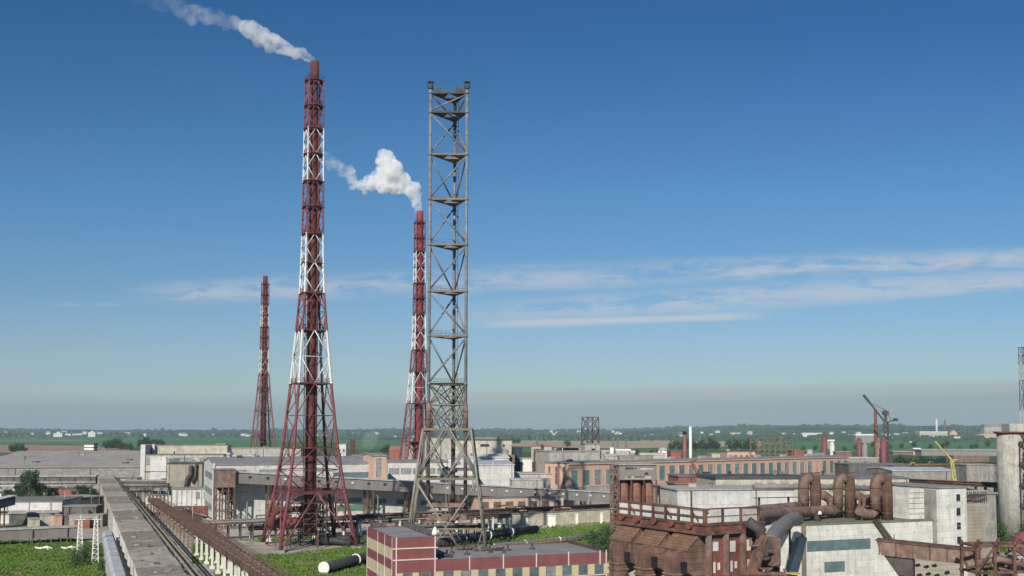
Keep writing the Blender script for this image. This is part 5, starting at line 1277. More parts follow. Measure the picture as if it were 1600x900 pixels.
# machines right of the filter house
q = at(1198, 860, 101)
t = thing('blower_unit', 'dark rusty blower with round casing at the right end of the filter house', 'blower', (q.x, q.y, 0), R(20))
s_ = MB(); s_.tube((-.5, -.6, 15.2), (-.5, .6, 15.2), 1.0, n=18); s_.tube((-.5, -.75, 15.2), (-.5, -.6, 15.2), .55, n=14); s_.path([(-.5, 0, 16.0), (-.8, .2, 17.3), (-1.8, .6, 18.0)], .55, 12); s_.build('casing', M['steel_dark'], t, True)
s_ = MB(); s_.prism([(-2.4, 13.0), (-.9, 16.8), (-.5, 16.6), (-1.6, 12.8)], -.9, .2, 'y'); s_.box(.2, 1.1, -.8, .8, 13.6, 16.4); s_.build('duct', M['rust_duct'], t)
s_ = MB(); s_.beam((-1, 0, 0), (-1, 0, 14), .4); s_.beam((1.2, 0, 0), (1.2, 0, 14), .4); s_.beam((-1, 0, 9), (1.2, 0, 13), .25); s_.box(-2.2, 1.8, -1.6, 1.6, 12.2, 12.6)
s_.build('stand', M['steel_dark'], t)
s_ = MB(); s_.path([(-2.6, -1.8, 11), (-1.6, -1.8, 12.4), (2.2, -1.9, 12.2)], .22, 10); s_.path([(-3, -2.2, 12.6), (1.5, -2.4, 12.9)], .16, 10); s_.build('pipe', M['rust'], t, True)
s_ = MB()
for i in range(16): a = Vector((rnd.uniform(-2.4, 1.2), rnd.uniform(-1.8, 0), rnd.uniform(12.7, 16))); b2 = a + Vector(rnd.choice([(1, 0, 0), (0, 0, 1), (.6, 0, -.8)])) * rnd.uniform(.5, 1.4); s_.beam(a, b2, rnd.uniform(.07, .2))
s_.build('small_pipework', M['rust_pale'], t)
t = thing('chute', 'dark blue inclined chute between the filter house and the white panel building', 'chute', (at(1204, 880, 108).x, 108, 0), R(0))
s_ = MB(); s_.prism([(0, 6), (1.3, 6), (4.0, 15.6), (3.2, 15.6)], 0, 1.6, 'y'); s_.build('casing', M['blue_dark'], t)
s_ = MB(); s_.beam((.5, 1, 0), (.5, 1, 6.1), .4); s_.beam((1.6, 1, 0), (1.6, 1, 6.1), .4); s_.build('stand', M['steel_dark'], t)
t = thing('gas_pipe_stub', 'rusty pipe with a yellow handwheel at the bottom edge left of the white building', 'pipe', (at(1205, 898, 95).x, 95, 0))
s_ = MB(); s_.path([(-3, 0, 13.6), (1.2, 0, 13.6), (1.5, 0, 12.8), (1.5, 0, 0)], .25, 10); s_.build('pipe', M['rust'], t, True)
s_ = MB(); s_.lathe(2.2, 0, [(.5, 13.6), (.56, 13.6), (.56, 13.7), (.5, 13.7)], 12); s_.tube((1.2, 0, 13.65), (2.7, 0, 13.65), .06); s_.build('handwheel', M['yellow'], t)

# ---- white panel building
WO = P(1232, 822, 13.7); wang = R(21)
B = Vector((WO.x + math.cos(wang) * 26.2, WO.y + math.sin(wang) * 26.2, 0))
t, L, _ = hall('panel_building', 'white panel-clad building with teal ribbon windows and weedy roof', 'building', WO, B, 24, 13.7, 'panel', 'roof_moss', over=.12, th=.22)
s_ = MB(); s_.box(2.15, 2.75, -.3, 0, 0, 14.0); s_.build('pilaster', M['steel_olive'], t)
win(t, 1.15, 10.7, 1.5, 1.45, 0, 'f', 'gl_teal', 'steel_olive', 1, 1, .04, .05)
win(t, 8.75, 10.7, 11.3, 1.5, 0, 'f', 'gl_teal', 'steel_olive', 1, 1, .04, .05)
win(t, 7.9, 7.6, 3.6, 1.5, 0, 'f', 'gl_teal', 'steel_olive', 1, 1, .04, .05)
win(t, 7.9, 4.6, 3.6, 1.5, 0, 'f', 'gl_teal', 'steel_olive', 1, 1, .04, .05)
win(t, 22.3, 9.6, 2.2, 2.0, 0, 'f', 'hole', 'rust_pale', 1, 1, .12, .1)
lft = MB(); lft.prism([(-1.8, 13.5), (0, 13.6), (0, 0), (-3.5, 0)], .3, 14, 'y'); lft.build('side_wing', M['panel'], t)
s_ = MB(); s_.box(18.3, 26.2, 5, 12, 13.93, 14.0); s_.build('roof_patch', M['conc'], t)
# roof plant room with pipes
t2 = thing('plant_room', 'white ribbed plant room on the panel building roof beside the stair tower', 'plant room', t.matrix_basis @ Vector((22.7, 1.0, 13.93)), wang)
s_ = MB(); s_.box(0, 2.9, 0, 6, 0, 4.5); s_.build('wall', M['panel'], t2)
s_ = MB()
for i in range(5): s_.box(-.05, 2.95, -.06, 0, .75 + i * .8, .81 + i * .8)
s_.build('ledge', M['conc'], t2)
# stair tower
t3 = thing('stair_tower', 'white stair tower with a column of dark square windows and a beige side wall', 'tower', t.matrix_basis @ Vector((27.2, -.4, 0)), wang)
s_ = MB(); s_.box(0, 5.4, 0, 13, 0, 18.6); s_.build('wall', M['panel'], t3)
s_ = MB(); s_.box(-1.6, -.02, .5, 6, 0, 18.3); s_.build('grey_pier', M['conc'], t3)
zz = 17.1
for k in range(7): win(t3, 3.7, zz - 2.15 * k, .95, 1.15 if k != 1 else 1.3, 0, 'f', 'gl_dark', 'white', 1, 1 if k != 2 else 2, .06, .08)
s_ = MB(); s_.box(5.41, 11.5, 2.2, 13, 0, 16.2); s_.build('side_wall', M['beige'], t3)
s_ = MB(); s_.box(5.41, 12, 2.0, 12.8, 17.8, 17.95); s_.build('side_roof', M['conc_pale'], t3)
s_ = MB()
for i in range(14): x = 6 + i * .42; s_.tube((x, 1.9, 16.2), (x + rnd.uniform(-.3, .3), 1.9, 17.8), .08, n=6)
for i in range(8): s_.tube((6 + rnd.uniform(0, 5), 2.0, 16.3 + rnd.uniform(0, 1.2)), (6.5 + rnd.uniform(0, 5), 2.0, 16.3 + rnd.uniform(0, 1.2)), .14, n=6)
s_.build('roof_pipework', M['steel_dark'], t3)
s_ = MB(); s_.box(8.5, 11, 3, 7, 17.96, 18.0); s_.build('roof_hole', M['hole'], t3)
s_ = MB(); s_.box(-.2, 5.6, -.2, 13.2, 18.602, 18.8); s_.build('roof', M['conc'], t3)
# service bridge at roof height
A_ = t.matrix_basis @ Vector((2.4, 12, 0)); 
t4 = thing('pipe_duct', 'long grey lagged duct on dark posts behind the rusty pipe bends', 'duct', A_, R(17))
s_ = MB(); s_.path([(0, 0, 18.6), (12, 0, 18.4), (33, 0, 17.6)], .42, 12); s_.build('duct', M['pipe_grey'], t4, True)
s_ = MB(); s_.box(0, 33, -.6, .6, 17.05 - .2, 17.1 - .2); s_.build('walkway', M['steel_dark'], t4)
for i in range(7): s_ = MB(); s_.beam((1 + i * 5.2, 0, 13.9), (1 + i * 5.2, 0, 17), .25); s_.build('post', M['steel_dark'], t4)
# open bay of machinery beside the plant room
t5 = thing('machine_frame', 'rusty open steel frame with dark bays on the roof left of the plant room', 'frame', t.matrix_basis @ Vector((15.5, 3.5, 13.93)), wang)
s_ = MB()
for x in (0, 2.7, 5.4):
    for y in (0, 4): s_.beam((x, y, 0), (x, y, 3.4), .22)
for z in (.2, 1.9, 3.3):
    s_.beam((0, 0, z), (5.4, 0, z), .2); s_.beam((0, 4, z), (5.4, 4, z), .2)
s_.build('frame', M['rust_pale'], t5)
s_ = MB(); s_.box(.3, 2.5, 1.4, 3.8, 0, 1.8); s_.box(3.1, 5.2, 1.2, 3.8, 0, 3.0); s_.build('dark_bay', M['hole'], t5)
s_ = MB(); s_.path([(3, .4, .4), (4, .5, 1.2), (5.4, .4, .5)], .3, 8); s_.build('pipe', M['rust'], t5, True)
# big rusty pipe bends
def wl_(x, y, z): return t.matrix_basis @ Vector((x, y, z))
def ubend(px, lab, scale=1.0, tail=True, yd=151.0, ztop=None):
    zt0 = at(px, 742, yd).z
    q = at(px, 790, yd); u_ = thing('pipe_bend', lab, 'pipe', (q.x, q.y, 13.9), wang, 'rusty pipe bends on the white building')
    h_ = zt0 - 13.9; s_ = MB(); r_ = .82 * scale
    pts = [(-1.1, 0, 1.6), (-1.1, 0, h_ - 1.6)] + [(-1.1 + 1.1 - math.cos(R(a)) * 1.1, 0, h_ - 1.6 + math.sin(R(a)) * 1.1) for a in range(20, 180, 20)] + [(1.1, 0, h_ - 1.6), (1.1, 0, 0)]
    s_.path(pts[:7], r_, 18); s_.build('bend', M['rust_pale'], u_, True); s_ = MB(); s_.path(pts[6:], r_ * 1.01, 18); s_.build('down_pipe', M['rust_duct'], u_, True)
    for x, zs in ((-1.1, (2.4, h_ - 2.0)), (1.1, (1.0, h_ - 2.4))):
        for z in zs: s_ = MB(); s_.tube((x, 0, z), (x, 0, z + .13), r_ * 1.09, n=18); s_.build('flange', M['rust_duct'], u_, True)
    s_ = MB(); s_.path([(1.95 + a * .0, 0, 0) for a in (0,)] + [(1.95, 0, .05)], .1, 6)
    s_ = MB(); s_.tube((1.6, .1, h_ * .72), (1.6, .1, h_ - .1), .5, .35, n=10); s_.build('rusty_back', M['rust_red'], u_, True)
    s_ = MB(); s_.beam((-1.8, -.2, h_ + .25), (2.2, .2, h_ + .3), .14); s_.beam((-1.3, 0, h_ + .2), (-1.3, 0, h_ - .8), .1); s_.build('top_beam', M['rust'], u_)
    if tail:
        s_ = MB(); s_.path([(1.6, .4, h_ - 3.0), (3.0, .4, h_ - 3.2), (4.2, .4, h_ - 3.9), (4.5, .4, h_ - 5.0), (4.5, .4, 0.2)], .72 * scale, 14); s_.build('branch_pipe', M['rust_pale'], u_, True)
    return u_
ub1 = ubend(1265, 'leftmost tall rusty pipe bend on the white building roof', 1.0, True, 152)
ub2 = ubend(1319, 'middle tall rusty pipe bend on the white building roof', .95, True, 153)
ub3 = ubend(1377, 'rightmost tall rusty pipe bend on the white building roof', .98, False, 150)
def wpipe(pts, r, mat, label, flanges=(), name='pipe'):
    W = [at(*p) for p in pts]; o = Vector((W[0].x, W[0].y, 13)); 
    tt = thing(name, label, 'pipe', o, 0, 'rusty pipes leading to the filter house'); s_ = MB(); s_.path([p - o for p in W], r, 16); s_.build('pipe_run', M[mat], tt, True)
    for i in range(0, len(W) - 1, 2):
        for f in flanges:
            s_ = MB(); c = W[i].lerp(W[i + 1], f) - o; dr = (W[i + 1] - W[i]).normalized(); s_.tube(c - dr * .07, c + dr * .07, r * 1.07, n=16); s_.build('flange', M['rust_pale'], tt, True)
    # supports down to what carries it
    s_ = MB()
    for f in (.25, .75):
        i = int(f * (len(W) - 1)); c = W[i].lerp(W[i + 1], .5) - o; s_.beam(c, (c.x, c.y, .9 if W[i].y > 138 else -13), .22)
    s_.build('support', M['steel_dark'], tt)
    return tt
wpipe([(1311, 797, 153), (1290, 798, 152), (1250, 800, 146), (1205, 805, 134), (1186, 808, 126), (1176, 812, 120), (1172, 820, 114)], .80, 'rust_pale', 'long rusty brown pipe from the middle bend to the filter house', (.5,))
wpipe([(1258, 791, 152), (1230, 793, 149), (1190, 797, 142), (1165, 800, 136), (1155, 806, 128)], .74, 'rust_pale', 'rusty pipe from the leftmost bend, upper of the two runs', (.5,))
wpipe([(1247, 811, 138), (1239, 810, 134), (1228, 816, 128), (1212, 832, 116), (1205, 843, 109), (1200, 855, 104)], .86, 'pipe_grey', 'thick brown-grey pipe diving diagonally from the roof to the blower', (.5,))
wpipe([(1367, 799, 150), (1360, 804, 149.5), (1350, 803, 149), (1342, 797, 148.5)], .75, 'rust_pale', 'short U-shaped pipe stub at the foot of the rightmost bend', ())
q = at(1276, 801, 148)
tv = thing('valve', 'dark valve with a white cap under the long brown pipe', 'valve', q, wang); s_ = MB(); s_.lathe(0, 0, [(.35, -1.3), (.5, -.9), (.5, -.2), (.3, 0)], 12); s_.build('valve_body', M['steel_dark'], tv); s_ = MB(); s_.lathe(0, -.7, [(.28, -.2), (.28, .1), (.1, .3)], 12); s_.build('valve_cap', M['white_clean'], tv)
# fallen ladder gantry on facade
q = t.matrix_basis @ Vector((15.6, -.5, 0)); tg = thing('inclined_ladder', 'dark inclined ladder leaning over the white building front', 'ladder', q, wang)
s_ = MB(); s_.beam((-.9, 0, 14.2), (2.6, -.3, 9.9), .25, .35); s_.beam((-.4, 0, 14.3), (3.1, -.3, 10.0), .25, .35); s_.build('rail', M['steel_dark'], tg)
s_ = MB()
for i in range(10): f = i / 10; s_.beam((-.9 + 3.5 * f, -.2, 14.2 - 4.3 * f), (-.4 + 3.5 * f, -.2, 14.3 - 4.3 * f), .1)
for x in (1.2, 2.6): s_.beam((x, -.2, 9.3), (x, -.2, 12), .08)
s_.beam((1, -.2, 9.5), (6, -.2, 9.5), .1)
s_.build('rung', M['rust'], tg)

# ---- rusty box conveyor at the right edge
q0, q1 = at(1369, 845, 92), at(1530, 862, 88)
t = thing('box_conveyor', 'rusty red-brown box conveyor crossing in front of the white building', 'conveyor', (q0.x, q0.y, 0), math.atan2(q1.y - q0.y, q1.x - q0.x))
L2 = math.hypot(q1.x - q0.x, q1.y - q0.y); za, zb2 = q0.z, q1.z
s_ = MB(); s_.prism([(0, za), (L2, zb2), (L2, zb2 - 1.25), (0.4, za - 1.3)], 0, 2.0, 'y'); s_.build('casing', M['rust_pale'], t)
s_ = MB(); s_.prism([(-.1, za + .01), (L2 + .1, zb2 + .01), (L2 + .1, zb2 + .1), (-.1, za + .1)], -.12, 2.12, 'y')
for i in range(6): x = .2 + i * L2 / 6; z = za + (zb2 - za) * x / L2; s_.box(x, x + .1, -.08, 0, z - 1.25, z)
s_.build('flange', M['rust'], t)
s_ = MB(); s_.prism([(.6, za - 1.32), (3.1, za - 1.45), (3.1, za - 3.3), (1.9, za - 3.2)], .2, 1.8, 'y'); s_.build('chute', M['steel_dark'], t)
s_ = MB(); s_.beam((2.1, .4, 0), (2.1, .4, za - 3), .4); s_.beam((2.9, 1.6, 0), (2.9, 1.6, za - 3), .4); s_.beam((9, 1, 0), (9, 1, zb2 - 1.2), .4); s_.build('support', M['steel_dark'], t)
q = at(1565, 900, 84)
t = thing('rusty_gantry', 'tangled rusty gantry at the bottom right corner', 'gantry', (q.x, q.y, 0), R(8))
s_ = MB(); zt_ = at(1565, 853, 84).z
for x in (-2.2, -.6, 1.2, 3.4):
    for y in (0, 2.2): s_.beam((x, y, 0), (x, y, zt_ + .3), .22)
for z in (zt_ - 4.5, zt_ - 2.2, zt_):
    for y in (0, 2.2): s_.beam((-2.4, y, z), (4.4, y, z), .22)
    for x in (-2.2, 1.2, 3.4): s_.beam((x, 0, z), (x, 2.2, z), .18)
for z in (zt_ - 4.4, zt_ - 2.1): s_.beam((-2.2, 0, z), (-.6, 0, z + 2), .14); s_.beam((1.2, 0, z + 2), (3.4, 0, z), .14)
s_.build('frame', M['rust'], t)
s_ = MB(); s_.path([(-2.8, .6, zt_ - 1.6), (.2, .7, zt_ - 1.2), (4.5, .6, zt_ - 2.2)], .3, 8); s_.path([(-1, -.3, zt_ - 3.4), (4.5, -.3, zt_ - 2.8)], .26, 8)
for i in range(12): a = Vector((rnd.uniform(-2, 3.4), rnd.uniform(0, 2), zt_ - rnd.uniform(.5, 4))); s_.path([a, a + Vector((rnd.uniform(.4, 1.4), 0, rnd.uniform(-.5, .5)))], rnd.uniform(.07, .2), 6)
s_.build('pipework', M['rust_pale'], t, True)
s_ = MB(); s_.box(2.2, 5, 1, 3.5, 0, zt_ - 1.0); s_.build('block', M['conc_pale'], t)
q = at(1600, 842, 92); tk = thing('red_tank', 'small rusty red tank at the right edge above the gantry', 'tank', (q.x, q.y, 0)); s_ = MB(); s_.lathe(0, 0, [(.9, 15.6), (1.0, 16.2), (1.0, 17.2), (.5, 17.9)], 14); s_.build('shell', M['red'], tk, True); s_ = MB(); s_.beam((-.6, 0, 0), (-.6, 0, 15.7), .25); s_.beam((.6, 0, 0), (.6, 0, 15.7), .25); s_.build('leg_pair', M['rust'], tk)
# broken block wall under the conveyor
q0 = P(1425, 868, 8); t = thing('ruined_wall', 'pale block wall with ragged holes under the rusty conveyor', 'wall', at(1422, 868, 112) * Vector((1, 1, 0)).length if False else (at(1422, 868, 112).x, 112, 0), R(12))
s_ = MB(); zz = at(1422, 868, 112).z
s_.box(0, 3.8, 0, .5, 0, zz); s_.box(3.81, 6.4, .1, .5, 0, zz - .9); s_.build('wall', M['beige'], t)
s_ = MB()
for (x, z) in ((.6, 1.0), (1.7, 1.2), (2.7, 1.1), (.8, 2.1), (1.9, 2.0), (3.0, 2.2), (1.2, 3.0), (4.3, 1.9), (5.0, 2.7)): s_.prism([(x, zz - z), (x + .5, zz - z + .12), (x + .7, zz - z - .15), (x + .3, zz - z - .3), (x - .05, zz - z - .2)], -.03, 0, 'y')
s_.build('hole', M['hole'], t)

# ---- white upper halls behind the rusty filter house
t, L, z = bld(1058, 1241, 766.5, 190, 14, 'panel_big', 'conc_pale', 'panel_hall', 'white panel hall behind the filter house screens', rz=R(8), th=.2)
s_ = MB(); s_.box(L * .11, L * .125, -.1, 0, 0, z); s_.build('downpipe', M['steel_dark'], t)
t, L, z = bld(1118, 1262, 748.5, 215, 14, 'cream', 'roof_dark', 'cream_hall', 'stained cream building with a dark roof between the panel hall and the brick hall', rz=R(6), th=.5)
s_ = MB()
for i in range(4): s_.box(L * (.42 + .14 * i), L * (.51 + .14 * i), -.06, 0, z - 2.2, z - .7)
s_.build('patched_panel', M['beige'], t)
bld(1060, 1118, 745, 235, 10, 'redbrick', 'roof', 'red_annex', 'low reddish grey annex left of the stained cream building', rz=R(5))
bld(1056, 1080, 757, 210, 8, 'conc_pale', 'red_roof', 'red_roof_shed', 'small shed with a red patch roof at the left of the panel hall', rz=R(5))
bld(1028, 1056, 760, 240, 8, 'cream', 'conc_pale', 'striped_shed', 'low cream shed with grey ledges right of the brown silos', rz=R(5))
t, L, z = bld(1240, 1420, 748, 225, 16, 'cream', 'roof', 'pale_hall', 'pale worn hall behind the rusty pipe bends', rz=R(2), wins=[(14, 1.0, 3.2, 'gl_grey', 'white', 2, 3, .6)])
t = thing('derrick', 'small rusty derrick arm on a dark platform in front of the brick hall', 'derrick', (at(1090, 741, 240).x, 240, 0)); zz = at(1090, 741, 240).z
s_ = MB(); s_.box(-1.6, 1.8, -1, 1, zz - .35, zz); s_.box(-1.2, 1.4, -.8, .8, 0, zz - .36); s_.build('platform', M['conc_dark'], t)
s_ = MB(); s_.beam((-.2, 0, zz), (-1.6, 0, zz + 3.2), .3); s_.beam((.4, 0, zz), (-1.0, 0, zz + 2.6), .2); s_.beam((-1.7, 0, zz + 2.9), (-.2, 0, zz + 3.4), .25); s_.box(-.1, .35, -.2, .2, zz, zz + 1.1); s_.build('arm', M['rust_red'], t)

# ---- round concrete silo at the right edge
q = at(1579, 690, 240); t = thing('concrete_silo', 'tall pale concrete silo with dark stair landings at the right edge', 'silo', (q.x, 240, 0))
zt_ = at(1579, 675, 240).z; r_ = 20 / F * 240
s_ = MB(); s_.lathe(0, 0, [(r_, 0), (r_, zt_ - .6)], 32); s_.build('shell', M['conc_pale'], t, True)
s_ = MB(); s_.lathe(0, 0, [(r_, zt_ - .6), (r_ * 1.22, zt_ - .2), (r_ * 1.22, zt_ + .1), (r_ * .9, zt_ + .1)], 24); s_.build('top_platform', M['rust_red'], t)
s_ = MB(); s_.prism([(r_ * .2, zt_ - .6), (r_ * 1.5, zt_ - .6), (r_ * 1.5, zt_ - 4.2), (r_ * 1.1, zt_ - 4.6)], -r_ * 1.05, r_ * .6, 'y'); s_.build('gusset', M['steel_dark'], t)
s_ = MB(); s_.box(-1.2, 3.6, -2, 2, zt_ + .1, zt_ + 2.0); s_.build('top_cabin', M['conc_pale'], t)
for i in range(9):
    z = zt_ - 3 - i * 2.45; s_ = MB(); a = i % 2
    s_.box(.1 + a * 1.0, 1.5 + a * 1.0, -r_ - 1.1, -r_ * .8, z, z + .14); s_.beam((.2 + a * .8, -r_ - .9, z), (1.8 - a * .5, -r_ - .9, z - 2.3), .55, .1)
    for dx in (0, .7, 1.4): s_.beam((.1 + a + dx, -r_ - 1.1, z), (.1 + a + dx, -r_ - 1.1, z + .9), .08)
    s_.beam((.1 + a, -r_ - 1.1, z + .9), (1.5 + a, -r_ - 1.1, z + .9), .08); s_.box(.2 + a, 1.2 + a, -r_ - .9, -r_ - .2, z + .14, z + .75)
    s_.build('landing', M['steel_dark'], t)
s_ = MB(); s_.beam((3.0, -r_ - 1.0, 0), (3.0, -r_ - 1.0, zt_), .2); s_.beam((.1, -r_ - 1, 0), (.1, -r_ - 1, zt_ - 3), .16); s_.build('stair_post', M['steel_dark'], t)
q = at(1604, 690, 262); t = thing('concrete_silo', 'second pale concrete silo half cut off by the right edge', 'silo', (q.x + 2.5, 262, 0)); s_ = MB(); s_.lathe(0, 0, [(3.2, 0), (3.2, 24)], 24); s_.build('shell', M['conc_pale'], t, True); s_ = MB(); s_.lathe(0, 0, [(3.4, 24), (3.4, 24.5), (1, 25)], 24); s_.build('cap', M['rust_red'], t)
q = at(1598, 543, 330); t = thing('antenna_mast', 'thin lattice antenna mast with dark rungs above the right edge silo', 'mast', (q.x, 330, 0), R(10)); h_ = q.z; w_ = .95
for z0, z1, mt in ((0, h_ * .30, 'rust_red'), (h_ * .30, h_ * .62, 'white'), (h_ * .62, h_ * .80, 'steel_dark'), (h_ * .80, h_ * .9, 'steel_pale'), (h_ * .9, h_, 'steel_dark')):
    s_ = MB()
    for a, b_ in ((-1, -1), (1, -1), (1, 1), (-1, 1)): s_.beam((a * w_, b_ * w_, z0), (a * w_, b_ * w_, z1), .13)
    n_ = max(2, int((z1 - z0) / 4)); 
    for i in range(n_):
        za_, zb_ = z0 + (z1 - z0) * i / n_, z0 + (z1 - z0) * (i + 1) / n_
        for (a, b_), (c_, d_) in (((-1, -1), (1, -1)), ((1, -1), (1, 1)), ((1, 1), (-1, 1)), ((-1, 1), (-1, -1))): s_.beam((a * w_, b_ * w_, zb_), (c_ * w_, d_ * w_, zb_), .2, .14); s_.beam((a * w_, b_ * w_, za_), (c_ * w_, d_ * w_, zb_), .1)
    s_.build('mast_section', M[mt], t)

# ---- cranes and things beyond, on the right
q = at(1385, 725, 620); t = thing('tower_crane', 'dark jib crane with raised boom standing behind the red tanks', 'crane', (q.x, 620, 0)); zt_ = at(1385, 641, 620).z; zj = at(1385, 660, 620).z
s_ = MB()
for a, b_ in ((-1, -1), (1, -1), (1, 1), (-1, 1)): s_.beam((a * 1.6, b_ * 1.6, 0), (a * 1.1, b_ * 1.1, zj), .45)
for i in range(10): z = zj * i / 10; s_.beam((-1.5, -1.5, z), (1.5, -1.5, z + zj / 10), .3); s_.beam((1.5, -1.5, z), (1.5, 1.5, z + zj / 10), .3); s_.beam((-1.4, 1.5, z), (1.4, 1.5, z), .3)
s_.build('mast', M['steel_dark'], t)
s_ = MB(); s_.beam((0, 0, zj), (0, 0, zt_), 1.3); s_.box(-1.6, 1.6, -1.5, 1.5, zt_ - 3, zt_ - .5); s_.build('tower_head', M['steel_dark'], t)
tip = at(1349, 617, 620) - Vector((q.x, 620, 0)); s_ = MB(); mid_ = Vector((0, 0, zj)).lerp(tip, .72)
s_.beam((-.3, 0, zj), mid_, .9, .9); s_.beam(mid_, tip, 1.4, 1.2); s_.build('boom', M['steel_dark'], t)
s_ = MB(); s_.beam((0, 0, zt_), mid_, .3); s_.beam((0, 0, zt_), (4, 0, zj + .5), .25); s_.build('stay_cable', M['steel_dark'], t)
s_ = MB(); s_.beam((0, 0, zj), (6.2, 0, zj + 1.6), .7); s_.box(5, 7.4, -1.2, 1.2, zj + .8, zj + 2.6); s_.build('counterweight', M['steel_dark'], t)
def stack(px, ytop, Yd, r0, r1, mat, label, cap=None, bands=None):
    q = at(px, ytop, Yd); t = thing('chimney', label, 'chimney', (q.x, Yd, 0)); s_ = MB(); s_.lathe(0, 0, [(r0, 0), (r1, q.z - (1.5 if cap else 0))], 16); s_.build('shaft', M[mat], t, True)
    s_ = MB(); s_.lathe(0, 0, [(r1 * 1.02, q.z - 1.5), (r1 * 1.15, q.z - 1.3), (r1 * 1.15, q.z), (r1 * .6, q.z + .01)] if cap else [(r1, q.z), (r1 * 1.1, q.z + .1), (r1 * 1.1, q.z + .5), (r1 * .6, q.z + .51)], 16); s_.build('rim', M[cap or mat], t)
    return t
stack(1069.5, 674, 470, 1.05, .8, 'redbrick', 'thin red brick chimney with a black top behind the brick hall', 'hole')
stack(1078.5, 668, 445, .75, .6, 'white_clean', 'thin white chimney beside the red brick one')
stack(1367.5, 641, 640, 1.5, .9, 'rust_red', 'slender dull red chimney left of the dark crane')
stack(1463, 655, 4600, 5.5, 4.5, 'white', 'far pale striped chimney above the hillside works')
stack(1463.5 - 16.5 + 25.0, 0, 10, 0, 0, 'white', 'x') if False else None
t = stack(1476, 656, 4700, 5, 4, 'rust_red', 'far reddish chimney right of the pale striped one')
stack(1265, 704, 455, 1.3, 1.3, 'conc_pale', 'short pale pipe stack on the skyline of the brick hall')
stack(956, 700, 700, 1.5, 1.4, 'white_clean', 'short bright white stack beyond the open steel frame')
for (px, yt, Yd, r_, mt, lab) in ((1288, 685, 560, 2.5, 'red', 'narrow crimson tank with a pointed top beyond the brick hall'), (1342, 685, 600, 2.4, 'red', 'crimson tank standing left of the crane'), (1380, 685, 520, 2.6, 'red', 'crimson tank directly in front of the crane'), (1300, 692, 545, 2.0, 'white', 'pale corrugated tank right of the narrow crimson tank'), (1372, 686, 530, 2.8, 'rust_pale', 'grey-brown tank touching the crimson tank by the crane'), (1351, 694, 590, 2.6, 'conc', 'grey tank between the two crimson tanks')):
    r_ *= .62; q = at(px, yt, Yd); t = thing('tank', lab, 'tank', (q.x, Yd, 0), 0, 'tanks beyond the brick hall'); s_ = MB(); s_.lathe(0, 0, [(r_, 0), (r_, q.z - 1)], 18); s_.build('shell', M[mt], t, True)
    s_ = MB(); s_.lathe(0, 0, [(r_ * 1.03, q.z - 1), (r_ * 1.03, q.z - .7), (.3, q.z + (3 if px == 1288 else .6))], 18); s_.build('lid', M['rust_red' if px == 1288 else mt], t)
t = fbld(1337, 1366, 680.5, 690, 'conc', 'white_clean', 'white_roof_shed', 'shed with a bright white roof left of the crane')
t = fbld(1291, 1303, 689.5, 700, 'conc', 'white_clean', 'white_roof_shed', 'small bright white roofed shed behind the pale corrugated tank')
# scaffold skeleton
q = at(1184, 700, 470); t = thing('steel_skeleton', 'rusty empty steel skeleton building beyond the brick hall', 'frame', (q.x, 470, 0), R(8)); zt_ = at(1200, 683, 470).z; W_ = (1240 - 1184) / F * 470
s_ = MB()
for i in range(7):
    for y in (0, 9): s_.beam((W_ * i / 6, y, 0), (W_ * i / 6, y, zt_ - (i % 3) * 1.2), .42)
s_.build('column', M['rust_pale'], t); s_ = MB()
for z in (zt_ - 9.5, zt_ - 6, zt_ - 3, zt_ - .3):
    for y in (0, 9): s_.beam((0, y, z), (W_ * (1 if z < zt_ - 4 else .75), y, z), .38)
    for i in range(7): s_.beam((W_ * i / 6, 0, z), (W_ * i / 6, 9, z), .3)
s_.build('girder', M['rust_pale'], t)
s_ = MB(); s_.box(W_ * .1, W_ * .9, .5, 8.5, 0, zt_ - 9.8); s_.build('infill', M['brick'], t)
bld(1136, 1180, 706, 500, 12, 'brick', 'rust_pale', 'orange_shed', 'orange-yellow shed left of the steel skeleton', rz=R(4), wins=[(5, 1.5, 4, 'gl_rust', 'cream', 1, 1, .5)])
bld(1240, 1256, 704, 480, 8, 'redbrick', 'red_roof', 'red_shed', 'bright red shed right of the steel skeleton', rz=R(4))
bld(1048, 1064, 705, 560, 10, 'redbrick', 'roof', 'pink_shed', 'small pink brick shed left of the thin red chimney', rz=R(4))
bld(1326, 1372, 716, 480, 14, 'conc', 'white', 'grey_shed', 'grey shed with a bright strip roof right of the brick hall end', rz=R(3))
bld(1326, 1420, 726, 400, 16, 'conc_dark', 'roof', 'dark_shed', 'dark flat shed just right of the brick hall end', rz=R(2))
bld(1394, 1492, 736, 330, 22, 'conc', 'roof_zinc', 'saw_roof_shed', 'low shed with a long bright roof edge left of the yellow crane', rz=R(2), kind='gable', rise=.7)
t, L, z = bld(1510, 1562, 727, 380, 14, 'conc', 'roof_pale', 'grey_ruin', 'grey rough-walled building between the yellow crane and the right silo', rz=R(2))
fbld(1440, 1575, 704, 714, 'conc', 'roof_pale', 'distant_hall', 'long distant grey hall with vertical ribs behind the yellow crane', wins=18)
fbld(1395, 1440, 706, 714, 'rust_pale', 'roof_pale', 'purple_shed', 'dull purple-brown shed right of the crane foot')
fbld(1428, 1437, 702, 713, 'white_clean', 'white_clean', 'white_kiosk', 'small bright white kiosk building among bushes right of the crane')
fbld(1437, 1480, 676, 684, 'cream', 'white', 'hill_works', 'cream factory block on the hillside below the far chimneys', wins=6)
fbld(1484, 1495, 672, 683, 'brick', 'red_roof', 'orange_gable_house', 'orange gabled building right of the cream factory block', 'house', gable=True)
fbld(1468, 1500, 683.5, 687, 'white', 'white_clean', 'white_depot', 'long low bright white depot below the orange gabled building')
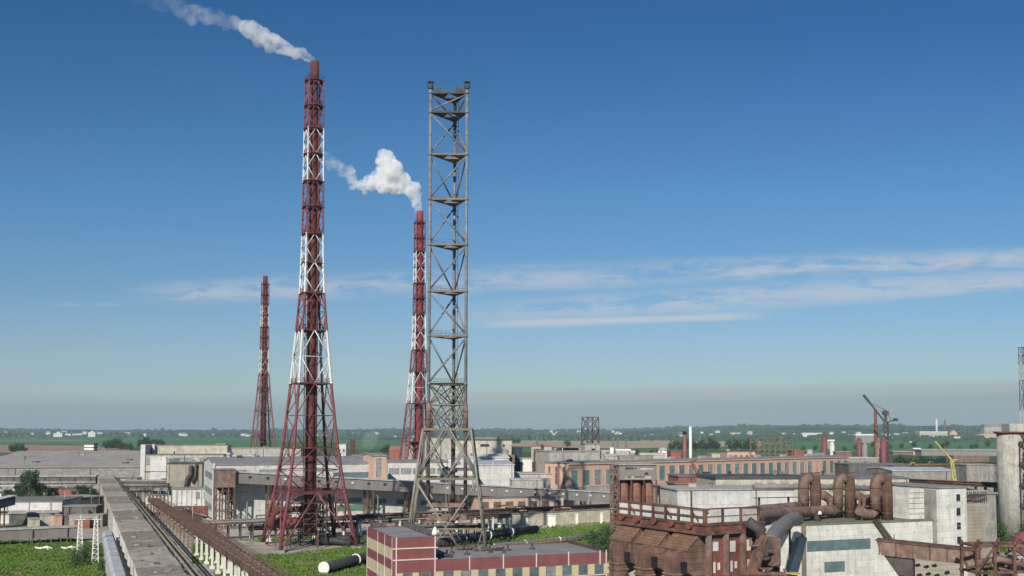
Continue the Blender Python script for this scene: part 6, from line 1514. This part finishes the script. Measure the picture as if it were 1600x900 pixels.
fbld(1538, 1568, 667, 684, 'conc_pale', 'conc', 'apartment_block', 'pale apartment-like block behind the top of the right silo', wins=6)
fbld(1530, 1566, 680, 685, 'brick', 'trim_orange', 'salmon_block', 'low salmon-coloured block in front of the pale apartment-like block')
fbld(1253, 1284, 677.5, 681.5, 'white', 'white_clean', 'far_white_depot', 'far long white-roofed depot on the green hillside')
fbld(1240, 1250, 678.5, 682, 'white', 'white_clean', 'far_white_depot', 'small far white shed left of the white-roofed depot')
t = thing('domed_tank', 'white domed tank among trees beyond the open steel frame', 'tank', (at(1036, 706, 690).x, 690, 0)); zt_ = at(1036, 701, 690).z
s_ = MB(); s_.lathe(0, 0, [(3.6, 0), (3.6, zt_ - 1.4)], 20); s_.build('shell', M['white_clean'], t, True); s_ = MB(); s_.lathe(0, 0, [(3.7, zt_ - 1.4), (3.0, zt_), (1.2, zt_ + 1)], 20); s_.build('dome', M['conc_pale'], t, True)
for i, (x0, x1, y, Yd, mt, lab) in enumerate(((962, 985, 704, 760, 'white_clean', 'flat white roofed shed beyond the bright white stack'), (985, 992, 707, 700, 'white', 'tiny pale shed right of the flat white roofed shed'), (940, 952, 706, 720, 'conc_pale', 'tiny grey shed left of the bright white stack'), (830, 845, 698, 900, 'red_roof', 'low red-roofed sheds beyond the rusty lattice tower'), (850, 862, 698, 880, 'red_roof', 'second low red-roofed shed beyond the pale block'), (945, 965, 713, 520, 'conc_pale', 'pale rooftop shed just above the grey cabin'), (968, 1020, 716, 470, 'conc', 'long low grey shed right above the grey cabin'), (1000, 1040, 711, 560, 'cream', 'low cream shed left of the white domed tank'))):
    bld(x0, x1, y, Yd, 8, 'conc_pale', mt, 'far_shed', lab, 'shed', rz=0, th=1.2)
# yellow crane
qb, qt = at(1490, 746, 300), at(1461, 690, 300); t = thing('mobile_crane', 'yellow crane with its boom leaning left in front of the distant hall', 'crane', (qb.x, 300, 0)); zb_ = qb.z
j = at(1486.5, 719, 300) - Vector((qb.x, 300, 0)); tip = qt - Vector((qb.x, 300, 0))
s_ = MB(); s_.prism([(-.9, 0), (.9, 0), (.5, zb_ * .97), (-.5, zb_ * .97)], -.5, .5, 'y'); s_.build('chassis', M['yellow'], t)
s_ = MB()
for dx in (-.55, .45): s_.beam((dx + .3, 0, zb_ * .9), j + Vector((dx * .5, 0, 0)), .4)
for i in range(4): s_.beam((-.3, 0, zb_ + i * (j.z - zb_) / 4), (.5 - i * .1, 0, zb_ + (i + 1) * (j.z - zb_) / 4), .2)
s_.build('lower_boom', M['yellow'], t)
s_ = MB(); s_.beam(j, tip, .38, .38); s_.beam(j + Vector((.4, 0, 0)), tip, .15); s_.beam(j, j + Vector((2.0, 0, .2)), .25); s_.build('upper_boom', M['yellow'], t)

# ---- vehicle row and wagons near the annex
for i, (px, py, mt, lab) in enumerate(((228, 806, 'conc_dark', 'dark open goods wagon left of the low whitish annex'), (300, 809, 'red', 'dark red goods wagon standing in front of the white hall corner'))):
    q = P(px, py); t = thing('goods_wagon', lab, 'wagon', q, R(4), 'goods wagons')
    s_ = MB(); s_.box(-5.5, 5.5, -1.4, 1.4, 1.2, 3.6); s_.build('body', M['rust_red' if i else 'rust_pale'], t)
    s_ = MB()
    for k in range(12): s_.box(-5.4 + k * .96, -5.2 + k * .96, -1.52, -1.4, 1.3, 3.5)
    s_.build('rib', M['rust' if i else 'white'], t)
    for x in (-3.8, -2.2, 2.2, 3.8):
        w2 = MB(); w2.tube((x, -1.0, .5), (x, -.85, .5), .5, n=14); w2.tube((x, .85, .5), (x, 1.0, .5), .5, n=14); w2.build('wheel', M['hole'], t)
    s_ = MB(); s_.box(-5.3, 5.3, -1.1, 1.1, .9, 1.2); s_.build('underframe', M['steel_dark'], t)
bld(140, 222, 742, 470, 10, 'conc', 'roof_pale', 'ruin_row', 'row of broken grey walls behind the far end of the bridge', rz=R(0), wins=[(8, 1, 4, 'gl_grey', 'conc_pale', 2, 2, .5)])
bld(190, 262, 752, 400, 8, 'conc_dark', 'roof_pale', 'low_shed', 'low dark shed right of the far end of the bridge', rz=R(2))
bld(75, 130, 764, 370, 6, 'redbrick', 'roof_dark', 'pink_low_shed', 'low pinkish shed between the two tree clumps', rz=R(2))

for (x0, x1, y, Yd, dp, w_, rf_, lab) in ((980, 1012, 720, 430, 8, 'conc_pale', 'roof_pale', 'long grey shed among trees right above the grey cabin roof'), (1090, 1112, 712, 520, 8, 'conc', 'roof', 'small dark-roofed shed right of the thin white chimney'), (1112, 1134, 709, 560, 8, 'cream', 'roof_pale', 'small cream shed left of the orange-yellow shed'),
        (1262, 1288, 707, 520, 8, 'conc', 'roof', 'dull shed below the narrow crimson tank'), (1306, 1330, 706, 540, 8, 'rust_pale', 'roof_pale', 'brownish shed between the pale tank and the crimson tanks'), (1490, 1545, 712, 700, 10, 'rust_pale', 'roof_pale', 'brown-grey shed in front of the distant ribbed hall'),
        (100, 150, 792, 285, 6, 'conc_dark', 'conc', 'dark low shed beside the bridge columns'), (232, 262, 762, 372, 6, 'conc', 'roof_pale', 'small grey shed left of the brownish block building'), (176, 214, 748, 430, 8, 'conc_pale', 'roof', 'broken pale shed just left of the tall white end pier'), (1500, 1556, 772, 200, 8, 'conc', 'roof_pale', 'pale slanted-roof shed behind the beige side wall')):
    bld(x0, x1, y, Yd, dp, w_, rf_, 'low_shed', lab, 'shed', rz=R(6))
rack(0, 795, 150, 800, 3.0, 'low rusty rack in front of the white block shed', 3, ('rust_pale', 'pipe_grey', 'rust'), col='conc_pale', cols=12, seed=31, thick=.3)
rack(240, 790, 316, 806, 3.2, 'low rack on short posts between the trough and the white hall', 3, ('rust', 'pipe_grey', 'rust_pale'), col='white_clean', cols=8, seed=32, thick=.3)
rack(640, 822, 760, 819, 3.0, 'tangled low rack just behind the feet of the grey tower', 5, ('pipe_dark', 'pipe_grey', 'rust_pale', 'pipe_dark'), col='rust', cols=10, seed=33, thick=.3)
rack(1520, 775, 1600, 790, 8.0, 'brown rack passing in front of the round silo', 4, ('rust', 'rust_pale', 'rust'), col='rust', cols=6, seed=34, thick=.4)
for i, (px, py, h_) in enumerate(((705, 838, 7), (300, 842, 8), (385, 834, 8), (590, 820, 8), (845, 815, 8), (920, 812, 8), (262, 812, 8), (100, 812, 8))):
    q = P(px, py); t = thing('lamp_post', f'{ords[i]} thin lamp post of those scattered over the yards', 'lamp post', q, rnd.uniform(0, 3), 'lamp posts in the yards')
    s_ = MB(); s_.tube((0, 0, 0), (0, 0, h_), .13, .08, n=6); s_.path([(0, 0, h_), (.3, 0, h_ + .4), (1.3, 0, h_ + .5)], .07, 6); s_.build('pole', M['steel_pale'], t, True)
    s_ = MB(); s_.box(1.1, 1.8, -.15, .15, h_ + .4, h_ + .55); s_.build('lamp_head', M['steel_dark'], t)

# ------------------------------------------------------------------ trees and bushes
def crown_mesh(h, r, n, leaf, seed, mat, base=.18, squash=1.0, clumps=14):
    rr = random.Random(seed); mb = MB(); cl_ = []
    for i in range(clumps):
        a = rr.uniform(0, 6.28); zz = rr.uniform(base + .12, .9); k = math.sin(math.pi * min(1, (zz - base) / (1 - base) * .85 + .12)) ** .6
        rad = r * k * rr.uniform(.2, .8); cl_.append((Vector((math.cos(a) * rad, math.sin(a) * rad, zz * h)), r * rr.uniform(.28, .5)))
    cl_.append((Vector((0, 0, h * .82)), r * .45))
    for i in range(n):
        c, cr = rr.choice(cl_); d = Vector((rr.gauss(0, 1), rr.gauss(0, 1), rr.gauss(0, 1))).normalized()
        p = c + d * cr * rr.uniform(.55, 1.08) * Vector((1, 1, squash)).z
        if p.z < h * base * .6: continue
        u1 = Vector((rr.gauss(0, 1), rr.gauss(0, 1), rr.gauss(0, 1))).normalized(); u2 = u1.orthogonal().normalized() * leaf * rr.uniform(.6, 1.2); u3 = u1.cross(u2.normalized()) * leaf * rr.uniform(.5, 1.0)
        mb.add([p - u2, p + u3 * .6, p + u2, p - u3 * .6], [(0, 1, 2, 3)])
    return mb.mesh('crown', mat)
def tree_proto(h, r, n, leaf, seed, mat, bushy=False, name='tree', label='x', loc=(0, 0, 0)):
    t = thing(name, label, 'bush' if bushy else 'tree', loc, rnd.uniform(0, 6.28))
    tk = MB(); k = .25 if bushy else .5; pts = [(0, 0, 0), (.05 * r, .03 * r, h * .3), (-.03 * r, .05 * r, h * .6), (0, 0, h * .85)]
    tk.path(pts, 0, 7, [h * .028, h * .02, h * .012, h * .004])
    rr = random.Random(seed)
    for i in range(7):
        z = h * rr.uniform(.2, .6); a = rr.uniform(0, 6.28); tk.path([(0, 0, z), (math.cos(a) * r * .35, math.sin(a) * r * .35, z + h * .1), (math.cos(a) * r * .65, math.sin(a) * r * .65, z + h * .24)], 0, 5, [h * .012, h * .007, h * .003])
    tk.build('trunk', M['trunk'], t, True)
    me = crown_mesh(h, r, n, leaf, seed, mat, .05 if bushy else .2)
    o = bpy.data.objects.new('crown', me); C.objects.link(o); o.parent = t
    return t
T1 = tree_proto(10, 4.2, 3200, .26, 1, M['leaf'], label='large dark green tree rising in front of the elevated gallery', loc=P(47, 790))
T1.scale = (1.05, 1.05, 1.32)
tz = [(33, 790, .8, 'dark tree at the left side of the large dark tree'), (64, 789, .8, 'dark tree at the right side of the large dark tree'), (14, 790, .6, 'low dark tree nearest the left end of the elevated gallery'), (78, 788, .55, 'small dark tree right of the large tree before the gallery'), (128, 788, .72, 'dark tree beside the far end of the concrete bridge'), (143, 789, .62, 'dark tree touching the concrete bridge'), (116, 788, .5, 'small tree left of the pair beside the bridge')]
for px, py, s, lab in tz: dup(T1, P(px, py), rnd.uniform(0, 6), lab, scale=s)
T2 = tree_proto(6, 3.4, 2600, .2, 5, M['leaf2'], True, 'bush', 'big mid-green bush left of the filter house duct', P(948, 892)); T2.scale = (1.15, 1.15, 1.25)
bz = [(938, 872, .9, 'bush behind the right end of the office roof'), (955, 868, .8, 'bush against the left filter house hood'), (925, 852, .55, 'low bush in the grass behind the office, right of the pipes'), (950, 850, .7, 'bush farthest back beside the filter house'), (118, 885, .5, 'bush at the foot of the two lattice posts'), (132, 880, .6, 'bush between the feet of the two lattice posts'), (150, 870, .4, 'low bush right behind the lattice posts'), (160, 893, .35, 'low bush beside the grey conveyor end'), (78, 815, .45, 'bush in front of the small orange hut'), (142, 818, .6, 'bush by the dark red low hut'), (1562, 860, 1.0, 'large bush right of the beige side wall'), (1585, 852, 1.1, 'large bush below the dark stair landings'), (1575, 838, .9, 'bush at the foot of the round silo'), (1602, 870, 1.0, 'bush at the right edge behind the red tank'), (1500, 746, 1.4, 'dark bush in front of the grey rough-walled building'), (1530, 752, .8, 'bush at the wall of the grey rough building'), (1550, 752, .8, 'bush at the right part of the grey rough building')]
for px, py, s, lab in bz: dup(T2, P(px, py), rnd.uniform(0, 6), lab, scale=s)
T3 = tree_proto(14, 6.5, 520, 1.0, 9, M['leaf'], label='far dark tree at the left of the clump beyond the long hall', loc=P(24, 707)); T3.scale = (1, 1, .85)
def far_clump(pts, what, grp):
    for i, (px, py, s) in enumerate(pts):
        c = dup(T3, P(px, py), rnd.uniform(0, 6), (ords[i] + ' ' + what.replace('tree', 'tree from the left', 1)) if len(pts) < 21 and i < 20 else what, scale=(s * rnd.uniform(.9, 1.2), s * rnd.uniform(.9, 1.2), s * rnd.uniform(.75, 1.05))); c['group'] = grp
far_clump([(18, 708, .9), (31, 707.5, 1.05), (36, 708, .8)], 'dark tree beyond the left end of the hall', 'trees beyond the left end of the long hall')
far_clump([(166, 703, 1.1), (172, 702.6, 1.3), (178, 702.6, 1.2), (184, 702.8, 1.3), (190, 703, 1.1), (198, 703.5, .9), (203, 704, .8)], 'dark tree in the grove on the brown field', 'grove on the brown field')
far_clump([(219 + 5.5 * i, 701.5 + (i % 2) * .5, 1.15 + .15 * ((i * 7) % 3)) for i in range(7)], 'dark tree in the row behind the white end pier', 'tree row behind the end pier')
far_clump([(803, 694, .9), (809, 694, 1), (886, 699, 1.2), (846, 701, .7), (1048 + 0, 704, .7)], 'dark tree on the meadow beyond the brick hall', 'lone trees beyond the brick hall')
far_clump([(1052 + 8.5 * i, 704.5, 1.1 + .12 * ((i * 5) % 4)) for i in range(9)] + [(1142, 704.8, 1.5), (1150, 705, 1.2), (1158, 705, 1.3), (1167, 705, 1.3), (1176, 705, 1.3)], 'dark tree in the long belt behind the thin chimneys', 'tree belt behind the thin chimneys')
far_clump([(940 + 11 * i, 714 - (i % 3), .45 + .1 * (i % 3)) for i in range(10)] + [(848 + 5 * i, 717 - i, .55) for i in range(3)], 'small tree among the sheds behind the brick hall', 'small trees behind the brick hall')
far_clump([(1398 + 8 * i, 727 - (i % 2), .42 + .08 * ((i * 3) % 4)) for i in range(12)], 'bushy tree left of the yellow crane', 'low belt left of the yellow crane')
far_clump([(1255 + 15 * i + 4 * (i % 3), 706 - 2.2 * (i % 4), .6 + .25 * ((i * 5) % 4) / 2) for i in range(20)], 'dark tree in the far right fields', 'scattered wood along the far right')
far_clump([(600 + 6 * i, 709, .8) for i in range(6)] + [(770 + 7 * i, 707, .8) for i in range(5)], 'tree in the thin line beyond the concrete block', 'thin tree line in the middle distance')
# far tree lines on the hills: countless
fw = MB(); rr = random.Random(33)
for i in range(5200):
    px = rr.uniform(-80, 1700); band = rr.random()
    d = rr.uniform(4200, 8300) if band < .7 else rr.uniform(3000, 4200)
    nn = noise.noise(Vector((px * .012, d * .0011, 5)))
    if nn < .05 and band < .85: continue
    if px < 780 and d < 4600: continue
    a = math.atan((px - 800) / F); x, y = math.sin(a) * d, math.cos(a) * d; z = hillh(a, d); s = rr.uniform(9, 22)
    n_ = 6; pts_ = [(x + math.cos(6.283 * j / n_) * s, y + math.sin(6.283 * j / n_) * s * .7, z + 1) for j in range(n_)] + [(x + math.cos(6.283 * j / n_) * s * .6, y + math.sin(6.283 * j / n_) * s * .5, z + s * rr.uniform(.6, .9)) for j in range(n_)]
    fw.add(pts_, [(j, (j + 1) % n_, n_ + (j + 1) % n_, n_ + j) for j in range(n_)] + [tuple(range(n_, 2 * n_))])
fw.build('woods', M['leaf'], kind='stuff')
# far village houses: built from one
hp = thing('village_house', 'tiny pale house among the far left fields', 'house', (0, 0, 0), 0, 'far village houses')
s_ = MB(); s_.box(-7, 7, -5, 5, -3, 7); s_.prism([(-5, 7), (5, 7), (0, 10)], -7, 7, 'x'); s_.build('wall', M['white_clean'], hp)
s_ = MB(); s_.prism([(-5.6, 6.6), (0, 10.1), (5.6, 6.6), (5.6, 7.3), (0, 10.8), (-5.6, 7.3)], -7.5, 7.5, 'x'); s_.build('roof', M['roof_pale'], hp)
spots = []
for i in range(30): spots.append((rr.uniform(0, 700), rr.uniform(681, 684.5), rr.uniform(.6, 1.5)))
for i in range(26): spots.append((rr.uniform(850, 1100) if i % 2 else rr.uniform(1100, 1190), rr.uniform(675, 682), rr.uniform(.6, 1.3)))
for i in range(46): spots.append((rr.uniform(1290, 1430) if i % 3 else rr.uniform(1200, 1560), rr.uniform(676, 690), rr.uniform(.5, 1.2)))
for i, (px, py, s) in enumerate(spots):
    a = math.atan((px - 800) / F)
    d = 3000.0                                            # walk out along the sight line until the land meets it
    while d < 9000 and hillh(a, d) < H - (py - 675 + (px - 800) * .002) / F * d * math.cos(a): d += 40
    loc = (math.sin(a) * d, math.cos(a) * d, hillh(a, d)); sc_ = s * d / 4800
    if i == 0: hp.location = loc; hp.scale = (sc_ * 1.2, sc_, sc_); hp.rotation_euler = (0, 0, rr.uniform(-.5, .5))
    else: dup(hp, loc, rr.uniform(-.6, .6), ('tiny pale house among the far left fields' if px < 750 else 'tiny pale house on the far central hillside' if px < 1195 else 'tiny pale house on the far right hillside'), scale=(sc_ * rr.uniform(.8, 1.8), sc_, sc_ * rr.uniform(.7, 1.2)))
for px, py, s, lab in ((90, 681, 1.6, 'far pale tower block left on the horizon'), (143, 678.5, 1.3, 'far white silo building right on the left horizon')):
    q = at(px, py, 4600); t = thing('far_block', lab, 'building', (q.x, 4600, 0)); s_ = MB(); s_.box(-13 * s, 13 * s, 0, 14, 0, q.z + 7 * s); s_.box(-4 * s, 6 * s, 1, 12, q.z + 7 * s, q.z + 12 * s); s_.build('wall', M['white'], t)
    s_ = MB(); s_.box(-13.5 * s, -4.2 * s, 0, 14, q.z + 7 * s + .01, q.z + 7.6 * s); s_.build('roof', M['conc'], t)
# far power pylons
py_ = [(960, 664, 1900), (886 - 46.5, 668, 1800), (1120, 668, 2100), (1193, 676, 1500)]
for i, (px, yt, Yd) in enumerate([(960 - 2, 683, 1700), (839, 682, 1600), (965, 684, 1750), (1094, 682, 1500), (978, 686, 1700)]):
    lattice_mast(px, yt, Yd, 3.2, ('faint far pylon left of the two behind the open steel frame', 'faint far pylon on the meadow beyond the rusty lattice tower', 'faint far pylon right of the two behind the open steel frame', 'faint far pylon above the dark tree belt', 'lowest faint far pylon right of the open steel frame')[i], 'steel', 'power_pylon', 'pylon', 5, .3, 'far power pylons')

# ------------------------------------------------------------------ smoke
def smoke(name, label, blobs, Yd, dens, fade, col=(1.0, 0.995, 0.985), drift=0.0, seed=0):
    """blobs of steam: (px, py, radius px); one closed hull filled with an uneven volume"""
    bm_ = bmesh.new(); rr = random.Random(seed); W = [(at(px, py, Yd + (blobs[0][0] - px) * drift), r / F * Yd) for px, py, r in blobs]
    o0 = W[0][0]
    pts = []
    for i in range(len(W)):
        pts.append(W[i])
        if i + 1 < len(W):
            a, ra = W[i]; b_, rb = W[i + 1]; L_ = (b_ - a).length; k = max(1, int(L_ / (min(ra, rb) * .7)))
            for j in range(1, k): f = j / k; pts.append((a.lerp(b_, f), ra + (rb - ra) * f))
    for p, r in pts:
        for q in range(4):
            off_ = Vector((rr.gauss(0, 1), rr.gauss(0, 1), rr.gauss(0, 1))).normalized() * r * rr.uniform(.35, .8); rq = r * rr.uniform(.35, .62)
            m_ = Matrix.Translation(p - o0 + off_) @ Matrix.Scale(rq, 4)
            bmesh.ops.create_icosphere(bm_, subdivisions=2, radius=1, matrix=m_)
        bmesh.ops.create_icosphere(bm_, subdivisions=2, radius=1, matrix=Matrix.Translation(p - o0) @ Matrix.Scale(r * .72, 4))
    me = bpy.data.meshes.new(name); bm_.to_mesh(me); bm_.free()
    o = bpy.data.objects.new(name, me); C.objects.link(o); o.location = o0
    md = o.modifiers.new('remesh', 'REMESH'); md.mode = 'VOXEL'; md.voxel_size = 0.30; md.use_smooth_shade = True
    tx = bpy.data.textures.new('puff', 'CLOUDS'); tx.noise_scale = 1.6; tx.noise_depth = 4
    dm = o.modifiers.new('disp', 'DISPLACE'); dm.texture = tx; dm.strength = 1.1; dm.mid_level = .55; dm.texture_coords = 'LOCAL'
    m = bpy.data.materials.new(name); m.use_nodes = True; m.node_tree.nodes.clear(); G = NG(m.node_tree); out = G.n('ShaderNodeOutputMaterial')
    pv = G.n('ShaderNodeVolumePrincipled'); G.l(pv.outputs[0], out.inputs['Volume']); pv.inputs['Color'].default_value = (*col, 1); pv.inputs['Anisotropy'].default_value = -.25
    oc = G.n('ShaderNodeTexCoord').outputs['Object']; n1 = G.noise(oc, .42, 4, .6, .3)
    sx = G.n('ShaderNodeSeparateXYZ'); G.l(oc, sx.inputs[0])
    x = sx.outputs[0]; nd = G.n('ShaderNodeFloatCurve'); 
    x0, x1 = fade[0][0] / F * Yd, fade[-1][0] / F * Yd
    mr = G.n('ShaderNodeMapRange'); G.l(x, mr.inputs[0]); mr.inputs[1].default_value = min(x0, x1); mr.inputs[2].default_value = max(x0, x1)
    span = max(x0, x1) - min(x0, x1); stops = sorted(((px / F * Yd - min(x0, x1)) / span, v_) for px, v_ in fade)
    rmp = G.ramp(mr.outputs[0], [(p, (v_, v_, v_)) for p, v_ in stops])
    G.l(G.m('MULTIPLY', G.m('MULTIPLY', G.ss(n1, .36, .62, .08, 1.0), rmp), dens), pv.inputs['Density'])
    me.materials.append(m)
    o['kind'] = 'stuff'; o['label'] = label
    return o
smoke('smoke', 'thin white smoke drifting left from the tallest lattice chimney', [(492, 97, 4), (486, 92, 7), (474, 86, 11), (458, 80, 14), (440, 72, 17), (420, 62, 20), (402, 54, 20), (385, 44, 20), (366, 36, 17), (345, 33, 15), (322, 26, 20), (300, 20, 22), (280, 12, 22), (255, 4, 24), (220, -8, 26)], Y1, .5,
      [(-280, .02), (-245, .05), (-225, .10), (-195, .17), (-165, .15), (-142, .10), (-125, .55), (-100, .8), (-40, 1), (10, 1)], drift=.01, seed=3)
smoke('smoke', 'dense white smoke puff over the chimney behind the grey tower', [(654, 333, 6), (652, 322, 9), (648, 310, 11), (641, 296, 17), (628, 283, 22), (614, 272, 26), (603, 262, 22), (604, 248, 15), (600, 280, 20), (585, 284, 16), (568, 292, 11), (552, 286, 12), (546, 272, 13), (532, 262, 13), (516, 252, 14), (500, 243, 13), (480, 238, 12)], 399, .6,
      [(-190, .02), (-155, .05), (-135, .12), (-118, .22), (-100, .6), (-80, .9), (-40, 1), (12, 1)], drift=.0, seed=8)
smoke('smoke', 'faint bluish smoke rising beyond the orange rooftop block', [(566, 716, 5), (568, 706, 9), (574, 696, 14), (580, 688, 16)], 640, .022, [(-40, 1), (40, 1)], seed=12, col=(.75, .8, .85))

# ------------------------------------------------------------------ air
hz = MB(); hz.box(-11500, 11500, -300, 10500, -8, 152)
hm = bpy.data.materials.new('haze'); hm.use_nodes = True; hm.node_tree.nodes.clear(); G = NG(hm.node_tree)
out = G.n('ShaderNodeOutputMaterial'); pv = G.n('ShaderNodeVolumePrincipled'); G.l(pv.outputs[0], out.inputs['Volume'])
pv.inputs['Color'].default_value = (0.62, 0.79, 0.95, 1); pv.inputs['Density'].default_value = 0.000065; pv.inputs['Anisotropy'].default_value = 0.0
hz.build('haze', hm, kind='stuff')
SC.cycles.volume_bounces = 14
SC.cycles.max_bounces = 14; SC.cycles.diffuse_bounces = 2; SC.cycles.glossy_bounces = 2; SC.cycles.volume_step_rate = 1.0; SC.cycles.volume_max_steps = 256

# labels must single out: print any shared outside of a group
seen = {}
for o in SC.objects:
    if o.parent is None and o.get('label'): seen.setdefault(o['label'], []).append(o.name)
for k, v_ in seen.items():
    if len(v_) > 1: print('SHARED', k, len(v_))
